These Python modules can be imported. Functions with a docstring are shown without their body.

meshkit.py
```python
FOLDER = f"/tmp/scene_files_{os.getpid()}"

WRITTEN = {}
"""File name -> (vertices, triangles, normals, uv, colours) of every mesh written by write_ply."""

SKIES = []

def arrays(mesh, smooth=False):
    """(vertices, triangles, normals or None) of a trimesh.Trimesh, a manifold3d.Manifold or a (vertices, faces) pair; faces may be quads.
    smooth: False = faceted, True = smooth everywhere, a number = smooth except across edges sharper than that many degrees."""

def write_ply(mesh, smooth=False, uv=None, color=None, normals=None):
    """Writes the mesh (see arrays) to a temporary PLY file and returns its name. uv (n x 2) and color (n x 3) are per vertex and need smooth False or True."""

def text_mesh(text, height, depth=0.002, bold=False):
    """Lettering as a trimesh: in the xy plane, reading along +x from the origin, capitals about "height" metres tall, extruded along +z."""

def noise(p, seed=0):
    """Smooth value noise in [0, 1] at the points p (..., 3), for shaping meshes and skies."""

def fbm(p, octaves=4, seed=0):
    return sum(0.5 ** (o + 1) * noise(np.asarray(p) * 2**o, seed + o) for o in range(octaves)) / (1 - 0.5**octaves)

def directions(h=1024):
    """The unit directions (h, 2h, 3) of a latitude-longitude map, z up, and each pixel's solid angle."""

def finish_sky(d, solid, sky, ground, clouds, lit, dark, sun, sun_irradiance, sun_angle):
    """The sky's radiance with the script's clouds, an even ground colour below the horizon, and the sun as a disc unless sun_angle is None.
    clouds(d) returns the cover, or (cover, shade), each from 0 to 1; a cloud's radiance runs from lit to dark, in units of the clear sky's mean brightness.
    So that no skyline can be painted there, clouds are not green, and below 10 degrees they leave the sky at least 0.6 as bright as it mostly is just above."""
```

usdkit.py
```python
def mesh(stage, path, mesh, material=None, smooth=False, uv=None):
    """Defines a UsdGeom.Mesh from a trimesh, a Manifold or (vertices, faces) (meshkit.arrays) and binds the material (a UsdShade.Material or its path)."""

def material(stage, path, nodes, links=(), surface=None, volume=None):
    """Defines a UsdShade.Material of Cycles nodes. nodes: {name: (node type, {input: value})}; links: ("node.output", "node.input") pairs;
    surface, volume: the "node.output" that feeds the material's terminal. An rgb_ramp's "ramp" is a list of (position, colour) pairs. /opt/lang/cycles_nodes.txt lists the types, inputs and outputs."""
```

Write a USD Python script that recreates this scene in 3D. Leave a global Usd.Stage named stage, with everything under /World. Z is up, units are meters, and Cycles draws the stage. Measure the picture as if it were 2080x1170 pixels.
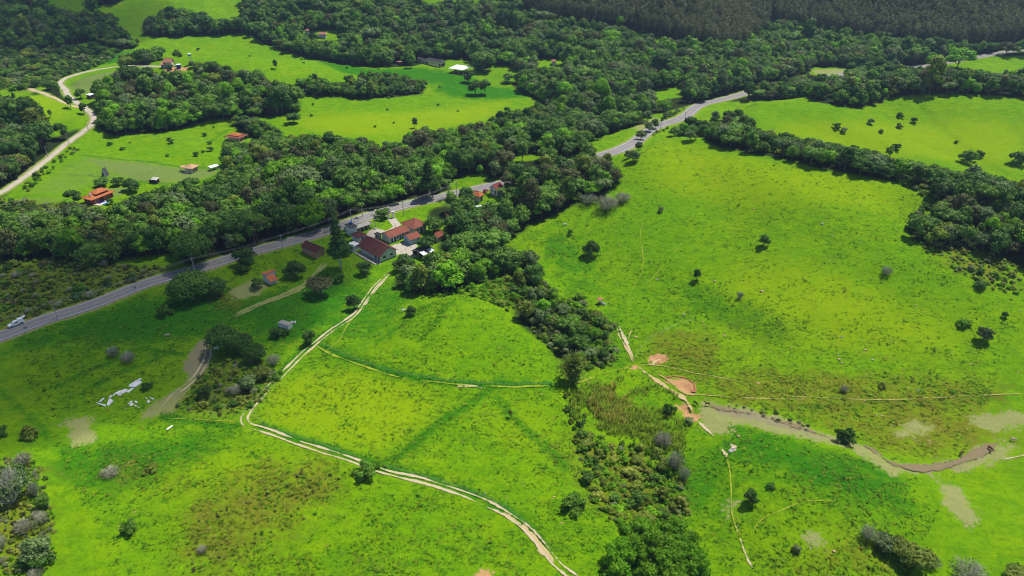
import math, random
import numpy as np
import trimesh
import usdkit, meshkit
from scipy import ndimage
from scipy.spatial import cKDTree
from PIL import Image, ImageDraw
from pxr import Usd, UsdGeom, UsdLux, UsdShade, Gf, Sdf, Vt

stage = Usd.Stage.CreateInMemory()
UsdGeom.SetStageUpAxis(stage, UsdGeom.Tokens.z)
UsdGeom.SetStageMetersPerUnit(stage, 1.0)
W = UsdGeom.Xform.Define(stage, '/World').GetPrim()
stage.SetDefaultPrim(W)
UsdGeom.Scope.Define(stage, '/World/Looks')
rng = np.random.default_rng(7)
random.seed(7)

# ------------------------------------------------------------------ camera, sky, sun, exposure
CAM_Z, PITCH, FPX = 140.0, math.radians(30.0), 1405.0
EXPOSURE = 0.36
SUN_EL, SUN_AZ = math.radians(63.0), math.atan2(0.75, 0.62)
SUN_INT, SKY_STR = 1.15, 0.085
HAZE, HAZE_COLOR = 0.00008, (0.50, 0.70, 1.0)
CLOUD_Z = 480.0        # ground spot under each cloud's shadow, half length, half width, direction, density
CLOUDS = [(-150, 228, 140, 84, 0.72, 0.036), (-190, 905, 230, 110, 0.0, 0.035), (600, 850, 170, 110, 0.1, 0.030), (-540, 740, 230, 150, 0.1, 0.020)]
cam = UsdGeom.Camera.Define(stage, '/World/camera')
cam.CreateHorizontalApertureAttr(36.0)
cam.CreateVerticalApertureAttr(36.0 * 9 / 16)
cam.CreateFocalLengthAttr(36.0 * FPX / 2080.0)
cam.CreateClippingRangeAttr((0.5, 20000.0))
cam.CreateExposureAttr(EXPOSURE)
cam.AddTranslateOp().Set(Gf.Vec3d(0, 0, CAM_Z))
cam.AddRotateXOp().Set(90.0 - math.degrees(PITCH))

sun_dir = np.array([math.sin(SUN_AZ) * math.cos(SUN_EL), math.cos(SUN_AZ) * math.cos(SUN_EL), math.sin(SUN_EL)])
dome = UsdLux.DomeLight.Define(stage, '/World/sky')
dome.GetPrim().SetCustomDataByKey('kind', 'structure')
skym = usdkit.material(stage, '/World/Looks/sky', {
    's': ('sky_texture', {'sky_type': 'single_scattering', 'sun_disc': False, 'sun_elevation': SUN_EL, 'sun_rotation': SUN_AZ, 'altitude': 700.0}),
    'b': ('background_shader', {'strength': SKY_STR})}, [('s.color', 'b.color')], surface='b.background')
UsdShade.MaterialBindingAPI.Apply(dome.GetPrim()).Bind(skym)
sun = UsdLux.DistantLight.Define(stage, '/World/sun')
sun.CreateIntensityAttr(SUN_INT)
sun.CreateAngleAttr(0.53)
sun.CreateNormalizeAttr(True)
sun.CreateColorAttr(Gf.Vec3f(1.0, 0.95, 0.86))
_m = Gf.Matrix4d().SetRotate(Gf.Rotation(Gf.Vec3d(0, 0, 1), Gf.Vec3d(*map(float, sun_dir))))
sun.AddTransformOp().Set(_m)

# ------------------------------------------------------------------ scene helpers
_names = {}


def numbered(name, parent='/World'):
    k = (parent, name)
    n = _names.get(k, 0)
    _names[k] = n + 1
    return name if n == 0 else f'{name}_{n:03d}'


def tag(p, label=None, cat=None, group=None, kind=None):
    p = p.GetPrim() if hasattr(p, 'GetPrim') else p
    for k, v in (('label', label), ('category', cat), ('group', group), ('kind', kind)):
        if v:
            p.SetCustomDataByKey(k, v)
    return p


def arr(m):
    if isinstance(m, tuple):
        return np.asarray(m[0], float), np.asarray(m[1], int)
    return np.asarray(m.vertices, float), np.asarray(m.faces, int)


def raw_mesh(path, v, f, mat, normals=None, primvars=None):
    m = UsdGeom.Mesh.Define(stage, path)
    m.CreatePointsAttr(Vt.Vec3fArray.FromNumpy(np.ascontiguousarray(v, np.float32)))
    m.CreateFaceVertexCountsAttr(Vt.IntArray.FromNumpy(np.full(len(f), 3, np.int32)))
    m.CreateFaceVertexIndicesAttr(Vt.IntArray.FromNumpy(np.ascontiguousarray(f, np.int32).ravel()))
    m.CreateSubdivisionSchemeAttr('none')
    m.CreateDoubleSidedAttr(True)
    if normals is not None:
        m.CreateNormalsAttr(Vt.Vec3fArray.FromNumpy(np.ascontiguousarray(normals, np.float32)))
        m.SetNormalsInterpolation('vertex')
    for k, a in (primvars or {}).items():
        UsdGeom.PrimvarsAPI(m).CreatePrimvar(k, Sdf.ValueTypeNames.FloatArray, 'vertex').Set(Vt.FloatArray.FromNumpy(np.ascontiguousarray(a, np.float32)))
    UsdShade.MaterialBindingAPI.Apply(m.GetPrim()).Bind(mat)
    return m.GetPrim()


def path_of(parent):
    return '/World' if parent is None else (parent if isinstance(parent, str) else str(parent.GetPath()))


def obj(name, m, mat, parent=None, label=None, cat=None, group=None, kind=None, smooth=False):
    pp = path_of(parent)
    v, f = arr(m)
    p = usdkit.mesh(stage, f'{pp}/{numbered(name, pp)}', (v, f), mat, smooth=smooth).GetPrim()
    return tag(p, label, cat, group, kind)


def thing(name, label, cat, loc=(0, 0, 0), rotz=0.0, group=None, kind=None, scale=None, parent='/World'):
    x = UsdGeom.Xform.Define(stage, f'{parent}/{numbered(name, parent)}')
    x.AddTranslateOp().Set(Gf.Vec3d(*map(float, loc)))
    if rotz:
        x.AddRotateZOp().Set(math.degrees(rotz))
    if scale is not None:
        x.AddScaleOp().Set(Gf.Vec3f(*map(float, scale)))
    return tag(x, label, cat, group, kind)


def place(cls, name, label, cat, loc, rotz, scale, group=None, tilt=0.0):
    x = UsdGeom.Xform.Define(stage, f'/World/{numbered(name)}')
    x.GetPrim().GetReferences().AddInternalReference(cls)
    x.GetPrim().SetInstanceable(True)
    x.AddTranslateOp().Set(Gf.Vec3d(*map(float, loc)))
    x.AddRotateZOp().Set(math.degrees(rotz))
    if tilt:
        x.AddRotateXOp().Set(tilt)
    x.AddScaleOp().Set(Gf.Vec3f(*map(float, scale)))
    return tag(x, label, cat, group)


def klass(name):
    p = stage.CreateClassPrim(f'/World/{name}_form')
    p.SetTypeName('Xform')
    return p


def cat_mesh(parts):
    vs, fs, n = [], [], 0
    for m in parts:
        v, f = arr(m)
        vs.append(v)
        fs.append(f + n)
        n += len(v)
    return np.vstack(vs), np.vstack(fs)


def box(x0, y0, z0, x1, y1, z1):
    b = trimesh.creation.box([abs(x1 - x0), abs(y1 - y0), abs(z1 - z0)])
    b.apply_translation([(x0 + x1) / 2, (y0 + y1) / 2, (z0 + z1) / 2])
    return b


def tube(points, radii, sides=6, cap=True):
    p = np.asarray(points, float)
    r = np.broadcast_to(np.asarray(radii, float), (len(p),))
    t = np.gradient(p, axis=0)
    t /= np.linalg.norm(t, axis=1, keepdims=True) + 1e-9
    ref = np.where(np.abs(t[:, 2:]) < 0.9, [[0, 0, 1.0]], [[1.0, 0, 0]])
    a = np.cross(t, ref)
    a /= np.linalg.norm(a, axis=1, keepdims=True) + 1e-9
    b = np.cross(t, a)
    ang = np.arange(sides) * 2 * np.pi / sides
    v = p[:, None] + r[:, None, None] * (np.cos(ang)[None, :, None] * a[:, None] + np.sin(ang)[None, :, None] * b[:, None])
    v = v.reshape(-1, 3)
    f = []
    for i in range(len(p) - 1):
        for j in range(sides):
            k = (j + 1) % sides
            f += [[i * sides + j, i * sides + k, (i + 1) * sides + k], [i * sides + j, (i + 1) * sides + k, (i + 1) * sides + j]]
    if cap:
        n = len(v)
        v = np.vstack([v, p[:1], p[-1:]])
        e = (len(p) - 1) * sides
        for j in range(sides):
            k = (j + 1) % sides
            f += [[n, k, j], [n + 1, e + j, e + k]]
    return v, np.array(f)


# ------------------------------------------------------------------ camera rays and terrain height
F_ = np.array([0, math.cos(PITCH), -math.sin(PITCH)])
U_ = np.array([0, math.sin(PITCH), math.cos(PITCH)])


def rays(px, py):
    px, py = np.asarray(px, float), np.asarray(py, float)
    return FPX * F_[None] + (px - 1040)[:, None] * np.array([[1.0, 0, 0]]) + (585 - py)[:, None] * U_[None]


def flat(px, py, z=0.0):
    d = rays([px], [py])[0]
    t = (CAM_Z - z) / -d[2]
    return d[0] * t, d[1] * t


def vnoise(x, y, seed=0):
    xi, yi = np.floor(x).astype(np.int64), np.floor(y).astype(np.int64)
    xf, yf = x - xi, y - yi
    u, v = xf * xf * xf * (xf * (xf * 6 - 15) + 10), yf * yf * yf * (yf * (yf * 6 - 15) + 10)

    def h(a, b):
        n = (a * 374761393 + b * 668265263 + seed * 1442695041) & 0x7fffffff
        n = ((n ^ (n >> 13)) * 1274126177) & 0x7fffffff
        return ((n ^ (n >> 16)) & 0xffff) / 32767.5 - 1.0
    return (h(xi, yi) * (1 - u) + h(xi + 1, yi) * u) * (1 - v) + (h(xi, yi + 1) * (1 - u) + h(xi + 1, yi + 1) * u) * v


def gauss(x, y, x0, y0, h, sx, sy, ang=0.0):
    c, s = math.cos(ang), math.sin(ang)
    u, v = (x - x0) * c + (y - y0) * s, -(x - x0) * s + (y - y0) * c
    return h * np.exp(-(u / sx) ** 2 - (v / sy) ** 2)


def ridge(x, y, pts, front, back):
    """pts: (x, y, height); the front is the side nearer the camera."""
    best, out = np.full(x.shape, 1e9), np.zeros(x.shape)
    for (ax, ay, ah), (bx, by, bh) in zip(pts[:-1], pts[1:]):
        dx, dy = bx - ax, by - ay
        L2 = dx * dx + dy * dy
        t = np.clip(((x - ax) * dx + (y - ay) * dy) / L2, 0, 1)
        qx, qy = x - (ax + t * dx), y - (ay + t * dy)
        d = np.hypot(qx, qy)
        side = dx * qy - dy * qx
        side = side / (math.sqrt(L2) * (d + 1e-6))
        s = front + (back - front) * (0.5 + 0.5 * np.clip(side * 1.6, -1, 1))
        hh = (ah + t * (bh - ah)) * np.exp(-(d / s) ** 2)
        m = d < best
        best = np.where(m, d, best)
        out = np.where(m, hh, out)
    return out


def base_height(x, y):
    h = np.zeros(x.shape)
    h = h + ridge(x, y, [(66, 372, 15), (81, 358, 23), (115, 340, 26), (152, 308, 26), (188, 289, 26), (214, 268, 25), (300, 215, 20)], 84, 40)
    h = h + ridge(x, y, [(140, 455, 10), (160, 446, 19), (196, 454, 22), (238, 462, 18), (262, 470, 22), (300, 468, 23), (345, 466, 23), (460, 460, 24)], 62, 36)
    h = h + gauss(x, y, -16, 215, 7.0, 34, 30)
    h = h + gauss(x, y, 86, 132, 5.5, 30, 22)
    h = h + gauss(x, y, -62, 128, 3.5, 40, 22)
    h = h + gauss(x, y, -140, 120, 8.0, 36, 40)
    h = h + gauss(x, y, -345, 455, 16, 62, 46, 0.2)
    h = h + gauss(x, y, -238, 560, 25, 95, 56, 0.1)
    h = h + gauss(x, y, 105, 890, 105, 112, 150)
    h = h + gauss(x, y, 455, 890, 118, 128, 135)
    h = h + gauss(x, y, 800, 950, 120, 220, 150)
    h = h + gauss(x, y, -130, 1010, 95, 150, 190)
    h = h + gauss(x, y, -420, 980, 85, 190, 210)
    h = h + gauss(x, y, -760, 900, 75, 220, 210)
    h = h - gauss(x, y, 28, 222, 4.0, 26, 40, 0.3)
    h = h - gauss(x, y, 42, 150, 3.0, 16, 40)
    h = h + 1.4 * vnoise(x / 62, y / 62, 1) + 0.9 * vnoise(x / 24, y / 24, 2) + 0.26 * vnoise(x / 8, y / 8, 3)
    h = h + 8.0 * np.clip((y - 700) / 80, 0, 1) * vnoise(x / 78, y / 95, 14)
    fold = gauss(x, y, 130, 270, 1.0, 120, 70)
    h = h + fold * (2.4 * vnoise((x + 0.5 * y) / 34, (y - 0.3 * x) / 90, 12))
    return h


HX0, HY0, HS = -1300.0, -200.0, 2.0
_gx, _gy = np.arange(HX0, 1300, HS), np.arange(HY0, 1600, HS)
HM = base_height(*np.meshgrid(_gx, _gy))


def hgt(x, y):
    x, y = np.asarray(x, float), np.asarray(y, float)
    r = ndimage.map_coordinates(HM, [np.atleast_1d((y - HY0) / HS), np.atleast_1d((x - HX0) / HS)], order=1, mode='nearest')
    return r if x.ndim else r[0]


def at_many(px, py, lift=0.0):
    d = rays(px, py)
    n = len(d)
    t0, t1 = np.full(n, 0.06), np.full(n, np.nan)
    prev = t0.copy()
    done = np.zeros(n, bool)
    t = t0.copy()
    for _ in range(700):
        t = t * 1.005
        z = CAM_Z + d[:, 2] * t
        below = (z < hgt(d[:, 0] * t, d[:, 1] * t) + lift) & ~done
        t1[below], t0[below] = t[below], prev[below]
        done |= below
        prev = t.copy()
        if done.all():
            break
    t1 = np.where(done, t1, 1.6)
    t0 = np.where(done, t0, 1.6)
    for _ in range(14):
        m = (t0 + t1) / 2
        b = CAM_Z + d[:, 2] * m < hgt(d[:, 0] * m, d[:, 1] * m) + lift
        t1, t0 = np.where(b, m, t1), np.where(b, t0, m)
    return d * t1[:, None] + np.array([0, 0, CAM_Z])


def at(px, py, lift=0.0):
    p = at_many([px], [py], lift)[0]
    return np.array([p[0], p[1], float(hgt(p[0], p[1]))])


def poly_at(pts, lift=0.0):
    a = np.array(pts, float)
    return at_many(a[:, 0], a[:, 1], lift)[:, :2]


def depth_of(p):
    return float((np.asarray(p, float) - [0, 0, CAM_Z]) @ F_)


def to_px(p):
    q = np.asarray(p, float) - [0, 0, CAM_Z]
    d = q @ F_
    return 1040 + q[..., 0] / d * FPX, 585 - (q @ U_) / d * FPX, d


def spline(xy, step):
    xy = np.asarray(xy, float)
    s = np.r_[0, np.cumsum(np.hypot(*np.diff(xy, axis=0).T))]
    from scipy.interpolate import PchipInterpolator
    n = max(3, int(s[-1] / step))
    q = np.linspace(0, s[-1], n)
    out = np.stack([PchipInterpolator(s, xy[:, 0])(q), PchipInterpolator(s, xy[:, 1])(q)], 1)
    k = max(1, int(4 / step))
    if n > 4 * k:
        out = np.stack([ndimage.uniform_filter1d(out[:, i], k, mode='nearest') for i in (0, 1)], 1)
    return out, q


# ------------------------------------------------------------------ roads: lines on the ground, the ground levelled under them
HIGHWAY = [(-230, 775), (-120, 727), (0, 681), (80, 655), (190, 616), (300, 577), (400, 546), (500, 517), (575, 495), (650, 472), (715, 451), (770, 434), (830, 418), (880, 406),
           (930, 394), (1000, 377), (1065, 361), (1130, 344), (1200, 322), (1260, 297), (1330, 262), (1385, 235), (1425, 215)]
hw = [tuple(r) for r in poly_at(HIGHWAY)]
hw += [flat(1500, 192, 2), flat(1600, 166, 2), flat(1720, 147, 2), flat(1840, 135, 2), flat(1960, 126, 2), flat(2080, 116, 2), flat(2300, 98, 2)]
HW, _ = spline(hw, 1.5)
DIRT = [(-30, 408), (12, 386), (44, 364), (95, 325), (140, 291), (178, 264), (189, 248), (184, 228), (168, 214), (148, 200), (131, 180), (123, 170), (134, 160), (165, 150), (230, 138), (300, 132), (335, 134)]
DR, _ = spline(poly_at(DIRT), 1.5)
DIRT2 = [(60, 180), (85, 188), (115, 200), (142, 211), (168, 214)]
DR2, _ = spline(poly_at(DIRT2), 1.5)


def level(line, inner, outer):
    global HM
    z = ndimage.gaussian_filter1d(hgt(line[:, 0], line[:, 1]), 14, mode='nearest')
    lo, hi = line.min(0) - outer, line.max(0) + outer
    ix = np.where((_gx > lo[0]) & (_gx < hi[0]))[0]
    iy = np.where((_gy > lo[1]) & (_gy < hi[1]))[0]
    X, Y = np.meshgrid(_gx[ix], _gy[iy])
    d, k = cKDTree(line).query(np.stack([X.ravel(), Y.ravel()], 1), distance_upper_bound=outer)
    ok = np.isfinite(d)
    w = np.zeros(len(d))
    s = np.clip((outer - d[ok]) / (outer - inner), 0, 1)
    w[ok] = s * s * (3 - 2 * s)
    zz = np.zeros(len(d))
    zz[ok] = z[k[ok]]
    sub = HM[np.ix_(iy, ix)].ravel()
    HM[np.ix_(iy, ix)] = (sub * (1 - w) + zz * w).reshape(X.shape)


level(HW, 7.0, 18.0)
level(DR, 4.0, 10.0)
HW_TREE, DR_TREE = cKDTree(HW), cKDTree(np.vstack([DR, DR2]))

# ------------------------------------------------------------------ air: thin haze over the valley, fair-weather clouds above it
def build_air():
    hz = usdkit.material(stage, '/World/Looks/haze', {'v': ('principled_volume', {'color': HAZE_COLOR, 'density': HAZE, 'anisotropy': 0.2})}, volume='v.volume')
    zb, zt = float(HM.min()) - 60.0, 290.0
    obj('haze', box(-9000, -9000, zb, 9000, 9000, zt), hz, kind='stuff')
    r = np.random.default_rng(3)
    import manifold3d as m3
    for gx, gy, a, b, ang, dens in CLOUDS:
        off = (CLOUD_Z + 20) / math.tan(SUN_EL)
        cx, cy = gx + off * math.sin(SUN_AZ), gy + off * math.cos(SUN_AZ)
        body = m3.Manifold()
        for k in range(16):
            u, w = (0, 0) if k == 0 else (math.sqrt(r.uniform(0.05, 1)), r.uniform(0, 2 * math.pi))
            x, y = a * 0.72 * u * math.cos(w), b * 0.72 * u * math.sin(w)
            s = (0.62 - 0.30 * u) * min(a, b) * r.uniform(0.85, 1.2)
            X, Y = x * math.cos(ang) - y * math.sin(ang), x * math.sin(ang) + y * math.cos(ang)
            body = body + m3.Manifold.sphere(1.0, 20).scale((s, s, 0.42 * s)).translate((X, Y, 0.12 * s))
        mm = body.to_mesh()
        cm = usdkit.material(stage, f'/World/Looks/cloud_{round(dens * 1000)}', {'v': ('principled_volume', {'color': (0.97, 0.97, 0.97), 'density': dens, 'anisotropy': 0.3})}, volume='v.volume')
        c = obj('cloud', trimesh.Trimesh(np.array(mm.vert_properties)[:, :3], np.array(mm.tri_verts)).apply_translation([cx, cy, CLOUD_Z]), cm, kind='structure')


build_air()

# ------------------------------------------------------------------ material helpers
_mats = {}


def fbm_node(scale, detail=3.0, rough=0.55, vec='geo.position'):
    return ('noise_texture', {'scale': scale, 'detail': detail, 'roughness': rough})


def surf(name, col, col2=None, scale=2.0, rough=0.85, spec=0.25, metallic=0.0, bump=0.0, bump_scale=None, stain=None, stain_amt=0.35):
    """A weathered surface: two colours mixed by noise, a darker stain at a larger scale, fine relief."""
    if name in _mats:
        return _mats[name]
    col2 = col2 or tuple(c * 0.72 for c in col)
    stain = stain or tuple(c * 0.5 for c in col)
    n = {'geo': ('texture_coordinate', {}),
         'n1': ('noise_texture', {'scale': scale, 'detail': 4.0, 'roughness': 0.6}),
         'n2': ('noise_texture', {'scale': scale * 0.18, 'detail': 3.0, 'roughness': 0.6}),
         'r1': ('map_range', {'from_min': 0.3, 'from_max': 0.7, 'to_min': 0.0, 'to_max': 1.0, 'clamp': True}),
         'r2': ('map_range', {'from_min': 0.5, 'from_max': 0.75, 'to_min': 0.0, 'to_max': stain_amt, 'clamp': True}),
         'm1': ('mix_color', {'a': col, 'b': col2}),
         'm2': ('mix_color', {'b': stain}),
         'p': ('principled_bsdf', {'roughness': rough, 'specular_ior_level': spec, 'metallic': metallic})}
    l = [('geo.object', 'n1.vector'), ('geo.object', 'n2.vector'), ('n1.fac', 'r1.value'), ('n2.fac', 'r2.value'), ('r1.result', 'm1.fac'),
         ('m1.result', 'm2.a'), ('r2.result', 'm2.fac'), ('m2.result', 'p.base_color')]
    if bump:
        n['n3'] = ('noise_texture', {'scale': bump_scale or scale * 6, 'detail': 3.0})
        n['b'] = ('bump', {'strength': bump, 'distance': 0.05})
        l += [('geo.object', 'n3.vector'), ('n3.fac', 'b.height'), ('b.normal', 'p.normal')]
    _mats[name] = usdkit.material(stage, f'/World/Looks/{name}', n, l, surface='p.BSDF')
    return _mats[name]


def roof_mat(name, col, col2, stain, pitch=0.45, axis='x', rough=0.9):
    """Rows of clay tiles or corrugated sheet: a fine wave for relief, patchy colour, lichen stains."""
    n = {'geo': ('texture_coordinate', {}), 'sep': ('separate_xyz', {}),
         'k': ('math', {'math_type': 'multiply', 'value2': 2 * math.pi / pitch}), 's': ('math', {'math_type': 'sine'}),
         'n1': ('noise_texture', {'scale': 3.5, 'detail': 4.0, 'roughness': 0.65}), 'n2': ('noise_texture', {'scale': 0.35, 'detail': 4.0, 'roughness': 0.6}),
         'r1': ('map_range', {'from_min': 0.33, 'from_max': 0.68, 'to_min': 0.0, 'to_max': 1.0, 'clamp': True}),
         'r2': ('map_range', {'from_min': 0.45, 'from_max': 0.72, 'to_min': 0.0, 'to_max': 0.65, 'clamp': True}),
         'm1': ('mix_color', {'a': col, 'b': col2}), 'm2': ('mix_color', {'b': stain}),
         'b': ('bump', {'strength': 0.7, 'distance': 0.06}),
         'p': ('principled_bsdf', {'roughness': rough, 'specular_ior_level': 0.2})}
    l = [('geo.object', 'sep.vector'), (f'sep.{axis}', 'k.value1'), ('k.value', 's.value1'), ('geo.object', 'n1.vector'), ('geo.object', 'n2.vector'),
         ('n1.fac', 'r1.value'), ('n2.fac', 'r2.value'), ('r1.result', 'm1.fac'), ('m1.result', 'm2.a'), ('r2.result', 'm2.fac'), ('m2.result', 'p.base_color'),
         ('s.value', 'b.height'), ('b.normal', 'p.normal')]
    _mats[name] = usdkit.material(stage, f'/World/Looks/{name}', n, l, surface='p.BSDF')
    return _mats[name]


def leaf_mat(name, a, b, c, trans=0.3, scale=0.22, rough=0.55):
    """Leaves: three tones mixed by noise at the size of a branch and of a tree, some light through the blade."""
    n = {'geo': ('geometry', {}), 'oi': ('object_info', {}),
         'n1': ('noise_texture', {'scale': scale, 'detail': 2.0, 'roughness': 0.5}),
         'n2': ('noise_texture', {'scale': scale * 7, 'detail': 2.0, 'roughness': 0.6}),
         'r1': ('map_range', {'from_min': 0.32, 'from_max': 0.68, 'to_min': 0.0, 'to_max': 1.0, 'clamp': True}),
         'r2': ('map_range', {'from_min': 0.45, 'from_max': 0.75, 'to_min': 0.0, 'to_max': 0.85, 'clamp': True}),
         'm1': ('mix_color', {'a': a, 'b': b}), 'm2': ('mix_color', {'b': c}),
         'v': ('map_range', {'from_min': 0.0, 'from_max': 1.0, 'to_min': 0.72, 'to_max': 1.25}), 'h': ('hsv', {}),
         'p': ('principled_bsdf', {'roughness': rough, 'specular_ior_level': 0.12}), 't': ('translucent_bsdf', {}), 'x': ('mix_closure', {'fac': trans})}
    l = [('geo.position', 'n1.vector'), ('geo.position', 'n2.vector'), ('n1.fac', 'r1.value'), ('n2.fac', 'r2.value'), ('r1.result', 'm1.fac'),
         ('m1.result', 'm2.a'), ('r2.result', 'm2.fac'), ('m2.result', 'h.color'), ('oi.random', 'v.value'), ('v.result', 'h.value'),
         ('h.color', 'p.base_color'), ('h.color', 't.color'), ('p.BSDF', 'x.closure1'), ('t.BSDF', 'x.closure2')]
    _mats[name] = usdkit.material(stage, f'/World/Looks/{name}', n, l, surface='x.closure')
    return _mats[name]


# ------------------------------------------------------------------ land cover: what grows or lies where, on the ground plan (1 m cells)
LX0, LY0, LS, LW, LH = -820.0, 50.0, 1.0, 1640, 1250
COVER = {}
FOREST = {
    'belt': [(0, 450), (60, 440), (150, 420), (235, 430), (290, 405), (400, 370), (455, 335), (462, 305), (540, 283), (640, 280), (720, 290), (810, 294), (860, 272), (950, 268), (1020, 240), (1120, 212),
             (1200, 235), (1290, 230), (1320, 235), (1300, 262), (1230, 262), (1190, 300), (1140, 330), (1060, 345), (1000, 352), (950, 368), (900, 388), (850, 400), (780, 418), (700, 438),
             (640, 452), (560, 478), (480, 505), (430, 522), (380, 526), (360, 500), (250, 512), (160, 528), (120, 512), (60, 516), (0, 520)],
    'lower_belt': [(850, 415), (905, 404), (940, 415), (960, 428), (1010, 402), (1030, 372), (1050, 352), (1130, 328), (1215, 305), (1255, 330), (1258, 365), (1210, 390), (1150, 412), (1085, 442), (1035, 475),
                   (1020, 500), (960, 520), (900, 508), (885, 480), (905, 452), (850, 440)],
    'hamlet_edge': [(800, 560), (830, 535), (900, 522), (940, 512), (1010, 508), (1060, 505), (1050, 540), (990, 560), (940, 575), (880, 586), (830, 578)],
    'stream': [(1040, 515), (1085, 520), (1110, 580), (1180, 610), (1240, 680), (1235, 720), (1190, 738), (1140, 715), (1120, 685), (1055, 640), (1040, 600)],
    'gully': [(1385, 247), (1500, 232), (1528, 248), (1545, 280), (1650, 295), (1780, 322), (1900, 350), (1990, 365), (2070, 385), (2120, 395), (2120, 550), (2080, 532), (2000, 495), (1905, 488), (1860, 472),
              (1852, 444), (1900, 420), (1912, 392), (1880, 368), (1780, 347), (1680, 332), (1560, 304), (1480, 290), (1440, 275), (1390, 266)],
    'road_belt': [(1440, 200), (1490, 182), (1560, 164), (1640, 146), (1720, 134), (1820, 132), (1840, 142), (1900, 146), (2000, 152), (2120, 150), (2120, 190), (1850, 184), (1800, 192), (1740, 212), (1660, 198), (1560, 194)],
    'foothill': [(950, 125), (1050, 85), (1035, 20), (1100, 32), (1260, 62), (1340, 84), (1480, 92), (1560, 44), (1640, 56), (1760, 72), (1860, 86), (1990, 92), (2090, 92), (2090, 106), (1950, 116), (1840, 128), (1720, 142), (1600, 160), (1500, 180), (1405, 206),
                 (1330, 224), (1200, 240), (1120, 212), (1085, 192), (1040, 165)],
    'upper': [(495, 0), (1045, -10), (1065, 40), (1040, 90), (1000, 128), (950, 115), (900, 113), (830, 128), (765, 130), (690, 122), (610, 108), (500, 62), (488, 35)],
    'knoll': [(200, 180), (262, 147), (330, 147), (400, 132), (470, 147), (540, 157), (600, 182), (612, 215), (560, 228), (470, 232), (420, 235), (330, 260), (230, 266), (195, 248), (190, 208)],
    'knoll_back': [(250, 122), (320, 104), (395, 116), (430, 128), (400, 130), (330, 124), (255, 130)],
    'far_left': [(-40, 20), (60, 8), (140, 30), (230, 36), (235, 52), (190, 72), (150, 88), (110, 90), (60, 95), (-40, 90)],
    'far_left_row': [(170, 62), (240, 60), (282, 86), (262, 94), (200, 84)],
    'far_patch': [(288, 46), (350, 22), (400, 30), (440, 48), (500, 38), (492, 62), (420, 66), (330, 70), (290, 66)],
    'far_top': [(180, -20), (280, -20), (230, 4), (185, 6)],
    'left_wood': [(-60, 212), (40, 204), (92, 248), (100, 272), (160, 250), (172, 262), (120, 299), (58, 348), (8, 386), (-60, 425)],
    'roadside_left': [(60, 182), (120, 160), (150, 196), (130, 202), (70, 184)],
    'thicket': [(690, 168), (740, 152), (800, 156), (866, 168), (860, 182), (800, 190), (720, 195), (690, 186)],
    'house_side': [(460, 238), (520, 240), (570, 275), (545, 285), (500, 262)],
    'mid_bushes': [(600, 165), (640, 160), (700, 172), (690, 190), (620, 186)],
}
GUMS = {'gum_left': [(1048, -20), (1500, -20), (1562, 38), (1552, 68), (1500, 106), (1440, 93), (1330, 68), (1240, 52), (1120, 38), (1068, 22)],
        'gum_right': [(1535, -20), (2160, -20), (2160, 95), (1960, 98), (1880, 90), (1800, 80), (1700, 70), (1620, 58), (1575, 45)]}
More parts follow.
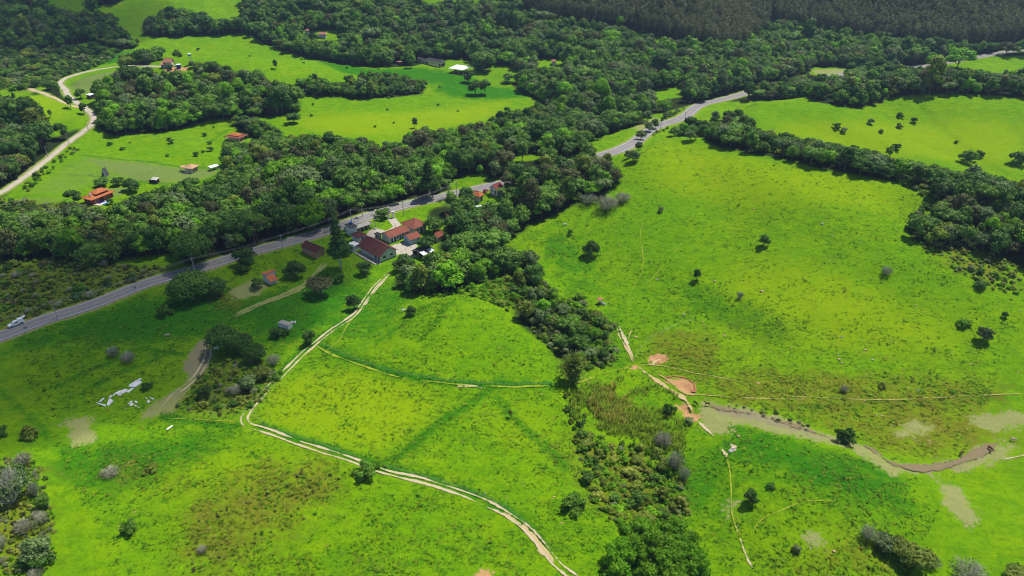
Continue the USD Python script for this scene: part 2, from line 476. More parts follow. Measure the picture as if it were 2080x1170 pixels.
CLEAR = [[(905, 366), (960, 352), (990, 352), (985, 366), (930, 384)], [(1020, 318), (1100, 312), (1100, 322), (1040, 326)], [(1200, 285), (1260, 262), (1330, 245), (1330, 262), (1250, 300), (1205, 318)],
         [(1310, 185), (1390, 170), (1395, 192), (1330, 205)], [(870, 425), (905, 404), (880, 400), (800, 420), (760, 440), (800, 480), (860, 470)], [(860, 460), (905, 455), (895, 490), (860, 500)],
         [(640, 60), (690, 60), (690, 82), (640, 82)], [(615, 60), (635, 60), (635, 72), (615, 72)], [(1000, 130), (1040, 132), (1060, 165), (1000, 160), (985, 140)],
         [(1640, 135), (1725, 138), (1720, 152), (1650, 152)], [(1090, 118), (1150, 118), (1150, 136), (1090, 136)], [(310, 118), (395, 118), (395, 145), (310, 147)], [(955, 385), (1030, 372), (1035, 405), (955, 420)]]
ALL_FOREST = {k: poly_at(v, 3.0) for k, v in {**FOREST, **GUMS}.items()}
CLEAR_XY = [poly_at(c, 0.5) for c in CLEAR]


def raster(polys, blur, val=1.0, base=None):
    im = Image.new('F', (LW, LH), 0.0)
    d = ImageDraw.Draw(im)
    for p in polys:
        d.polygon([((x - LX0) / LS, (y - LY0) / LS) for x, y in p], fill=val)
    a = ndimage.gaussian_filter(np.array(im), blur)
    return a if base is None else np.maximum(base, a)


def cover(name, polys, blur, val=1.0):
    COVER[name] = raster([poly_at(p) for p in polys], blur, val, COVER.get(name))


def sample(name, x, y):
    return ndimage.map_coordinates(COVER[name], [(np.asarray(y) - LY0) / LS, (np.asarray(x) - LX0) / LS], order=1, mode='nearest')


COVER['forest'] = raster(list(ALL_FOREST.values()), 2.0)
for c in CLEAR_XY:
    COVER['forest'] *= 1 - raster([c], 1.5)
cover('lush', [[(690, 600), (800, 560), (850, 600), (770, 690), (690, 700), (640, 690)], [(90, 880), (200, 900), (330, 885), (300, 940), (180, 960), (110, 940)], [(1080, 480), (1180, 440), (1200, 560), (1240, 640), (1180, 600)], [(1330, 560), (1500, 600), (1650, 680), (1600, 720), (1450, 660)]], 6.0, 0.7)
cover('lush', [[(640, 700), (760, 755), (900, 785), (1130, 782), (1130, 770), (1000, 770), (900, 758), (780, 730), (690, 690)], [(90, 880), (200, 905), (330, 890), (470, 862), (500, 885), (350, 960), (240, 1010), (130, 1000)],
               [(1440, 860), (1560, 880), (1720, 930), (1830, 970), (1890, 1040), (1700, 1015), (1560, 965), (1450, 915)], [(1415, 905), (1470, 960), (1500, 1080), (1430, 1060), (1395, 960)],
               [(330, 600), (470, 580), (540, 600), (640, 560), (760, 560), (690, 650), (600, 705), (520, 700), (470, 650), (400, 690), (250, 700), (140, 690), (0, 730), (0, 690), (140, 650), (280, 600)],
               [(1225, 640), (1260, 620), (1290, 735), (1215, 765), (1235, 720)], [(1590, 820), (1900, 815), (2080, 800), (2080, 780), (1900, 795), (1600, 805)], [(1300, 930), (1380, 930), (1400, 1010), (1370, 1050), (1310, 1000)],
               [(870, 180), (950, 165), (1090, 185), (1060, 200), (930, 200)], [(640, 120), (760, 140), (860, 135), (1000, 165), (960, 180), (820, 160), (700, 150)], [(0, 150), (90, 120), (220, 90), (300, 110), (180, 140), (60, 180), (0, 185)]], 5.0, 0.9)
cover('yel', [[(560, 770), (700, 745), (880, 790), (920, 812), (860, 870), (770, 930), (650, 885), (525, 850)]], 6.0, 1.05)
cover('yel', [[(560, 770), (700, 745), (880, 790), (920, 812), (860, 870), (770, 935), (650, 890), (525, 850)], [(1480, 520), (1750, 560), (2000, 700), (1750, 720), (1450, 690)], [(220, 1000), (420, 900), (700, 955), (560, 1030), (390, 1010)],
              [(1560, 250), (1900, 240), (2080, 250), (2080, 330), (1800, 320), (1600, 285)], [(1290, 300), (1500, 320), (1850, 380), (1800, 440), (1500, 420), (1330, 380)], [(1895, 640), (1940, 640), (1930, 670), (1900, 668)],
              [(560, 240), (900, 220), (1050, 200), (1000, 240), (860, 270), (700, 280)], [(950, 820), (1120, 830), (1150, 950), (1000, 900)], [(0, 200), (130, 200), (150, 245), (60, 250)], [(1650, 1040), (1800, 1060), (1800, 1170), (1560, 1170), (1560, 1080)]], 7.0, 0.8)
cover('dry', [[(1300, 650), (1500, 640), (1800, 700), (2080, 740), (2080, 815), (1800, 830), (1450, 800), (1320, 750)]], 10.0, 0.26)  # hill shading put into the ground colour: faint darker olive over the lower flank
cover('dry', [[(380, 1010), (560, 935), (730, 955), (650, 1040), (520, 1100), (490, 1175), (360, 1175)], [(1310, 690), (1400, 655), (1480, 700), (1440, 770), (1330, 755)],
              [(1400, 780), (1600, 745), (1900, 765), (2080, 775), (2080, 815), (1800, 832), (1500, 832)], [(195, 930), (320, 945), (330, 985), (220, 990)], [(-30, 930), (75, 935), (95, 1175), (-30, 1175)],
              [(1160, 860), (1230, 890), (1390, 945), (1400, 1010), (1260, 1070), (1190, 1000)], [(1600, 850), (1900, 835), (2080, 850), (2080, 900), (1950, 930), (1800, 920), (1700, 880)],
              [(1700, 1075), (1790, 1085), (1850, 1180), (1620, 1180)], [(420, 600), (500, 570), (540, 590), (470, 640)], [(1860, 420), (1905, 400), (1900, 480), (2000, 510), (2080, 580), (1980, 570), (1880, 500)]], 6.0, 0.8)
cover('bare', [[(1420, 815), (1500, 823), (1600, 852), (1700, 886), (1760, 905), (1812, 938), (1800, 950), (1740, 915), (1640, 888), (1540, 864), (1440, 848)], [(1800, 938), (1900, 940), (1960, 926), (2010, 900), (2060, 888), (2060, 920), (1980, 946), (1880, 960), (1800, 956)],
               [(1905, 985), (1945, 985), (1985, 1045), (1960, 1080), (1925, 1020)], [(1970, 845), (2080, 825), (2080, 868), (2000, 870)], [(138, 858), (180, 840), (195, 890), (172, 908), (142, 888)],
               [(325, 815), (395, 762), (375, 742), (418, 684), (430, 730), (402, 772), (335, 845), (275, 850)], [(1800, 872), (1880, 852), (1900, 870), (1830, 890)], [(395, 1125), (420, 1113), (435, 1122), (410, 1134)],
               [(1420, 845), (1470, 862), (1490, 885), (1450, 880)], [(470, 590), (540, 560), (545, 590), (490, 612)], [(1290, 258), (1330, 238), (1345, 244), (1300, 268)], [(1650, 142), (1720, 140), (1720, 148), (1660, 150)],
               [(1480, 1020), (1500, 1015), (1500, 1040), (1480, 1045)], [(1630, 1080), (1680, 1075), (1690, 1105), (1650, 1110)]], 2.2, 1.0)
cover('mud', [[(1800, 944), (1880, 946), (1950, 934), (2000, 912), (2025, 892), (2045, 888), (2040, 905), (2000, 925), (1960, 942), (1900, 954), (1810, 952)], [(1460, 822), (1560, 842), (1640, 872), (1700, 890), (1690, 896), (1620, 876), (1540, 852), (1450, 836)], [(395, 1125), (420, 1113), (435, 1122), (410, 1134)], [(372, 745), (418, 684), (430, 730), (402, 772)]], 1.6, 0.95)
cover('red', [[(1348, 765), (1385, 763), (1413, 784), (1408, 802), (1385, 790)], [(1318, 725), (1352, 715), (1362, 730), (1330, 742)], [(1378, 808), (1400, 815), (1419, 852), (1405, 856), (1385, 830)], [(965, 1168), (988, 1148), (1018, 1160), (1000, 1180)],
              [(1270, 742), (1290, 735), (1310, 745), (1300, 752)], [(1960, 80), (1975, 80), (1985, 108), (1968, 108)], [(335, 138), (385, 136), (388, 142), (340, 146)]], 1.3, 0.9)
cover('mown', [[(160, 318), (300, 330), (455, 346), (420, 362), (330, 372), (230, 352)], [(140, 178), (170, 157), (280, 137), (335, 136), (250, 152), (202, 178), (170, 195)], [(215, 382), (265, 378), (250, 400), (226, 400)], [(40, 402), (130, 402), (160, 408), (60, 412)]], 2.5, 0.9)
cover('mown', [[(45, 395), (160, 318), (300, 330), (300, 368), (200, 372), (130, 398)]], 4.0, 0.45)
cover('paved', [[(790, 500), (828, 489), (848, 497), (838, 508), (806, 517)], [(838, 505), (858, 503), (850, 520), (830, 522), (820, 515)], [(752, 470), (766, 462), (782, 468), (766, 478), (748, 490), (738, 498), (735, 490)],
                [(793, 443), (804, 441), (816, 455), (812, 470), (790, 480), (778, 474), (802, 460)], [(734, 509), (738, 507), (776, 530), (772, 536)]], 0.5, 1.0)
cover('scrub', [[(-40, 530), (130, 522), (365, 545), (335, 570), (200, 612), (-40, 680)], [(0, 90), (110, 90), (160, 95), (200, 110), (150, 150), (120, 160), (60, 185), (-40, 180)], [(0, 405), (60, 412), (200, 412), (235, 430), (150, 425), (60, 440), (0, 445)],
                [(930, 545), (1050, 560), (1050, 620), (960, 600)], [(1180, 600), (1245, 670), (1240, 740), (1190, 760)], [(340, 830), (430, 730), (540, 720), (560, 770), (500, 845), (400, 850)]], 4.0, 0.9)


def cover_line(name, pts, width, val, blur):
    ln = spline(poly_at(pts), 1.0)[0]
    im = Image.new('F', (LW, LH), 0.0)
    ImageDraw.Draw(im).line([((x - LX0) / LS, (y - LY0) / LS) for x, y in ln], fill=val, width=max(1, int(width)))
    COVER[name] = np.maximum(COVER[name], ndimage.gaussian_filter(np.array(im), blur))


for _p, _w2, _v in (([(515, 822), (545, 785), (580, 748), (615, 712), (662, 674), (705, 645), (735, 612)], 3, 1.4), ([(525, 862), (600, 886), (670, 908), (735, 930), (775, 945)], 3, 1.6), ([(780, 946), (850, 964), (920, 985), (990, 1012), (1050, 1046), (1095, 1088), (1120, 1125)], 3, 1.4),
                  ([(650, 700), (740, 735), (830, 760), (930, 776), (1040, 780), (1130, 780)], 3, 1.8), ([(700, 660), (640, 640), (560, 650), (470, 655)], 3, 1.4), ([(330, 842), (420, 858), (500, 866)], 3, 1.6), ([(180, 655), (260, 690), (340, 715), (420, 722)], 2, 1.5), ([(0, 705), (90, 705), (190, 705), (260, 690)], 2, 1.3),
                  ([(100, 790), (200, 745), (300, 700), (380, 665)], 2, 1.4), ([(160, 800), (260, 750), (360, 715)], 2, 1.4), ([(660, 705), (680, 760), (705, 820), (730, 900)], 1, 1.2), ([(1000, 790), (940, 830), (880, 870), (820, 920), (770, 950)], 4, 1.3), ([(1010, 800), (1080, 880), (1140, 930), (1165, 960)], 3, 1.2),
                  ([(160, 315), (300, 328), (455, 344)], 2, 1.6), ([(330, 338), (300, 353), (268, 367)], 2, 1.6), ([(140, 355), (200, 358), (300, 369), (420, 380)], 2, 1.6), ([(205, 270), (300, 278), (420, 290), (455, 305)], 1, 1.4), ([(420, 290), (450, 272), (470, 260)], 2, 1.5), ([(860, 164), (920, 165), (990, 185), (1060, 190)], 2, 1.8),
                  ([(760, 700), (830, 650), (890, 610)], 2, 1.4), ([(850, 695), (880, 660), (925, 604)], 2, 1.5), ([(1590, 822), (1750, 820), (1900, 815), (2080, 805)], 3, 1.3), ([(1450, 855), (1560, 885), (1660, 915), (1760, 945), (1840, 985)], 5, 1.2), ([(0, 790), (60, 840), (110, 900)], 2, 1.4)):
    cover_line('lush', _p, _w2, _v * 0.62, 1.0)
for _l, _w in ((HW, 5.6), (DR, 3.4), (DR2, 2.6)):
    _k = cKDTree(_l)
    _ix, _iy = np.meshgrid(LX0 + np.arange(LW) * LS, LY0 + np.arange(LH) * LS)
    _d, _ = _k.query(np.stack([_ix.ravel(), _iy.ravel()], 1), distance_upper_bound=12)
    _f = np.clip((_w - np.where(np.isfinite(_d), _d, 12)) / 2.0 + 0.5, 0, 1).reshape(LH, LW)
    COVER['bare'] = np.maximum(COVER['bare'], 0.75 * _f)
    COVER['forest'] = COVER['forest'] * (1 - _f)

GROUND_ATTR = ['forest', 'lush', 'yel', 'dry', 'bare', 'mud', 'red', 'mown', 'paved', 'scrub']


def ground_material():
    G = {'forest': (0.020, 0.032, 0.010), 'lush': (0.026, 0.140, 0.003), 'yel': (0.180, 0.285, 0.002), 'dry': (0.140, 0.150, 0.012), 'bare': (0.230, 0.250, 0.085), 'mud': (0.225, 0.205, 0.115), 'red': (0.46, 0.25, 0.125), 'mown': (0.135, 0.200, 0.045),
         'paved': (0.42, 0.38, 0.31), 'scrub': (0.100, 0.150, 0.016)}
    n = {'geo': ('geometry', {}),
         'na': ('noise_texture', {'scale': 0.028, 'detail': 4.0, 'roughness': 0.6}), 'nb': ('noise_texture', {'scale': 0.16, 'detail': 4.0, 'roughness': 0.62}),
         'nc': ('noise_texture', {'scale': 0.85, 'detail': 4.0, 'roughness': 0.68}), 'nd': ('noise_texture', {'scale': 4.5, 'detail': 3.0, 'roughness': 0.7}),
         'ra': ('map_range', {'from_min': 0.35, 'from_max': 0.65, 'to_min': 0.0, 'to_max': 1.0, 'clamp': True}),
         'rb': ('map_range', {'from_min': 0.42, 'from_max': 0.68, 'to_min': 0.0, 'to_max': 0.75, 'clamp': True}),
         'rc': ('map_range', {'from_min': 0.50, 'from_max': 0.72, 'to_min': 0.0, 'to_max': 0.70, 'clamp': True}),
         'rd': ('map_range', {'from_min': 0.30, 'from_max': 0.72, 'to_min': 0.66, 'to_max': 1.32, 'clamp': True}),
         'mp': ('mapping', {'scale': (0.16, 0.45, 1.9)}), 'ne': ('noise_texture', {'scale': 1.0, 'detail': 3.0, 'roughness': 0.6}),
         're': ('map_range', {'from_min': 0.45, 'from_max': 0.70, 'to_min': 0.0, 'to_max': 0.42, 'clamp': True}), 'c3': ('mix_color', {'b': (0.030, 0.130, 0.003)}),
         'c0': ('mix_color', {'a': (0.122, 0.260, 0.002), 'b': (0.162, 0.282, 0.002)}),
         'c1': ('mix_color', {'b': (0.080, 0.220, 0.002)}),
         'c2': ('mix_color', {'b': (0.045, 0.150, 0.003)})}
    l = [('geo.position', f'{k}.vector') for k in ('na', 'nb', 'nc', 'nd')]
    l += [('na.fac', 'ra.value'), ('nb.fac', 'rb.value'), ('nc.fac', 'rc.value'), ('nd.fac', 'rd.value'), ('geo.position', 'mp.vector'), ('mp.vector', 'ne.vector'), ('ne.fac', 're.value'), ('c2.result', 'c3.a'), ('re.result', 'c3.fac'), ('ra.result', 'c0.fac'), ('c0.result', 'c1.a'), ('rb.result', 'c1.fac'), ('c1.result', 'c2.a'), ('rc.result', 'c2.fac')]
    last = 'c3.result'
    breakup = {'forest': 0.5, 'lush': 1.2, 'yel': 1.3, 'dry': 1.5, 'bare': 1.9, 'mud': 1.6, 'red': 1.7, 'mown': 0.4, 'paved': 0.25, 'scrub': 1.2}
    for k in ['yel', 'lush', 'mown', 'dry', 'scrub', 'forest', 'bare', 'mud', 'red', 'paved']:
        n[f'a_{k}'] = ('attribute', {'attribute': k})
        n[f'mx_{k}'] = ('math', {'math_type': 'multiply_add', 'value2': breakup[k] * 1.5, 'value3': -0.5 * breakup[k] * 1.5})
        n[f'ad_{k}'] = ('math', {'math_type': 'add'})
        hard = k == 'paved'
        mid_ = k in ('bare', 'mud', 'red')
        n[f'st_{k}'] = ('map_range', {'range_type': 'smoothstep', 'from_min': 0.36 if hard else 0.34 if mid_ else 0.12, 'from_max': 0.64 if hard else 0.60 if mid_ else 0.95, 'to_min': 0.0, 'to_max': 1.0, 'clamp': True})
        n[f'c_{k}'] = ('mix_color', {'b': G[k]})
        n[f'm_{k}'] = ('mix_float', {'fac': 0.5 if hard or mid_ else 0.35})
        l += [('nb.fac', f'm_{k}.a'), ('nc.fac', f'm_{k}.b'), (f'm_{k}.result', f'mx_{k}.value1'), (f'mx_{k}.value', f'ad_{k}.value1'), (f'a_{k}.fac', f'ad_{k}.value2'), (f'ad_{k}.value', f'st_{k}.value'),
              (last, f'c_{k}.a'), (f'st_{k}.result', f'c_{k}.fac')]
        last = f'c_{k}.result'
    n['h'] = ('hsv', {})
    n['p'] = ('principled_bsdf', {'roughness': 1.0, 'specular_ior_level': 0.02})
    n['bm'] = ('bump', {'strength': 0.9, 'distance': 0.35})
    n['bx'] = ('mix_float', {'fac': 0.4})
    l += [(last, 'h.color'), ('rd.result', 'h.value'), ('h.color', 'p.base_color'), ('nc.fac', 'bx.a'), ('nd.fac', 'bx.b'), ('bx.result', 'bm.height'), ('bm.normal', 'p.normal')]
    return usdkit.material(stage, '/World/Looks/ground', n, l, surface='p.BSDF')


def build_ground():
    fine = np.linspace(-47, 47, 560)
    ang = np.radians(np.r_[fine, np.linspace(47, 313, 42)[1:-1]])
    r = np.r_[1.0, 30.0, 50.0, 70.0, 85.0, 95.0 * 1.0042 ** np.arange(0, 640), 1500, 1650, 1900, 2300, 3000, 4500, 8000]
    A, R = np.meshgrid(ang, r)
    X, Y = (R * np.sin(A)).ravel(), (R * np.cos(A)).ravel()
    dR = np.minimum(np.abs(cKDTree(np.vstack([HW, DR, DR2])).query(np.stack([X, Y], 1), distance_upper_bound=10)[0]), 10)
    calm = np.clip((dR - 4.5) / 3, 0, 1) * (1 - np.clip(sample('paved', X, Y) + sample('mown', X, Y), 0, 1))
    rough = 0.6 + 0.9 * sample('dry', X, Y) + 0.5 * sample('scrub', X, Y)
    Z = hgt(X, Y) + calm * rough * (0.16 * vnoise(X / 3.1, Y / 2.2, 5) + 0.10 * vnoise(X / 1.3, Y / 1.1, 6)) * np.clip(500 / np.maximum(R.ravel(), 1), 0, 1)
    red = sample('red', X, Y) * (Y < 300)
    Z = Z - 1.1 * red * np.clip(0.5 + vnoise(X / 4, Y / 4, 9), 0.2, 1)
    far = R.ravel() > 1450
    Z = np.where(far, np.maximum(Z * 0.6, 20 + 30 * vnoise(X / 700, Y / 700, 4)), Z)
    na, nr = len(ang), len(r)
    i, j = np.meshgrid(np.arange(nr - 1), np.arange(na), indexing='ij')
    k = (j + 1) % na
    q = np.stack([i * na + j, i * na + k, (i + 1) * na + k, (i + 1) * na + j], -1).reshape(-1, 4)
    f = np.vstack([q[:, [0, 2, 1]], q[:, [0, 3, 2]]])
    v = np.vstack([np.stack([X, Y, Z], 1), [[0, 0, float(hgt(0, 0))]]])
    c = len(v) - 1
    f = np.vstack([f, np.stack([np.full(na, c), (np.arange(na) + 1) % na, np.arange(na)], 1)])
    e1, e2 = v[f[:, 1]] - v[f[:, 0]], v[f[:, 2]] - v[f[:, 0]]
    fn = np.cross(e1, e2)
    if fn[:, 2].mean() < 0:
        f, fn = f[:, ::-1], -fn
    nv = np.zeros_like(v)
    for s in range(3):
        np.add.at(nv, f[:, s], fn)
    nv /= np.linalg.norm(nv, axis=1, keepdims=True) + 1e-12
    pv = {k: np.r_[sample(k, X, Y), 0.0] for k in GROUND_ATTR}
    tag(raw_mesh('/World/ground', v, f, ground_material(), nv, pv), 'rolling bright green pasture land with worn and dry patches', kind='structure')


build_ground()


# ------------------------------------------------------------------ roads and tracks, laid on the ground
def zig(x, y):
    return hgt(x, y)


def ribbon(line, q, offs, lift, wander=0.0, seed=0):
    """A strip along a line between the two offsets, following the ground; returns mesh and across-coordinate."""
    t = np.gradient(line, axis=0)
    t /= np.linalg.norm(t, axis=1, keepdims=True) + 1e-9
    nrm = np.stack([-t[:, 1], t[:, 0]], 1)
    w = wander * vnoise(q / 5.0, q * 0, seed)[:, None] if wander else 0
    cols = len(offs)
    P = np.stack([line + nrm * (o + w) for o in offs], 1)
    z = hgt(P[..., 0].ravel(), P[..., 1].ravel()).reshape(P.shape[:2]) + np.broadcast_to(lift, (cols,))[None]
    v = np.concatenate([P, z[..., None]], -1).reshape(-1, 3)
    i, j = np.meshgrid(np.arange(len(line) - 1), np.arange(cols - 1), indexing='ij')
    a = i * cols + j
    qd = np.stack([a, a + 1, a + cols + 1, a + cols], -1).reshape(-1, 4)
    f = np.vstack([qd[:, [0, 2, 1]], qd[:, [0, 3, 2]]])
    return v, f


asphalt = surf('asphalt', (0.225, 0.220, 0.230), (0.175, 0.170, 0.180), 1.2, 0.85, 0.2, bump=0.3, bump_scale=20, stain=(0.11, 0.11, 0.115), stain_amt=0.5)
paint_white = surf('paint_white', (0.70, 0.70, 0.68), (0.45, 0.45, 0.44), 3.0, 0.7)
paint_yellow = surf('paint_yellow', (0.50, 0.33, 0.10), (0.36, 0.26, 0.10), 3.0, 0.7)
_q = np.r_[0, np.cumsum(np.hypot(*np.diff(HW, axis=0).T))]
_xs = np.array([-3.7, -1.8, 0.0, 1.8, 3.7])
ROAD_LIFT = 0.22 - 0.02 * np.abs(_xs) / 3.7
road = thing('highway', 'two-lane asphalt highway running from the left edge towards the far hills', None, kind='structure')
obj('carriageway', ribbon(HW, _q, _xs, ROAD_LIFT), asphalt, road)
obj('verge', ribbon(HW, _q, [3.7, 4.6], [0.19, -0.25]), surf('gravel', (0.24, 0.20, 0.15), (0.15, 0.13, 0.09), 1.5), road)
obj('verge', ribbon(HW, _q, [-4.6, -3.7], [-0.25, 0.19]), surf('gravel', ()), road)
for o in (-3.15, 3.15):
    obj('edge_line', ribbon(HW, _q, [o - 0.12, o + 0.12], 0.222), paint_white, road)
obj('centre_line', ribbon(HW, _q, [-0.14, 0.14], 0.233), paint_yellow, road)
dirt_pale = surf('dirt_pale', (0.50, 0.40, 0.27), (0.38, 0.29, 0.19), 1.2, 0.95, 0.05, bump=0.5, stain=(0.30, 0.22, 0.13))
dirt_grey = surf('dirt_grey', (0.46, 0.42, 0.34), (0.36, 0.32, 0.25), 0.8, 0.95, 0.05, bump=0.5, stain=(0.22, 0.20, 0.15))
obj('dirt_road', ribbon(DR, np.r_[0, np.cumsum(np.hypot(*np.diff(DR, axis=0).T))], np.array([-1.9, -0.9, 0, 0.9, 1.9]), np.array([0.06, 0.12, 0.13, 0.12, 0.06]), 0.5), dirt_grey, None,
    'pale unpaved road winding up the left side to the hilltop house', kind='structure')
obj('dirt_road', ribbon(DR2, np.r_[0, np.cumsum(np.hypot(*np.diff(DR2, axis=0).T))], np.array([-1.6, 0, 1.6]), np.array([0.06, 0.12, 0.06]), 0.5), dirt_pale, None,
    'short tan unpaved branch road between the left pasture hill and dark trees', kind='structure')


def worn_mat(name, col, col2, cut):
    """Bare trodden earth whose edge frays out into the grass."""
    n = {'geo': ('geometry', {}), 'e': ('attribute', {'attribute': 'edge'}), 'n1': ('noise_texture', {'scale': 0.9, 'detail': 4.0, 'roughness': 0.7}), 'n2': ('noise_texture', {'scale': 0.12, 'detail': 3.0}),
         'm': ('math', {'math_type': 'multiply_add', 'value2': 1.5, 'value3': -0.75}), 'mm': ('math', {'math_type': 'multiply_add', 'value2': 1.3, 'value3': -0.65}), 'a': ('math', {'math_type': 'add'}), 'a2': ('math', {'math_type': 'add'}),
         's': ('map_range', {'from_min': cut, 'from_max': cut + 0.12, 'to_min': 0.0, 'to_max': 1.0, 'clamp': True}),
         'c': ('mix_color', {'a': col, 'b': col2}), 'p': ('principled_bsdf', {'roughness': 0.95, 'specular_ior_level': 0.05}), 't': ('transparent_bsdf', {'color': (1, 1, 1)}), 'x': ('mix_closure', {})}
    l = [('geo.position', 'n1.vector'), ('geo.position', 'n2.vector'), ('n1.fac', 'm.value1'), ('n2.fac', 'mm.value1'), ('m.value', 'a.value1'), ('mm.value', 'a.value2'), ('a.value', 'a2.value1'), ('e.fac', 'a2.value2'), ('a2.value', 's.value'),
         ('n1.fac', 'c.fac'), ('c.result', 'p.base_color'), ('s.result', 'x.fac'), ('t.BSDF', 'x.closure1'), ('p.BSDF', 'x.closure2')]
    return usdkit.material(stage, f'/World/Looks/{name}', n, l, surface='x.closure')


# ------------------------------------------------------------------ vegetation: one form per kind and look, placed many times
LEAF = {
    'dark': leaf_mat('leaf_dark', (0.038, 0.105, 0.015), (0.070, 0.165, 0.022), (0.140, 0.250, 0.048)),
    'mid': leaf_mat('leaf_mid', (0.075, 0.180, 0.018), (0.130, 0.260, 0.028), (0.225, 0.355, 0.068)),
    'bright': leaf_mat('leaf_bright', (0.105, 0.285, 0.008), (0.165, 0.380, 0.010), (0.270, 0.470, 0.028), 0.38),
    'pale': leaf_mat('leaf_pale', (0.085, 0.150, 0.042), (0.150, 0.225, 0.072), (0.250, 0.320, 0.135)),
    'olive': leaf_mat('leaf_olive', (0.110, 0.175, 0.016), (0.185, 0.255, 0.026), (0.290, 0.345, 0.065)),
    'brown': leaf_mat('leaf_brown', (0.075, 0.088, 0.030), (0.115, 0.130, 0.045), (0.180, 0.190, 0.080)),
    'gum': leaf_mat('leaf_gum', (0.075, 0.105, 0.040), (0.145, 0.170, 0.066), (0.300, 0.300, 0.135)),
    'lime': leaf_mat('leaf_lime', (0.090, 0.280, 0.006), (0.150, 0.370, 0.008), (0.260, 0.450, 0.016), 0.4),
    'straw': leaf_mat('leaf_straw', (0.170, 0.245, 0.020), (0.265, 0.335, 0.038), (0.390, 0.430, 0.100), 0.38),
    'flower': leaf_mat('leaf_flower', (0.45, 0.04, 0.16), (0.55, 0.06, 0.22), (0.60, 0.12, 0.30), 0.3),
}
bark = surf('bark', (0.16, 0.13, 0.10), (0.09, 0.075, 0.06), 3.0, 0.9, 0.1)
bark_pale = surf('bark_pale', (0.42, 0.38, 0.32), (0.28, 0.25, 0.20), 3.0, 0.9, 0.1)
twig_grey = surf('twig_grey', (0.56, 0.53, 0.42), (0.40, 0.37, 0.28), 3.0, 0.9, 0.1)
LEAF_S = {
    'dark': leaf_mat('scrub_dark', (0.040, 0.115, 0.014), (0.070, 0.175, 0.020), (0.140, 0.260, 0.040), 0.4),
    'mid': leaf_mat('scrub_mid', (0.085, 0.210, 0.016), (0.140, 0.290, 0.024), (0.230, 0.390, 0.055), 0.4),
    'bright': leaf_mat('scrub_bright', (0.150, 0.350, 0.010), (0.220, 0.450, 0.014), (0.330, 0.540, 0.035), 0.42),
    'pale': leaf_mat('scrub_pale', (0.180, 0.245, 0.080), (0.270, 0.340, 0.130), (0.400, 0.450, 0.230), 0.35),
    'olive': leaf_mat('scrub_olive', (0.155, 0.235, 0.020), (0.240, 0.330, 0.032), (0.370, 0.440, 0.080), 0.4),
    'straw': leaf_mat('scrub_straw', (0.240, 0.300, 0.030), (0.350, 0.400, 0.055), (0.480, 0.500, 0.140), 0.4)}
BROAD = ['dark', 'mid', 'bright', 'pale', 'olive', 'brown']


def leaves(lobes, n, size, seed, low=-0.35, fill=0.72, out=0.75, core=True, aspect=0.8):
    """Leaf sprays over the skin of the lobes, a ragged darker body inside each."""
    r = np.random.default_rng(seed)
    L = np.array(lobes, float)
    w = (L[:, 3] * L[:, 4]) ** 1.0
    pick = r.choice(len(L), n, p=w / w.sum())
    d = r.normal(size=(n * 3, 3))
    d /= np.linalg.norm(d, axis=1, keepdims=True)
    d = d[d[:, 2] > low][:n]
    if len(d) < n:
        d = np.vstack([d, d])[:n]
    rad = np.stack([L[pick, 3], L[pick, 3], L[pick, 4]], 1)
    bump_ = 1 + 0.22 * np.sin(d[:, 0] * 7 + pick) * np.cos(d[:, 1] * 6 + 2 * pick)
    c = L[pick, :3] + d * rad * (bump_ * r.uniform(0.78, 1.08, n))[:, None]
    nn = d * out + r.normal(size=(n, 3)) * 0.42
    nn /= np.linalg.norm(nn, axis=1, keepdims=True)
    a = np.cross(nn, r.normal(size=(n, 3)))
    a /= np.linalg.norm(a, axis=1, keepdims=True)
    b = np.cross(nn, a)
    s = size * r.uniform(0.55, 1.35, n)[:, None]
    v = np.stack([c - a * s, c + b * s * aspect - nn * s * 0.2, c + a * s, c - b * s * aspect - nn * s * 0.2], 1).reshape(-1, 3)
    k = np.arange(n)[:, None] * 4
    f = np.vstack([k + [[0, 2, 1]], k + [[0, 3, 2]]])
    nv = np.repeat(nn * 0.75 + d * 0.25 + [[0, 0, 0.12]], 4, axis=0)
    if core:
        s0 = trimesh.creation.icosphere(1)
        for x, y, z, rx, rz in L:
            q = s0.vertices * [rx * fill, rx * fill, rz * fill] * (1 + 0.16 * r.normal(size=(len(s0.vertices), 1)))
            f = np.vstack([f, s0.faces + len(v)])
            v = np.vstack([v, q + [x, y, z]])
            nv = np.vstack([nv, s0.vertices])
    nv /= np.linalg.norm(nv, axis=1, keepdims=True) + 1e-9
    return v, f, nv


def add_leaves(cls, lv, mat, name='crown'):
    v, f, nv = lv
    p = str(cls.GetPath())
    raw_mesh(f'{p}/{numbered(name, p)}', v, f, mat, nv)


def limbs(seed, height, r0, tips, sides=5):
    r = np.random.default_rng(seed)
    parts = [tube([[0, 0, -0.6], [0.1, 0.05, height * 0.35], [0.0, 0.1, height * 0.75]], [r0 * 1.25, r0 * 0.85, r0 * 0.35], sides)]
    for x, y, z, rx, rz in tips:
        b = height * r.uniform(0.22, 0.4)
        parts.append(tube([[0.05, 0.05, b], [x * 0.45, y * 0.45, (b + z) / 2], [x, y, z]], [r0 * 0.5, r0 * 0.34, r0 * 0.14], 4))
    return cat_mesh(parts)


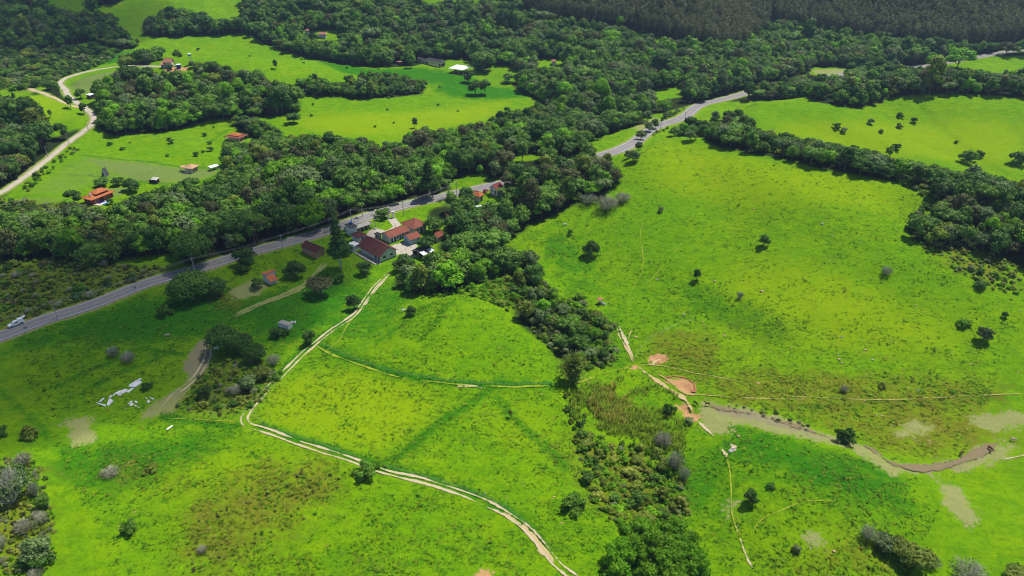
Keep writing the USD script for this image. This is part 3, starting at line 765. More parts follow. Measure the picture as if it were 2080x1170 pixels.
def crown_lobes(seed, n, R, h0, h1, flat_=0.8, spread=0.62):
    r = np.random.default_rng(seed)
    out = [(0, 0, h1 - R * 0.55 * flat_, R * 0.60, R * 0.55 * flat_)]
    for i in range(n):
        a = i * 2.4 + r.uniform(-0.4, 0.4)
        q = R * spread * r.uniform(0.72, 1.08)
        z = h0 + (h1 - h0) * r.uniform(0.30, 0.80)
        s = R * r.uniform(0.34, 0.52)
        out.append((q * math.cos(a), q * math.sin(a), min(z, h1 - s * flat_), s, s * flat_))
    return out


CLS = {}


def make_broad(look, seed, shape):
    c = klass(f'broadleaf_{look}_{shape}')
    if shape == 'round':
        lb = crown_lobes(seed, 9, 4.2, 1.4, 10.0, 0.95)
        n, sz = 950, 0.50
    elif shape == 'tall':
        lb = crown_lobes(seed, 11, 3.7, 1.4, 12.5, 0.95, 0.6)
        n, sz = 1000, 0.48
    else:
        lb = crown_lobes(seed, 11, 5.4, 1.8, 8.8, 0.62, 0.72)
        n, sz = 1150, 0.50
    obj('trunk', limbs(seed, 6.5, 0.24, lb[1:6]), bark, c)
    thin = look == 'brown'
    add_leaves(c, leaves(lb, int(n * (0.8 if thin else 1.0)), sz * (0.85 if thin else 1), seed, core=True, fill=0.5 if thin else 0.74), LEAF[look])
    CLS[('broad', look, shape)] = c.GetPath()


for _i, _k in enumerate(BROAD):
    for _j, _s in enumerate(('round', 'tall', 'wide')):
        make_broad(_k, 100 + _i * 10 + _j, _s)


def make_shrub(look, seed):
    c = klass(f'shrub_{look}')
    r = np.random.default_rng(seed)
    lb = [(r.normal() * .2, r.normal() * .2, 0.85, 0.72, 0.8)]
    for a in np.arange(9) * 0.7 + r.uniform(-.4, .4, 9):
        q, z_, k_ = r.uniform(.45, 1.15), r.uniform(.25, 1.25), r.uniform(.26, .52)
        lb.append((q * math.cos(a), q * math.sin(a), z_, k_, k_ * 0.85))
    add_leaves(c, leaves(lb, 820, 0.15, seed, low=-0.05, fill=0.36), LEAF_S.get(look, LEAF[look]), 'foliage')
    obj('stem', tube([[0, 0, -0.3], [0.05, 0.02, 0.5], [0.1, 0.1, 1.0]], [0.07, 0.05, 0.02], 4), bark, c)
    CLS[('shrub', look)] = c.GetPath()


for _i, _k in enumerate(BROAD + ['lime', 'straw', 'flower']):
    make_shrub(_k, 300 + _i)


def make_field_tree(look, seed, name, n=2600, leaf=0.26, lob=10, R=3.0, h=7.0, h0=1.2, fl=0.85):
    c = klass(f'field_tree_{name}')
    lb = crown_lobes(seed, lob, R, h0, h, fl, 0.66)
    obj('trunk', limbs(seed, h * 0.62, 0.16, lb[1:]), bark, c)
    add_leaves(c, leaves(lb, int(n * 0.8), leaf, seed, low=-0.5, fill=0.42), LEAF[look])
    CLS[('field', name)] = c.GetPath()


make_field_tree('dark', 401, 'dark')
make_field_tree('mid', 402, 'green')
make_field_tree('olive', 403, 'olive')
make_field_tree('pale', 404, 'pale')
make_field_tree('mid', 405, 'big', 6500, 0.34, 18, 6.2, 11.0, 1.6, 0.7)
make_field_tree('dark', 406, 'big_dark', 6500, 0.34, 16, 6.0, 11.0, 1.6, 0.85)
make_field_tree('brown', 407, 'brown', 2200, 0.22, 9, 3.0, 6.0, 1.4, 0.8)


def twiggy(seed, n, height, spread, thick=0.03, up=0.8):
    r = np.random.default_rng(seed)
    parts = []
    for _ in range(n):
        a, s = r.uniform(0, 2 * math.pi), spread * math.sqrt(r.uniform(0.02, 1))
        x, y, z = s * math.cos(a), s * math.sin(a), height * r.uniform(0.55, 1.0) * (1 - 0.35 * (s / spread) ** 2)
        parts.append(tube([[x * 0.12, y * 0.12, 0], [x * 0.5, y * 0.5, z * 0.6 * up], [x, y, z]], [thick * 1.6, thick, thick * 0.5], 3, cap=False))
        for _k in range(2):
            b = np.array([x * 0.6, y * 0.6, z * 0.65]) + r.normal(size=3) * 0.05
            parts.append(tube([b, b + r.normal(size=3) * [0.35, 0.35, 0.2] * spread * 0.4 + [0, 0, height * 0.25]], [thick * 0.7, thick * 0.35], 3, cap=False))
    return cat_mesh(parts)


def make_bare(name, seed, leafy):
    c = klass(f'bare_{name}')
    obj('branches', twiggy(seed, 95, 3.2, 2.0, 0.028), twig_grey, c)
    lb = [(0, 0, 1.3, 1.5, 1.0)] + [(1.1 * math.cos(a), 1.1 * math.sin(a), 1.2, 0.9, 0.8) for a in np.arange(5) * 1.26]
    add_leaves(c, leaves(lb, 420, 0.12, seed, core=False), LEAF[leafy], 'foliage')
    CLS[('bare', name)] = c.GetPath()


make_bare('pale', 501, 'pale')
make_bare('brown', 502, 'brown')


def make_bamboo(look, seed, key):
    """A clump of arching canes, each with leaf sprays along its upper half."""
    c = klass(f'bamboo_{key}')
    r = np.random.default_rng(seed)
    canes, cs, ds = [], [], []
    for _ in range(46):
        a, s = r.uniform(0, 2 * math.pi), r.uniform(0.3, 1.0)
        h = r.uniform(5.5, 9.0) * (1 - 0.25 * s * s)
        out_ = s * 3.4
        t = np.linspace(0, 1, 7)
        P = np.stack([math.cos(a) * (0.5 * s + out_ * t ** 2.2), math.sin(a) * (0.5 * s + out_ * t ** 2.2), h * (t - 0.30 * s * t ** 3)], 1)
        canes.append(tube(P, 0.05 * (1.1 - t), 4, cap=False))
        for tt in r.uniform(0.30, 1.0, 62):
            cs.append([np.interp(tt, t, P[:, k]) for k in range(3)] + r.normal(size=3) * 0.42)
            ds.append([math.cos(a) * 0.6, math.sin(a) * 0.6, 0.8])
    cs, ds = np.array(cs), np.array(ds)
    n = len(cs)
    nn = ds * 0.7 + r.normal(size=(n, 3)) * 0.55
    nn /= np.linalg.norm(nn, axis=1, keepdims=True)
    a = np.cross(nn, r.normal(size=(n, 3)))
    a /= np.linalg.norm(a, axis=1, keepdims=True)
    b = np.cross(nn, a)
    s = 0.34 * r.uniform(0.5, 1.3, n)[:, None]
    v = np.stack([cs - a * s, cs + b * s * 0.4, cs + a * s - [0, 0, 0.08], cs - b * s * 0.4], 1).reshape(-1, 3)
    k = np.arange(n)[:, None] * 4
    obj('canes', cat_mesh(canes), surf('cane', (0.16, 0.19, 0.04), (0.10, 0.13, 0.03), 3.0), c)
    add_leaves(c, (v, np.vstack([k + [[0, 2, 1]], k + [[0, 3, 2]]]), np.repeat(nn * 0.7 + ds * 0.3, 4, axis=0)), LEAF[look], 'foliage')
    CLS[('bamboo', key)] = c.GetPath()


make_bamboo('olive', 601, 'olive')
make_bamboo('mid', 602, 'green')


def make_palm():
    c = klass('palm')
    obj('trunk', tube([[0, 0, -0.5], [0.1, 0, 3], [0.15, 0.1, 7.6]], [0.22, 0.16, 0.12], 7), bark_pale, c)
    r = np.random.default_rng(71)
    for i in range(15):
        a, up = i * 2.399, r.uniform(0.1, 1.0)
        t = np.linspace(0, 1, 7)
        L = r.uniform(2.3, 2.9)
        x = L * (t * math.cos(0.9 * up))
        z = 7.6 + L * (t * math.sin(1.2 * up) - 0.75 * t ** 2.2)
        P = np.stack([0.15 + x * math.cos(a), 0.1 + x * math.sin(a), z], 1)
        side = np.array([-math.sin(a), math.cos(a), 0])
        vs, fs = [], []
        for j in range(6):
            for sgn in (-1, 1):
                for sub in (0.0, 0.5):
                    p = P[j] + (P[j + 1] - P[j]) * sub
                    w = 0.62 * math.sin(math.pi * (0.15 + 0.8 * (j + sub) / 6))
                    q = p + side * sgn * w + (P[j + 1] - P[j]) * 0.8 + [0, 0, -0.22]
                    p2 = p + (P[j + 1] - P[j]) * 0.32
                    b = len(vs)
                    vs += [p, q, p2]
                    fs.append([b, b + 1, b + 2])
        obj('frond', (np.array(vs), np.array(fs)), LEAF['mid'], c)
    CLS['palm'] = c.GetPath()


make_palm()


def make_thicket(look, seed, key):
    c = klass(f'thicket_{key}')
    r = np.random.default_rng(seed)
    lb = []
    for i in range(54):
        d = r.normal(size=3)
        d /= np.linalg.norm(d)
        d[2] = abs(d[2])
        q = r.uniform(0.62, 1.0)
        s = r.uniform(0.55, 1.05)
        lb.append((d[0] * 4.0 * q, d[1] * 4.0 * q, 0.6 + d[2] * 5.2 * q, s, s * 0.8))
    add_leaves(c, leaves(lb, 5200, 0.24, seed, low=-0.5, fill=0.5, aspect=0.55), LEAF[look], 'foliage')
    obj('stem', cat_mesh([tube([[0, 0, -0.4], [x * 0.4, y * 0.4, z * 0.55], [x, y, z]], [0.07, 0.05, 0.02], 4, cap=False) for x, y, z, _, _ in lb[::2]]), bark, c)
    CLS[('thicket', key)] = c.GetPath()


make_thicket('lime', 701, 'lime')
make_thicket('bright', 702, 'bright')


def make_gum(seed, key):
    c = klass(f'gum_{key}')
    r = np.random.default_rng(seed)
    obj('trunk', tube([[0, 0, -1], [0.1, 0, 9], [0.0, 0.15, 18]], [0.20, 0.13, 0.05], 4, cap=False), bark, c)
    lb = [(r.normal() * 0.6, r.normal() * 0.6, z, 1.75 if z < 16 else 1.3, 1.4) for z in np.linspace(8.0, 17.6, 6)]
    add_leaves(c, leaves(lb, 340, 0.44, seed, low=-0.6, core=False, aspect=0.8), LEAF['gum'])
    CLS[('gum', key)] = c.GetPath()


make_gum(801, 'slim')
make_gum(802, 'full')


def make_pine():
    c = klass('tall_conifer')
    r = np.random.default_rng(91)
    obj('trunk', tube([[0, 0, -0.5], [0.05, 0, 8], [0, 0.05, 17]], [0.34, 0.24, 0.06], 7), bark_pale, c)
    lb = []
    for z, R in ((5.5, 3.4), (7.0, 3.6), (8.6, 3.0), (10.4, 2.2), (12.2, 1.9), (14.0, 1.7), (15.6, 1.5), (16.8, 1.0)):
        for a in np.arange(5) * 1.257 + r.uniform(0, 1):
            lb.append((R * 0.55 * math.cos(a), R * 0.55 * math.sin(a), z + r.uniform(-0.4, 0.4), R * 0.42, R * 0.26 + 0.2))
    add_leaves(c, leaves(lb, 3600, 0.26, 92, fill=0.5), LEAF['dark'])
    CLS['pine'] = c.GetPath()


make_pine()


def tussock(seed, n, h, w, spread):
    r = np.random.default_rng(seed)
    vs, fs, ns = [], [], []
    for _ in range(n):
        a, q = r.uniform(0, 2 * math.pi), r.uniform(0.1, 1)
        d = np.array([math.cos(a), math.sin(a), 0])
        s = np.array([-d[1], d[0], 0])
        p = d * q * spread
        hh = h * r.uniform(0.55, 1.1)
        tip = p + d * spread * q * 0.9 + [0, 0, hh]
        mid = p + d * spread * 0.25 * q + [0, 0, hh * 0.55]
        b = len(vs)
        vs += [p - s * w, p + s * w, mid + s * w * 0.9, mid - s * w * 0.9, tip]
        fs += [[b, b + 2, b + 1], [b, b + 3, b + 2], [b + 3, b + 4, b + 2]]
        ns += [(d * -0.25 + [0, 0, 1.0])] * 5
    ns = np.array(ns)
    return np.array(vs), np.array(fs), ns / np.linalg.norm(ns, axis=1, keepdims=True)


# ---- forests: where each tree stands
def in_poly(xy, poly):
    x, y = xy[:, 0], xy[:, 1]
    inside = np.zeros(len(xy), bool)
    j = len(poly) - 1
    for i in range(len(poly)):
        xi, yi, xj, yj = *poly[i], *poly[j]
        c = (yi > y) != (yj > y)
        with np.errstate(divide='ignore', invalid='ignore'):
            inside ^= c & (x < (xj - xi) * (y - yi) / (yj - yi) + xi)
        j = i
    return inside


def fill(poly, step, r, jitter=0.42):
    lo, hi = poly.min(0), poly.max(0)
    gx, gy = np.meshgrid(np.arange(lo[0], hi[0], step), np.arange(lo[1], hi[1], step * 0.87))
    gx = gx + (np.arange(gx.shape[0])[:, None] % 2) * step / 2
    q = np.stack([gx.ravel(), gy.ravel()], 1) + r.uniform(-jitter, jitter, (gx.size, 2)) * step
    return q[in_poly(q, poly)]


def clear_ok(q, hw_gap=6.6, dr_gap=5.0):
    ok = (HW_TREE.query(q)[0] > hw_gap) & (DR_TREE.query(q)[0] > dr_gap)
    for c in CLEAR_XY:
        ok &= ~in_poly(q, c)
    return ok


VIEWS = [[(450, 262), (508, 262), (508, 292), (450, 294)], [(362, 330), (450, 332), (450, 356), (362, 358)], [(160, 372), (236, 372), (236, 420), (165, 422)], [(838, 112), (915, 115), (960, 130), (960, 152), (838, 140)], [(798, 120), (824, 120), (824, 134), (798, 134)],
         [(640, 64), (676, 64), (676, 80), (640, 80)], [(618, 61), (632, 61), (632, 71), (618, 71)], [(1118, 124), (1136, 124), (1136, 134), (1118, 134)], [(835, 495), (882, 495), (882, 530), (835, 530)], [(955, 390), (988, 390), (988, 410), (955, 412)], [(992, 370), (1028, 370), (1028, 400), (992, 402)],
         [(902, 432), (920, 432), (920, 452), (902, 452)], [(878, 464), (900, 464), (900, 486), (878, 486)], [(965, 408), (1000, 408), (1000, 422), (965, 424)], [(172, 185), (198, 185), (198, 202), (172, 204)], [(318, 118), (396, 116), (396, 142), (318, 143)], [(745, 425), (905, 400), (905, 480), (870, 495), (760, 490)]]
KEEP_OUT = []          # (x, y, radius) round the buildings
LOOKS = {'dark': 'dark green', 'mid': 'mid green', 'bright': 'yellow-green', 'pale': 'pale grey-green', 'olive': 'olive green', 'brown': 'thin brownish'}
SHAPES = {'round': 'round-crowned', 'tall': 'tall narrow', 'wide': 'flat spreading'}
WHERE = {
    'belt': [(230, 'at the left end of the forest belt'), (430, 'in the forest belt behind the roadside scrub'), (600, 'in the forest belt above the brick house'), (780, 'in the forest belt behind the hamlet'), (950, 'in the belt below the bright upper meadow'), (1120, 'in the belt above the two roadside houses'), (9999, 'in the forest beside the far highway bend')],
    'lower_belt': [(930, 'in the wood right of the courtyard'), (1040, 'in the wood below the orange-roofed house'), (1150, 'in the wood below the maroon-roofed house'), (9999, 'in the wood left of the big hill')],
    'hamlet_edge': [(900, 'just below the hamlet sheds'), (9999, 'at the wood tip above the small knoll')], 'stream': [(1110, 'at the head of the wooded stream valley'), (9999, 'in the lower part of the wooded stream valley')],
    'gully': [(1550, 'at the left end of the crest gully'), (1750, 'in the thin middle of the crest gully'), (1920, 'where the crest gully widens'), (9999, 'in the broad gully wood at the right edge')],
    'road_belt': [(1650, 'left in the tree strip behind the far pasture'), (9999, 'right in the tree strip behind the far pasture')], 'foothill': [(1250, 'in the forest left of the plantation foot'), (1500, 'in the forest below the left plantation'), (9999, 'in the forest below the right plantation')],
    'upper': [(700, 'in the dark forest around the pink roofs'), (9999, 'in the forest behind the yellow building')], 'knoll': [(330, 'on the left half of the wooded knoll'), (9999, 'on the right half of the wooded knoll')], 'knoll_back': [(9999, 'behind the hilltop house')],
    'far_left': [(9999, 'in the wood at the top left corner')], 'far_left_row': [(9999, 'in the tree row crossing the far meadow')], 'far_patch': [(9999, 'in the wood patch within the far meadow')], 'far_top': [(9999, 'at the top of the far left meadow')],
    'left_wood': [(9999, 'in the dark wood left of the unpaved road')], 'roadside_left': [(9999, 'beside the bend of the unpaved road')], 'thicket': [(9999, 'in the thicket before the yellow building')], 'house_side': [(9999, 'behind the red-roofed verandah house')], 'mid_bushes': [(9999, 'at the right end of the knoll wood')]}
MIX = {'belt': (.22, .40, .16, .12, .08, .02), 'lower_belt': (.26, .40, .14, .13, .05, .02), 'hamlet_edge': (.08, .36, .48, .05, .03, .0), 'stream': (.02, .24, .34, .20, .20, .0), 'gully': (.26, .28, .12, .22, .08, .04),
       'road_belt': (.26, .30, .12, .18, .12, .02), 'foothill': (.24, .38, .12, .18, .06, .02), 'upper': (.50, .30, .06, .08, .04, .02), 'knoll': (.24, .34, .16, .18, .06, .02), 'left_wood': (.62, .2, .02, .06, .06, .04)}
STEP = {'stream': 6.0, 'gully': 5.4, 'belt': 6.0, 'lower_belt': 5.8, 'hamlet_edge': 5.4, 'thicket': 4.6, 'house_side': 5.0, 'mid_bushes': 4.8, 'roadside_left': 5.0}
HEIGHT = {'stream': 0.46, 'gully': 0.72, 'hamlet_edge': 0.72, 'thicket': 0.55, 'house_side': 0.6, 'mid_bushes': 0.6, 'road_belt': 0.8, 'far_left_row': 0.7, 'roadside_left': 0.6, 'belt': 0.92, 'lower_belt': 0.92}
FOREST_TREES = []      # x, y, z, rot, sx, sz, look, shape, block


def plan_forest():
    r = np.random.default_rng(11)
    for b in FOREST:
        q = fill(ALL_FOREST[b], STEP.get(b, 5.9), r)
        q = q[clear_ok(q)]
        for x, y, rad in KEEP_OUT:
            q = q[np.hypot(q[:, 0] - x, q[:, 1] - y) > rad]
        z = hgt(q[:, 0], q[:, 1])
        tone = vnoise(q[:, 0] / 26, q[:, 1] / 26, 21) * 0.22
        mix = np.array(MIX.get(b, (.30, .36, .12, .13, .07, .02)))
        cum = np.cumsum(mix / mix.sum())
        u = np.clip(r.uniform(0, 1, len(q)) + tone, 0, 0.999)
        k = np.minimum(np.searchsorted(cum, u), 5)
        size = HEIGHT.get(b, 1.0) * np.exp(r.normal(0, 0.20, len(q)))
        pp, cl = np.array(FOREST[b], float), [np.array(c, float) for c in CLEAR + VIEWS]
        hh = {'round': 10.0, 'tall': 12.5, 'wide': 8.8}
        n = len(q)
        big = np.where(r.uniform(0, 1, n) < 0.05, 1.35, 1.0)
        shp = np.array(('round', 'tall', 'wide'))[r.choice(3, n, p=[.5, .25, .25])]
        H_ = np.array([hh[t] for t in shp]) * size * big
        drop = np.zeros(n, bool)
        for fr in (0.35, 0.65, 0.93):
            sx_, sy_, _ = to_px(np.c_[q, z + fr * H_])
            sp = np.stack([sx_, sy_], 1)
            for c in cl:
                drop |= in_poly(sp, c)
            if fr == 0.65:
                view = (sx_ > 0) & (sx_ < 2080) & (sy_ > 10)
                drop |= view & ~in_poly(sp + [[0, 3]], pp)
                glow = in_poly(sp, np.array([(640, 425), (690, 360), (800, 345), (900, 320), (1010, 350), (860, 398), (760, 425)], float)) | in_poly(sp, np.array([(195, 250), (215, 222), (330, 200), (470, 190), (480, 225), (330, 262)], float)) | in_poly(sp, np.array([(560, 60), (620, 45), (640, 100), (580, 95)], float))
                k = np.where(glow & (r.uniform(0, 1, n) < 0.6), np.where(r.uniform(0, 1, n) < 0.55, 2, 1), k)
        rot, jx, jz = r.uniform(0, 6.28, n), r.uniform(0.9, 1.12, n), r.uniform(0.85, 1.1, n)
        for i in np.where(~drop)[0]:
            FOREST_TREES.append((q[i, 0], q[i, 1], z[i], rot[i], size[i] * big[i] * jx[i], size[i] * big[i] * jz[i], BROAD[k[i]], str(shp[i]), b))


def instancer(path, protos, pos, idx, rot, scale, label, cat):
    pi = UsdGeom.PointInstancer.Define(stage, path)
    rel = []
    for name, cls in protos:
        p = UsdGeom.Xform.Define(stage, f'{path}/{name}')
        p.GetPrim().GetReferences().AddInternalReference(cls)
        rel.append(p.GetPath())
    pi.CreatePrototypesRel().SetTargets(rel)
    pi.CreatePositionsAttr(Vt.Vec3fArray.FromNumpy(np.ascontiguousarray(pos, np.float32)))
    pi.CreateProtoIndicesAttr(Vt.IntArray.FromNumpy(np.ascontiguousarray(idx, np.int32)))
    pi.CreateOrientationsAttr(Vt.QuathArray([Gf.Quath(float(math.cos(a / 2)), 0.0, 0.0, float(math.sin(a / 2))) for a in rot]))
    pi.CreateScalesAttr(Vt.Vec3fArray.FromNumpy(np.ascontiguousarray(scale, np.float32)))
    tag(pi, label, cat, kind='stuff')
    return pi


def grow_forest():
    T = FOREST_TREES
    P = np.array([[t[0], t[1], t[2] + 6 * t[5]] for t in T])
    px, py, d = to_px(P)
    seen = (px > -15) & (px < 2095) & (py > -15) & (py < 1185) & (d > 1)
    # hidden behind a hill?
    vis = np.zeros(len(T), bool)
    for s in np.linspace(0.25, 0.97, 60):
        q = np.array([0, 0, CAM_Z]) + (P - [0, 0, CAM_Z]) * s
        vis |= q[:, 2] < hgt(q[:, 0], q[:, 1])
    seen &= ~vis
    size = np.where(seen, np.array([t[4] for t in T]) / d, 0)
    order = np.argsort(-size)
    single = set(order[:300].tolist())
    for i in sorted(single):
        x, y, z, rot, sx, sz, look, shape, b = T[i]
        wh = next(t for lim, t in WHERE[b] if px[i] < lim)
        sz_ = 'large ' if sx > 1.25 * HEIGHT.get(b, 1.0) else 'small ' if sx < 0.88 * HEIGHT.get(b, 1.0) else ''
        place(CLS[('broad', look, shape)], 'broadleaf_tree', f'{sz_}{LOOKS[look]} {SHAPES[shape]} tree {wh}', 'tree', (x, y, z - 0.1), rot, (sx, sx, sz), f'{sz_}{LOOKS[look]} {SHAPES[shape]} trees {wh}')
    rest = [i for i in range(len(T)) if i not in single]
    keys = [(l, s) for l in BROAD for s in ('round', 'tall', 'wide')]
    instancer('/World/forest', [(f'{l}_{s}_tree', CLS[('broad', l, s)]) for l, s in keys], [T[i][:3] for i in rest], [keys.index((T[i][6], T[i][7])) for i in rest], [T[i][3] for i in rest],
              [(T[i][4], T[i][4], T[i][5]) for i in rest], 'dense mixed broadleaf forest over the valleys and far hills', 'forest')
    print('forest trees', len(T))
    r = np.random.default_rng(12)
    pos, blk = [], []
    for b in GUMS:
        q = fill(ALL_FOREST[b], 3.5, r, 0.3)
        q = q[clear_ok(q, 11)]
        pos.append(q)
        blk += [b] * len(q)
    q = np.vstack(pos)
    z = hgt(q[:, 0], q[:, 1])
    d = to_px(np.c_[q, z + 12])[2]
    pxx, pyy, _ = to_px(np.c_[q, z + 12])
    ok = (pxx > 0) & (pxx < 2080) & (pyy > 0)
    s = r.uniform(0.68, 1.15, len(q))
    rot = r.uniform(0, 6.28, len(q))
    kind = r.integers(0, 2, len(q))
    order = np.argsort(np.where(ok, d, 1e9))
    single = set(order[:300].tolist())
    wh = {'gum_left': 'on the front edge of the left-hand plantation slope', 'gum_right': 'on the front edge of the right-hand plantation slope'}
    for i in sorted(single):
        place(CLS[('gum', ('slim', 'full')[kind[i]])], 'gum_tree', f"{('slender', 'fuller')[kind[i]]} straight plantation tree {wh[blk[i]]}", 'tree', (q[i, 0], q[i, 1], z[i]), rot[i], (s[i], s[i], s[i]),
              f"{('slender', 'fuller')[kind[i]]} plantation trees {wh[blk[i]]}")
    rest = np.array([i for i in range(len(q)) if i not in single])
    instancer('/World/gum_plantation', [('slim_gum', CLS[('gum', 'slim')]), ('full_gum', CLS[('gum', 'full')])], np.c_[q[rest], z[rest]], kind[rest], rot[rest], np.repeat(s[rest, None], 3, 1),
              'grey-brown plantation of straight slender trees covering the far slopes', 'plantation')
    print('gums', len(q))


# ------------------------------------------------------------------ ruts and cattle trails
worn_pale = worn_mat('worn_pale', (0.50, 0.43, 0.29), (0.38, 0.32, 0.19), 0.46)
worn_grass = worn_mat('worn_grass', (0.20, 0.26, 0.06), (0.24, 0.24, 0.09), 0.30)
worn_red = worn_mat('worn_red', (0.48, 0.37, 0.20), (0.36, 0.28, 0.12), 0.52)
worn_tan = worn_mat('worn_tan', (0.34, 0.30, 0.11), (0.27, 0.26, 0.06), 0.50)
worn_mud = worn_mat('worn_mud', (0.225, 0.185, 0.105), (0.150, 0.115, 0.062), 0.52)
worn_lime = worn_mat('worn_lime', (0.20, 0.28, 0.012), (0.24, 0.28, 0.03), 0.55)


def strip(name, pts, half, mat, label, gauge=None, lift=0.07, parent=None, seed=0):
    line, q = spline(poly_at(pts), 0.8)
    t = np.gradient(line, axis=0)
    t /= np.linalg.norm(t, axis=1, keepdims=True) + 1e-9
    nrm = np.stack([-t[:, 1], t[:, 0]], 1)
    centres = [0.0] if gauge is None else [-gauge / 2, gauge / 2]
    host = None
    if gauge is not None:
        host = thing(name, label, None, kind='structure')
    for k, c in enumerate(centres):
        wob = 0.25 * vnoise(q / 7.0, q * 0, seed + 31 * k)
        base = line + nrm * (c + wob)[:, None]
        offs = np.array([-half * 1.5, -half * 0.75, 0, half * 0.75, half * 1.5])
        wv = (1.0 + 0.38 * vnoise(q / 4.0, q * 0 + 3, seed + 7 * k) + 0.22 * vnoise(q / 1.6, q * 0 + 5, seed + 9 * k))[:, None]
        P = np.stack([base + nrm * o * wv for o in offs], 1)
        z = hgt(P[..., 0].ravel(), P[..., 1].ravel()).reshape(P.shape[:2]) + lift + 0.10
        v = np.concatenate([P, z[..., None]], -1).reshape(-1, 3)
        e = np.tile([0.0, 0.55, 1.0, 0.55, 0.0], (len(line), 1))
        fade = np.clip(np.minimum(q, q[-1] - q) / 5.0, 0, 1)[:, None]
        e = (e * (0.35 + 0.65 * fade) * (0.92 + 0.34 * vnoise(q / 5.5, q * 0 + 1, seed + 3 * k))[:, None]).ravel()
        i, j = np.meshgrid(np.arange(len(line) - 1), np.arange(4), indexing='ij')
        a = i * 5 + j
        qd = np.stack([a, a + 1, a + 6, a + 5], -1).reshape(-1, 4)
        f = np.vstack([qd[:, [0, 2, 1]], qd[:, [0, 3, 2]]])
        nv = np.tile([0, 0, 1.0], (len(v), 1))
        if host is not None:
            pp = str(host.GetPath())
            raw_mesh(f'{pp}/{numbered("rut", pp)}', v, f, mat, nv, {'edge': e})
        else:
            tag(raw_mesh(f'/World/{numbered(name)}', v, f, mat, nv, {'edge': e}), label, kind='structure')


MAIN_TRACK = [(795, 551), (778, 566), (757, 588), (740, 612), (727, 633), (700, 655), (660, 682), (612, 722), (575, 760), (540, 795), (510, 828), (497, 848), (500, 862), (530, 872), (600, 897), (670, 920), (735, 942), (775, 957),
              (850, 975), (920, 996), (990, 1024), (1045, 1055), (1085, 1090), (1110, 1122), (1135, 1150), (1165, 1172), (1200, 1190)]
strip('farm_track', MAIN_TRACK, 0.40, worn_pale, 'pale two-rut farm track winding from the hamlet down to the bottom edge', 1.7, seed=1)
strip('farm_track', [(1000, 1030), (1045, 1057), (1082, 1090), (1108, 1124), (1130, 1148)], 1.0, worn_red, 'pale sandy stretch of the farm track near the bottom edge', lift=0.06, seed=2)
strip('farm_track', [(421, 690), (424, 712), (418, 735), (403, 760), (378, 785), (350, 808), (330, 832)], 0.36, worn_pale, 'short curved two-rut track beside the dark clump of trees on the left', 1.6, seed=3)
strip('farm_track', [(660, 532), (640, 560), (600, 590), (560, 607), (520, 622), (470, 646)], 0.75, worn_grass, 'faint grassy lane running down past the small white house', 1.5, seed=4)
strip('farm_track', [(500, 858), (450, 856), (400, 853), (340, 850)], 0.4, worn_lime, 'faint grassy lane leading left from the track junction', seed=5)
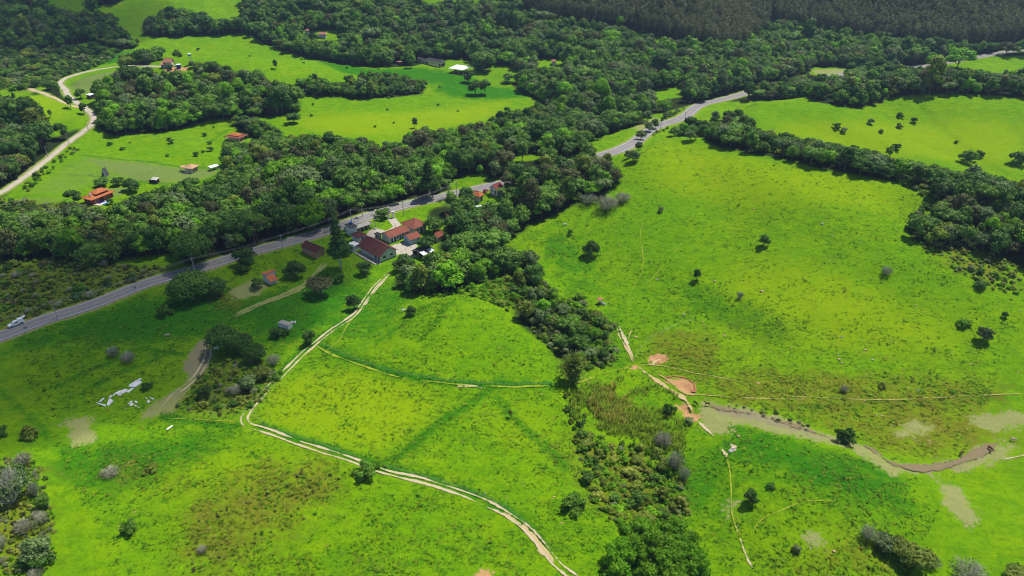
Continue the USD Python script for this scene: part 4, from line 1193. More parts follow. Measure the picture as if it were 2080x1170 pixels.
TR = [
    ([(1255, 655), (1262, 672), (1270, 690), (1278, 712), (1286, 738)], 0.75, worn_pale, 'pale cattle trail down the foot of the right-hand hill'),
    ([(1250, 655), (1256, 680), (1268, 700), (1280, 725), (1287, 740)], 0.45, worn_red, 'thin bare cattle trail left of the pale one at the hill foot'),
    ([(1288, 660), (1280, 675), (1276, 695), (1282, 715), (1287, 738)], 0.35, worn_red, 'thin curved cattle trail right of the pale one at the hill foot'),
    ([(1288, 742), (1305, 752), (1330, 770), (1360, 792), (1385, 806), (1398, 822), (1408, 845)], 0.8, worn_red, 'broad sandy trail from the trail junction to the bare sandy patch'),
    ([(1290, 742), (1330, 742), (1370, 748), (1420, 760), (1480, 772), (1540, 785)], 0.24, worn_tan, 'bare trail above the red gully'),
    ([(1322, 752), (1352, 770), (1390, 798), (1440, 804), (1520, 808), (1600, 812), (1660, 812)], 0.24, worn_tan, 'trail along the foot of the slope below the red gully'),
    ([(1600, 806), (1680, 808), (1760, 812), (1840, 812), (1920, 807), (2000, 804), (2090, 800)], 0.24, worn_tan, 'pale trail along the foot of the slope to the right edge'),
    ([(1352, 724), (1338, 730), (1322, 740), (1300, 742)], 0.8, worn_red, 'short red eroded path above the trail junction'),
    ([(1318, 698), (1308, 712), (1300, 728)], 0.35, worn_red, 'thin red trail climbing right from the junction'),
    ([(1408, 850), (1428, 866), (1448, 884), (1470, 905)], 0.5, worn_pale, 'pale trail leaving the sandy patch downhill'),
    ([(1475, 920), (1480, 950), (1483, 985), (1486, 1020), (1492, 1060), (1504, 1100), (1516, 1135), (1530, 1180)], 0.28, worn_lime, 'long faint cattle trail down to the bottom edge'),
    ([(1490, 1060), (1500, 1090), (1510, 1120), (1525, 1150), (1545, 1180)], 0.45, worn_pale, 'bare end of the cattle trail at the bottom edge'),
    ([(1525, 1110), (1545, 1060), (1580, 1040), (1640, 1020), (1720, 1018)], 0.22, worn_lime, 'faint trail curving over the lower right knoll'),
    ([(640, 700), (700, 730), (780, 758), (860, 775), (950, 783), (1040, 786), (1130, 785)], 0.4, worn_lime, 'faint grassy path below the small pasture knoll'),
    ([(930, 786), (975, 786), (990, 790)], 0.4, worn_pale, 'short bare strip on the path below the knoll'),
    ([(1140, 785), (1180, 776), (1215, 765), (1260, 750), (1286, 743)], 0.5, worn_lime, 'grassy path between the dome-shaped bush and the trail junction'),
    ([(735, 622), (722, 640), (705, 662), (690, 690), (650, 722)], 0.4, worn_lime, 'faint side path right of the farm track'),
    ([(795, 553), (772, 580), (752, 606), (738, 628)], 0.35, worn_pale, 'third worn rut beside the upper farm track'),
    ([(1310, 445), (1300, 480), (1306, 520), (1302, 555), (1285, 590), (1270, 625)], 0.2, worn_lime, 'faint winding cattle path up the right-hand hill'),
    ([(1400, 470), (1365, 520), (1330, 560), (1290, 600), (1265, 640)], 0.16, worn_lime, 'faint straight cattle path up the right-hand hill'),
    ([(1405, 290), (1420, 330), (1440, 365), (1460, 395)], 0.16, worn_lime, 'faint cattle path near the crest of the right-hand hill'),
    ([(660, 860), (640, 820), (690, 805)], 0.1, worn_lime, 'hairline path across the middle pasture'),
    ([(1440, 826), (1500, 836), (1560, 850), (1640, 875), (1690, 893)], 1.3, worn_mud, 'dry stream bed winding from the sandy patch past the dark round bush'),
    ([(1740, 900), (1775, 916), (1812, 942), (1860, 951), (1920, 945), (1975, 928), (2010, 907), (2040, 892)], 1.5, worn_mud, 'muddy curved stream bed where horses graze at lower right'),
    ([(2030, 934), (2060, 930), (2085, 925)], 0.3, worn_pale, 'pale streak on the bare ground at the right edge'),
]
for _i, (p_, h_, m_, l_) in enumerate(TR):
    strip('cattle_trail', p_, h_, m_, l_, seed=40 + _i)

# ------------------------------------------------------------------ buildings
wall_white = surf('wall_white', (0.66, 0.65, 0.62), (0.50, 0.49, 0.46), 1.2, 0.85, 0.2, stain=(0.34, 0.33, 0.30), stain_amt=0.6)
wall_cream = surf('wall_cream', (0.60, 0.52, 0.36), (0.50, 0.43, 0.30), 1.2, 0.85, 0.2, stain=(0.34, 0.29, 0.2), stain_amt=0.5)
wall_yellow = surf('wall_yellow', (0.78, 0.70, 0.32), (0.68, 0.60, 0.27), 1.2, 0.85, 0.2)
wall_brick = surf('wall_brick', (0.46, 0.23, 0.15), (0.36, 0.17, 0.11), 2.5, 0.9, 0.1, stain=(0.25, 0.13, 0.09))
wall_red = surf('wall_red', (0.34, 0.07, 0.05), (0.26, 0.05, 0.04), 1.5, 0.85, 0.2)
wall_brown = surf('wall_brown', (0.17, 0.11, 0.08), (0.11, 0.07, 0.05), 1.5, 0.9, 0.1)
wall_blue = surf('wall_blue', (0.33, 0.46, 0.60), (0.26, 0.38, 0.50), 1.5, 0.85, 0.2)
wall_grey = surf('wall_grey', (0.36, 0.36, 0.36), (0.24, 0.24, 0.24), 1.5, 0.9, 0.1)
concrete = surf('concrete', (0.30, 0.29, 0.27), (0.18, 0.18, 0.165), 1.6, 0.9, 0.1, stain=(0.10, 0.10, 0.09), stain_amt=0.6)
paving = surf('paving', (0.42, 0.38, 0.31), (0.30, 0.28, 0.24), 0.9, 0.9, 0.1, stain=(0.2, 0.19, 0.16), stain_amt=0.6)
whitewash = surf('whitewash', (0.72, 0.72, 0.73), (0.52, 0.53, 0.55), 0.8, 0.85, 0.15, stain=(0.26, 0.27, 0.25), stain_amt=0.7)
wood_dark = surf('wood_dark', (0.055, 0.042, 0.034), (0.03, 0.024, 0.02), 3.0, 0.85, 0.15)
wood_grey = surf('wood_grey', (0.24, 0.21, 0.18), (0.15, 0.13, 0.11), 4.0, 0.9, 0.1)
paint_blue = surf('paint_blue', (0.02, 0.045, 0.20), (0.015, 0.03, 0.14), 2.0, 0.6, 0.3)
glass_dark = surf('glass_dark', (0.025, 0.03, 0.035), (0.015, 0.02, 0.022), 1.0, 0.15, 0.5)
metal_white = surf('metal_white', (0.78, 0.80, 0.84), (0.66, 0.68, 0.72), 0.8, 0.45, 0.4)
metal_grey = surf('metal_grey', (0.30, 0.31, 0.34), (0.20, 0.21, 0.23), 1.5, 0.5, 0.4)
rust = surf('rust', (0.22, 0.10, 0.06), (0.14, 0.06, 0.04), 3.0, 0.9, 0.1)
tank_blue = surf('tank_blue', (0.03, 0.10, 0.42), (0.02, 0.08, 0.34), 2.0, 0.4, 0.4)
R_ORANGE = roof_mat('roof_orange', (0.50, 0.17, 0.055), (0.38, 0.115, 0.045), (0.26, 0.09, 0.05))
R_TERRA = roof_mat('roof_terracotta', (0.27, 0.090, 0.055), (0.19, 0.062, 0.042), (0.10, 0.042, 0.032))
R_DARKRED = roof_mat('roof_dark_red', (0.125, 0.040, 0.036), (0.085, 0.030, 0.028), (0.048, 0.024, 0.022))
R_MAROON = roof_mat('roof_maroon', (0.25, 0.055, 0.052), (0.18, 0.040, 0.040), (0.10, 0.032, 0.032))
R_TAN = roof_mat('roof_tan', (0.56, 0.36, 0.20), (0.46, 0.28, 0.15), (0.34, 0.21, 0.12))
R_GREY = roof_mat('roof_grey', (0.085, 0.080, 0.095), (0.058, 0.055, 0.066), (0.036, 0.034, 0.040), 0.3)
R_PINK = roof_mat('roof_pink', (0.52, 0.22, 0.16), (0.42, 0.17, 0.12), (0.30, 0.13, 0.10))
R_PALE = roof_mat('roof_pale', (0.56, 0.54, 0.48), (0.44, 0.42, 0.38), (0.28, 0.27, 0.25), 0.3)


def frame_of(A, B, R):
    a, b, r = at(*A), at(*B), at(*R)
    u = (b - a)[:2]
    L = float(np.hypot(*u))
    u /= L
    v = np.array([-u[1], u[0]])
    D = float((r - b)[:2] @ v)
    c = a[:2] + u * L / 2 + v * D / 2
    KEEP_OUT.append((c[0], c[1], math.hypot(L, D) / 2 + 2.5))
    zs = [float(hgt(*(a[:2] + u * s * L + v * t * D))) for s in (0, .5, 1) for t in (0, .5, 1)]
    return np.array([a[0], a[1], np.mean(zs)]), math.atan2(u[1], u[0]), L, D


def slab(quad, th=0.14):
    """A roof plane: four corners, thickness below."""
    q = np.array(quad, float)
    v = np.vstack([q, q - [0, 0, th]])
    f = [[0, 1, 2], [0, 2, 3], [4, 6, 5], [4, 7, 6]]
    for i in range(4):
        j = (i + 1) % 4
        f += [[i, i + 4, j + 4], [i, j + 4, j]]
    m = trimesh.Trimesh(v, np.array(f), process=False)
    m.fix_normals()
    return m


def gable_wall(L, D, h, rise, axis, th=0.18):
    """Four walls with gables, hollow box with its own thickness."""
    parts = [box(0, 0, -1.2, L, th, h), box(0, D - th, -1.2, L, D, h), box(0, th, -1.2, th, D - th, h), box(L - th, th, -1.2, L, D - th, h)]
    if axis == 'u':
        for x in (0, L - th):
            parts.append(trimesh.convex.convex_hull(np.array([[x, 0.01, h - 0.01], [x, D - 0.01, h - 0.01], [x, D / 2, h + rise - 0.05], [x + th, 0.01, h - 0.01], [x + th, D - 0.01, h - 0.01], [x + th, D / 2, h + rise - 0.05]])))
    elif axis == 'v':
        for y in (0, D - th):
            parts.append(trimesh.convex.convex_hull(np.array([[0.01, y, h - 0.01], [L - 0.01, y, h - 0.01], [L / 2, y, h + rise - 0.05], [0.01, y + th, h - 0.01], [L - 0.01, y + th, h - 0.01], [L / 2, y + th, h + rise - 0.05]])))
    return cat_mesh(parts)


def opening(t, side, L, D, s, w, h, sill, mat, kind):
    """A door or window set in a wall: frame proud of the wall, a dark pane inside it."""
    if side == 'f':
        x0, y0, ax = s * L - w / 2, -0.05, 0
    elif side == 'b':
        x0, y0, ax = s * L - w / 2, D - 0.05, 0
    elif side == 'l':
        x0, y0, ax = -0.05, s * D - w / 2, 1
    else:
        x0, y0, ax = L - 0.05, s * D - w / 2, 1
    fr = 0.09

    def b(a0, z0, a1, z1, p, q):
        return box(x0 + a0, y0 + p, z0, x0 + a1, y0 + q, z1) if ax == 0 else box(x0 + p, y0 + a0, z0, x0 + q, y0 + a1, z1)
    frame = cat_mesh([b(0, sill, fr, sill + h, 0, 0.10), b(w - fr, sill, w, sill + h, 0, 0.10), b(fr, sill + h - fr, w - fr, sill + h, 0, 0.10)] + ([b(fr, sill, w - fr, sill + fr, 0, 0.10)] if kind == 'window' else []))
    p = obj(kind, frame, mat if kind == 'door' else wall_white, t)
    obj('pane' if kind == 'window' else 'door_leaf', b(fr, sill + (fr if kind == 'window' else 0.02), w - fr, sill + h - fr, 0.025, 0.08), glass_dark if kind == 'window' else mat, p)


def house(name, label, cat, A, B, R, h, rise, roof='gable', axis='v', over=0.45, wall=wall_white, rmat=R_TERRA, opens=(), group=None, posts=(), th=0.14, fr=None):
    o, rz, L, D = fr or frame_of(A, B, R)
    t = thing(name, label, cat, o, rz, group)
    e = over
    if wall is not None:
        obj('wall', gable_wall(L, D, h, rise if roof == 'gable' else 0, axis if roof == 'gable' else None), wall, t)
    sl = rise / ((D if axis == 'u' else L) / 2)
    z0 = h - e * sl + th
    zr = h + rise + th
    if roof == 'gable':
        if axis == 'u':
            obj('roof_slope', slab([(-e, -e, z0), (L + e, -e, z0), (L + e, D / 2, zr), (-e, D / 2, zr)]), rmat, t)
            obj('roof_slope', slab([(-e, D / 2, zr), (L + e, D / 2, zr), (L + e, D + e, z0), (-e, D + e, z0)]), rmat, t)
            obj('ridge_cap', tube([[-e - 0.02, D / 2, zr + 0.02], [L + e + 0.02, D / 2, zr + 0.02]], 0.13, 6), rmat, t)
        else:
            obj('roof_slope', slab([(-e, -e, z0), (-e, D + e, z0), (L / 2, D + e, zr), (L / 2, -e, zr)]), rmat, t)
            obj('roof_slope', slab([(L / 2, -e, zr), (L / 2, D + e, zr), (L + e, D + e, z0), (L + e, -e, z0)]), rmat, t)
            obj('ridge_cap', tube([[L / 2, -e - 0.02, zr + 0.02], [L / 2, D + e + 0.02, zr + 0.02]], 0.13, 6), rmat, t)
    elif roof == 'hip':
        z0 = h - 0.05
        zr = h + rise
        if L >= D:
            r0, r1 = (D / 2 + e * 0, D / 2, zr), (L - D / 2, D / 2, zr)
            if L - D < 0.3:
                r0, r1 = (L / 2 - 0.15, D / 2, zr), (L / 2 + 0.15, D / 2, zr)
        else:
            r0, r1 = (L / 2, L / 2, zr), (L / 2, D - L / 2, zr)
        c = [(-e, -e, z0), (L + e, -e, z0), (L + e, D + e, z0), (-e, D + e, z0)]
        lo = [(x, y, z - th) for x, y, z in c]
        if L >= D:
            planes = [[c[0], c[1], r1, r0], [c[2], c[3], r0, r1], [c[3], c[0], r0, r0], [c[1], c[2], r1, r1]]
        else:
            planes = [[c[1], c[2], r1, r0], [c[3], c[0], r0, r1], [c[0], c[1], r0, r0], [c[2], c[3], r1, r1]]
        for pl in planes:
            q = np.array(pl, float)
            if np.allclose(q[2], q[3]):
                q = q[:3]
                vv = np.vstack([q, q - [0, 0, th]])
                ff = [[0, 1, 2], [3, 5, 4], [0, 3, 4], [0, 4, 1], [1, 4, 5], [1, 5, 2], [2, 5, 3], [2, 3, 0]]
                m = trimesh.Trimesh(vv, np.array(ff), process=False)
                m.fix_normals()
            else:
                m = slab(pl, th)
            obj('roof_slope', m, rmat, t)
        caps = [tube([np.array(a) + [0, 0, 0.04], np.array(b) + [0, 0, 0.04]], 0.11, 5) for a, b in ((c[0], r0), (c[1], r1 if L >= D else r0), (c[2], r1), (c[3], r0 if L >= D else r1), (r0, r1))]
        obj('ridge_cap', cat_mesh(caps), rmat, t)
    elif roof == 'shed':       # low edge at the front
        obj('roof_sheet', slab([(-e, -e, h - e * rise / D + th), (L + e, -e, h - e * rise / D + th), (L + e, D + e, h + rise + e * rise / D + th), (-e, D + e, h + rise + e * rise / D + th)], th * 0.7), rmat, t)
        if wall is not None and rise > 0.2:
            obj('wall', trimesh.convex.convex_hull(np.array([[0, 0.2, h - 0.02], [0, D, h - 0.02], [0, D, h + rise], [L, 0.2, h - 0.02], [L, D, h - 0.02], [L, D, h + rise]])), wall, t)
    elif roof == 'flat':
        obj('roof_slab', box(-e, -e, h, L + e, D + e, h + 0.18), rmat, t)
    for side, s, w, hh, sill, m, k in opens:
        opening(t, side, L, D, s, w, hh, sill, m, k)
    for x, y, hh in posts:
        obj('post', box(x * L - 0.1, y * D - 0.1, -0.8, x * L + 0.1, y * D + 0.1, hh), wall_white, t)
    return t, L, D


def win(side, s, w=1.0, h=1.0, sill=1.0, m=None, k='window'):
    return (side, s, w, h, sill, m, k)


def door(side, s, m=None, w=0.95, h=2.1):
    return (side, s, w, h, 0.0, m or wood_dark, 'door')


# --- hamlet on the highway
house('brick_house', 'pinkish brick house with dark red gable roof beside the highway, left of the conifer', 'house', (615, 512), (644, 526), (665.6, 518), 3.0, 1.6, 'gable', 'u', 0.35, wall_brick, R_DARKRED,
      [win('f', .18, .8, .7, 1.5), win('f', .42, .8, .7, 1.5), win('f', .66, .8, .7, 1.5), win('r', .3, .9, .8, 1.4), win('r', .75, .9, .8, 1.4)])
t, L, D = house('stable', 'largest hamlet building, long white-walled hall under a broad dark red roof', 'barn', (733, 511), (773, 533), (804, 519), 3.2, 2.7, 'gable', 'u', 0.9, wall_white, R_DARKRED,
                [win('f', x, 1.3, 1.1, 1.5) for x in (.08, .22, .36, .5, .64)] + [door('f', .78), door('f', .92)] + [win('r', .25, 1.8, 1.2, 1.2), win('r', .7, 1.8, 1.2, 1.2)])
obj('walkway', box(-0.5, -3.0, -0.7, L + 0.5, -0.9, 0.12), paving, t)
house('row_house', 'long low white house with terracotta roof and blue doors facing the courtyard', 'house', (776.5, 486), (793, 494.5), (832, 479.5), 3.0, 1.3, 'gable', 'v', 0.55, wall_white, R_TERRA,
      [door('r', .10, paint_blue), door('r', .26, paint_blue), win('r', .4, 1.3, 1.0, 1.1), door('r', .54, paint_blue), door('r', .68, paint_blue), win('r', .8, .9, 1.0, 1.1), door('r', .93, paint_blue), win('f', .5, 1.0, .9, 1.3)])
house('hip_house', 'square white house under a hipped terracotta roof at the top of the drive', 'house', (819, 466), (841.5, 477), (864.5, 467), 3.4, 2.2, 'hip', 'u', 0.8, wall_white, R_TERRA,
      [win('f', .3), win('f', .75), win('r', .3, 1.2, 1.0, 1.2), door('r', .6), win('r', .85)])
house('courtyard_house', 'small house with terracotta roof and pale blue gable at the courtyard corner', 'house', (820, 490), (834.5, 498), (851, 489), 2.7, 1.3, 'gable', 'v', 0.5, wall_blue, R_TERRA,
      [door('l', .35, wood_dark), door('l', .75, wood_dark), win('f', .5, .9, .8, 1.2)])
t, L, D = house('sheet_roof_shed', 'open shed with dark roof half patched with white metal sheets', 'shed', (838, 518), (860.5, 529), (878, 516), 2.3, 0.9, 'gable', 'v', 0.4, None, R_GREY,
                (), None, [(0.03, 0.03, 2.3), (0.97, 0.03, 2.2), (0.97, 0.5, 2.2), (0.97, 0.97, 2.2), (0.03, 0.97, 2.3), (0.5, 0.03, 3.0)])
for k in range(5):
    y0 = -0.3 + k * (D + 0.4) / 5.2
    if k == 2:
        continue
    sl = 0.9 / (L / 2)
    x0, x1 = L * (0.70 + 0.04 * (k % 2)), L + 0.75
    obj('metal_sheet', slab([(x0, y0, 2.3 + 0.9 - (x0 - L / 2) * sl + 0.24), (x1, y0, 2.3 + 0.9 - (x1 - L / 2) * sl + 0.24), (x1, y0 + D / 5.4, 2.3 + 0.9 - (x1 - L / 2) * sl + 0.24), (x0, y0 + D / 5.4, 2.3 + 0.9 - (x0 - L / 2) * sl + 0.24)], 0.05), metal_white, t)
obj('wall', box(0.0, 0.1, -0.8, 0.18, D - 0.1, 2.2), wall_brown, t)
house('garden_kiosk', 'tiny grey hip-roofed kiosk between the big hall and the row house', 'kiosk', (762.5, 484), (768, 487.5), (773, 484.5), 2.5, 0.6, 'hip', 'u', 0.35, wall_grey, R_GREY, [door('f', .5)])
t, L, D = house('tank_house', 'white two-storey block with dark roof carrying a blue water tank', 'house', (703, 474), (714.5, 481), (725.5, 476), 4.6, 0.5, 'hip', 'u', 0.3, wall_white, R_GREY, [win('f', .3, .8, .7, 1.2), win('r', .5, .8, .7, 1.2)])
tk = thing('water_tank', 'small blue water tank on the dark roof of the white block', 'tank', at(713, 480) + [0, 3.0, 5.15])
obj('tank_body', trimesh.creation.cylinder(0.55, 0.8, sections=16).apply_translation([0, 0, 0.4]), tank_blue, tk)
obj('lid', trimesh.creation.cone(0.58, 0.22, sections=16).apply_translation([0, 0, 0.8]), tank_blue, tk)
house('red_roof_cottage', 'small white cottage with dark red hipped roof and blue door, left of the big hall', 'house', (716, 486.5), (728, 493), (742.5, 487), 2.7, 1.1, 'hip', 'u', 0.55, wall_white, R_DARKRED, [win('f', .35, .5, .9, 1.1), door('r', .6, paint_blue)])
house('flat_roof_store', 'low white flat-roofed store half hidden behind the tall conifer', 'shed', (706, 507), (718, 513), (732, 506), 2.5, 0, 'flat', 'u', 0.15, wall_white, whitewash, [door('f', .3)])
t, L, D = house('long_canopy', 'long narrow pale canopy on posts along the hamlet lawn', 'canopy', (724, 475), (756, 463.5), (751.5, 461), 2.5, 0.4, 'shed', 'u', 0.3, None, R_PALE, (), None, [(x, y, 2.4 + 0.4 * y) for x in (0.02, .25, .5, .75, .98) for y in (0.06, .94)])
obj('back_wall', box(0.3, D - 0.3, -0.5, L - 0.3, D - 0.15, 2.3), wall_brown, t)
house('white_annex', 'low white-roofed annex between the white block and the highway', 'shed', (699, 468), (706, 470), (713, 464), 2.3, 0.3, 'shed', 'u', 0.2, wall_white, R_PALE, [door('f', .5)])
house('tree_hidden_house', 'small brown-roofed house mostly hidden by trees right of the hamlet', 'house', (880, 489), (889, 493), (897, 484), 2.8, 1.3, 'gable', 'v', 0.5, wall_cream, R_TERRA, [door('f', .5)])
for px_, py_, lb in ((789.5, 444, 'left'), (799.5, 442, 'right')):
    g = thing('gate_pillar', f'tall white gate pillar on the {lb} side of the hamlet driveway', 'pillar', at(px_, py_))
    obj('shaft', box(-0.45, -0.45, -0.5, 0.45, 0.45, 3.1), wall_white, g)
    obj('cap', box(-0.6, -0.6, 3.1, 0.6, 0.6, 3.35), wall_white, g)
# --- houses along the highway further on
house('white_house', 'white gabled house with maroon roof beside the highway, pink shrub at its left', 'house', (995.4, 393), (1010, 399), (1022.5, 391), 3.1, 2.0, 'gable', 'v', 0.5, wall_white, R_MAROON,
      [win('f', .3, 1.0, 1.0, 1.1), door('f', .75), win('r', .25, 1.3, 1.1, 1.1), door('r', .7, wood_dark, 1.8)])
house('orange_roof_house', 'small house with bright orange hipped roof below the highway among trees', 'house', (956, 406), (974, 412), (985, 406), 3.0, 1.7, 'hip', 'u', 0.6, wall_cream, R_ORANGE, [win('f', .5), door('r', .5)])
house('brown_roof_shed', 'weathered brown roofed shed showing in a gap of the trees', 'shed', (903, 448), (912, 452), (919, 444), 2.5, 1.0, 'gable', 'v', 0.3, wall_brown, R_TERRA, [door('f', .5)])
t, L, D = house('white_lean_to', 'small white house with two-level orange roof in the shaded meadow below the highway', 'house', (535, 569.5), (553, 580.5), (566, 570), 2.5, 1.0, 'none', 'v', 0.3, None, R_ORANGE)
obj('wall', cat_mesh([box(0, 0, -1, L * .5, D, 2.7), trimesh.convex.convex_hull(np.array([[0, 0, 2.68], [L * .5, 0, 2.68], [0, 0, 3.3], [L * .5, 0, 4.3], [0, D, 2.68], [L * .5, D, 2.68], [0, D, 3.3], [L * .5, D, 4.3]]))]), wall_white, t)
obj('wall', box(L * .5, D - 0.2, -1, L * .52, D, 2.5), wall_brown, t, label='dark brown end wall')
obj('roof_sheet', slab([(-0.5, -0.5, 3.2), (-0.5, D + 0.4, 3.2), (L * .52, D + 0.4, 4.48), (L * .52, -0.5, 4.48)]), R_ORANGE, t)
obj('wall', box(L * .5, 0, -1, L * .86, D * .62, 2.35), wall_white, t)
obj('roof_sheet', slab([(L * .5, -0.45, 3.55), (L * .5, D * .68, 3.55), (L + 0.3, D * .68, 2.35), (L + 0.3, -0.45, 2.35)]), R_ORANGE, t)
for y in (0.1, D * .6):
    obj('post', box(L - 0.25, y - 0.1, -0.8, L, y + 0.1, 2.4), wall_white, t)
opening(t, 'f', L, D, .2, .7, .6, 1.5, None, 'window')
t, L, D = house('concrete_tank', 'low abandoned concrete water cistern with white end wall in the shaded meadow', 'cistern', (566, 664), (586, 670), (595, 664), 1.7, 0, 'flat', 'u', 0.0, wall_white, concrete)
t = thing('water_box', 'small open white concrete box beside the abandoned cistern', 'tank', at(596, 656))
obj('wall', cat_mesh([box(-0.9, -0.6, -0.4, 0.9, -0.45, 0.5), box(-0.9, 0.45, -0.4, 0.9, 0.6, 0.5), box(-0.9, -0.45, -0.4, -0.75, 0.45, 0.5), box(0.75, -0.45, -0.4, 0.9, 0.45, 0.5)]), whitewash, t)
obj('base', box(-0.75, -0.45, -0.4, 0.75, 0.45, 0.1), concrete, t)


def px_slab(parent, pts, h, mat, name, o):
    """A thin floor piece given by its corners on the ground."""
    xy = poly_at(pts)
    from shapely.geometry import Polygon
    m = trimesh.creation.extrude_polygon(Polygon(xy - o[:2]).buffer(0), h + 0.4)
    z = float(np.mean(hgt(xy[:, 0], xy[:, 1])))
    m.apply_translation([0, 0, z - o[2] - 0.4])
    obj(name, m, mat, parent)


def zp(pts, ox, oy, k):
    return [(ox + x / k, oy + y / k) for x, y in pts]


o = at(245, 797)
t = thing('floor_ruin', 'long broken white floor slabs left from a demolished building on the left pasture', 'ruin', o)
for q in ([(800, 420), (940, 320), (1055, 345), (1050, 380), (925, 465), (800, 455)], [(960, 310), (1040, 280), (1060, 300), (1000, 335)], [(650, 525), (730, 495), (780, 515), (720, 570), (655, 600)], [(480, 610), (560, 560), (645, 530), (650, 620), (620, 640), (540, 590), (490, 640)],
          [(740, 555), (860, 480), (905, 485), (790, 570)], [(360, 805), (400, 715), (440, 700), (495, 735), (400, 820)], [(200, 745), (300, 680), (325, 690), (235, 750)], [(155, 775), (185, 772), (260, 795), (345, 815), (325, 840), (245, 812)], [(395, 670), (450, 620), (480, 625), (430, 680)]):
    px_slab(t, zp(q, 180, 740, 9.75), 0.28, whitewash, 'floor_slab', o)
o = at(285, 818)
t = thing('rubble_ruin', 'scattered white concrete remains in the grass below the long broken floor slabs', 'ruin', o)
for q in ([(780, 785), (850, 735), (875, 745), (800, 795)], [(810, 825), (850, 780), (890, 785), (895, 815), (840, 830)], [(905, 745), (945, 735), (975, 755), (950, 775)], [(910, 825), (935, 810), (960, 825), (930, 845)], [(975, 855), (1000, 845), (1005, 865), (985, 875)],
          [(1205, 665), (1300, 685), (1290, 705), (1250, 690)], [(1120, 680), (1155, 665), (1150, 690)], [(720, 880), (740, 870), (745, 885)], [(1150, 760), (1190, 715), (1215, 740), (1190, 770)]):
    px_slab(t, zp(q, 180, 740, 9.75), 0.25, whitewash, 'rubble_slab', o)
obj('plank', box(-1.0, -0.3, 0.1, 1.0, 0.3, 0.25).apply_transform(trimesh.transformations.rotation_matrix(1.1, [0, 0, 1])).apply_translation(at(345, 870) + [0, 0, 0.1]), whitewash, None, 'pale board lying in the grass below the track junction bend', 'board')

# --- houses across the valley, upper left
t, L, D = house('pool_house', 'largest orange-tiled house of the valley, on two roof levels beside a swimming pool', 'house', (173, 412), (190, 417), (226, 398), 3.0, 1.3, 'hip', 'u', 1.0, wall_red, R_ORANGE,
                [win('r', .2, 1.6, 1.3, .8), door('r', .45, wood_dark, 1.8), win('r', .7, 1.6, 1.3, .8), win('f', .5, 1.6, 1.3, .9)])
up = [(L * .18, D * .32), (L * .82, D * .32), (L * .82, D * .85), (L * .18, D * .85)]
obj('upper_wall', box(up[0][0], up[0][1], 3.2, up[2][0], up[2][1], 4.6), wall_red, t)
for pl in ([(-.7, -.7, 0), (.7, -.7, 0), (0, 0, 1), (0, 0, 1)], [(.7, .7, 0), (-.7, .7, 0), (0, 0, 1), (0, 0, 1)], [(-.7, .7, 0), (-.7, -.7, 0), (0, 0, 1), (0, 0, 1)], [(.7, -.7, 0), (.7, .7, 0), (0, 0, 1), (0, 0, 1)]):
    cxy = np.array([(up[0][0] + up[2][0]) / 2, (up[0][1] + up[2][1]) / 2])
    hx, hy = (up[2][0] - up[0][0]) / 2 + 0.8, (up[2][1] - up[0][1]) / 2 + 0.8
    q = [(cxy[0] + np.sign(a) * hx if abs(a) > 0 else cxy[0], cxy[1] + np.sign(b) * hy if abs(b) > 0 else cxy[1], 4.55 + 1.5 * c) for a, b, c in pl[:3]]
    vv = np.vstack([q, np.array(q) - [0, 0, 0.14]])
    m = trimesh.Trimesh(vv, np.array([[0, 1, 2], [3, 5, 4], [0, 3, 4], [0, 4, 1], [1, 4, 5], [1, 5, 2], [2, 5, 3], [2, 3, 0]]), process=False)
    m.fix_normals()
    obj('upper_roof_slope', m, R_ORANGE, t)
obj('chimney', box(L * .5, D * .12, 3.6, L * .5 + 0.7, D * .12 + 0.7, 5.2), wall_white, t)
water = usdkit.material(stage, '/World/Looks/pool_water', {'p': ('principled_bsdf', {'base_color': (0.01, 0.045, 0.30), 'roughness': 0.06, 'specular_ior_level': 0.5})}, surface='p.BSDF')
water_pale = usdkit.material(stage, '/World/Looks/pool_water_pale', {'p': ('principled_bsdf', {'base_color': (0.03, 0.22, 0.60), 'roughness': 0.08, 'specular_ior_level': 0.5})}, surface='p.BSDF')
o = at(207, 411)
t = thing('swimming_pool', 'dark blue rectangular swimming pool with a pale deck in front of the orange-tiled house', 'pool', o)
deck = surf('deck', (0.60, 0.53, 0.42), (0.50, 0.44, 0.34), 1.0, 0.8)
px_slab(t, [(187, 416.5), (206, 406), (229, 406), (204, 419)], 0.20, deck, 'deck', o)
px_slab(t, [(195.5, 414.3), (209.5, 408.3), (216.5, 408.3), (202.5, 415)], 0.24, water, 'water', o)
px_slab(t, [(207, 417), (217, 411), (222, 410), (213, 416)], 0.24, water_pale, 'shallow_basin', o)
t, L, D = house('verandah_house', 'red-roofed house with a verandah all round standing alone on the upper left fields', 'house', (457, 286), (487, 289), (502, 280), 2.6, 0.9, 'hip', 'u', 0.3, None, R_TERRA, (), None,
                [(x, y, 2.5) for x in (.02, .34, .66, .98) for y in (.03, .97)] + [(.98, .5, 2.5), (.02, .5, 2.5)])
obj('wall', box(L * .15, D * .2, -0.8, L * .85, D * .82, 2.6), wall_cream, t)
obj('floor', box(-0.3, -0.3, -0.8, L + 0.3, D + 0.3, 0.15), surf('clay_floor', (0.36, 0.18, 0.11), (0.28, 0.14, 0.09), 1.0), t)
_c = np.array([L / 2, D / 2])
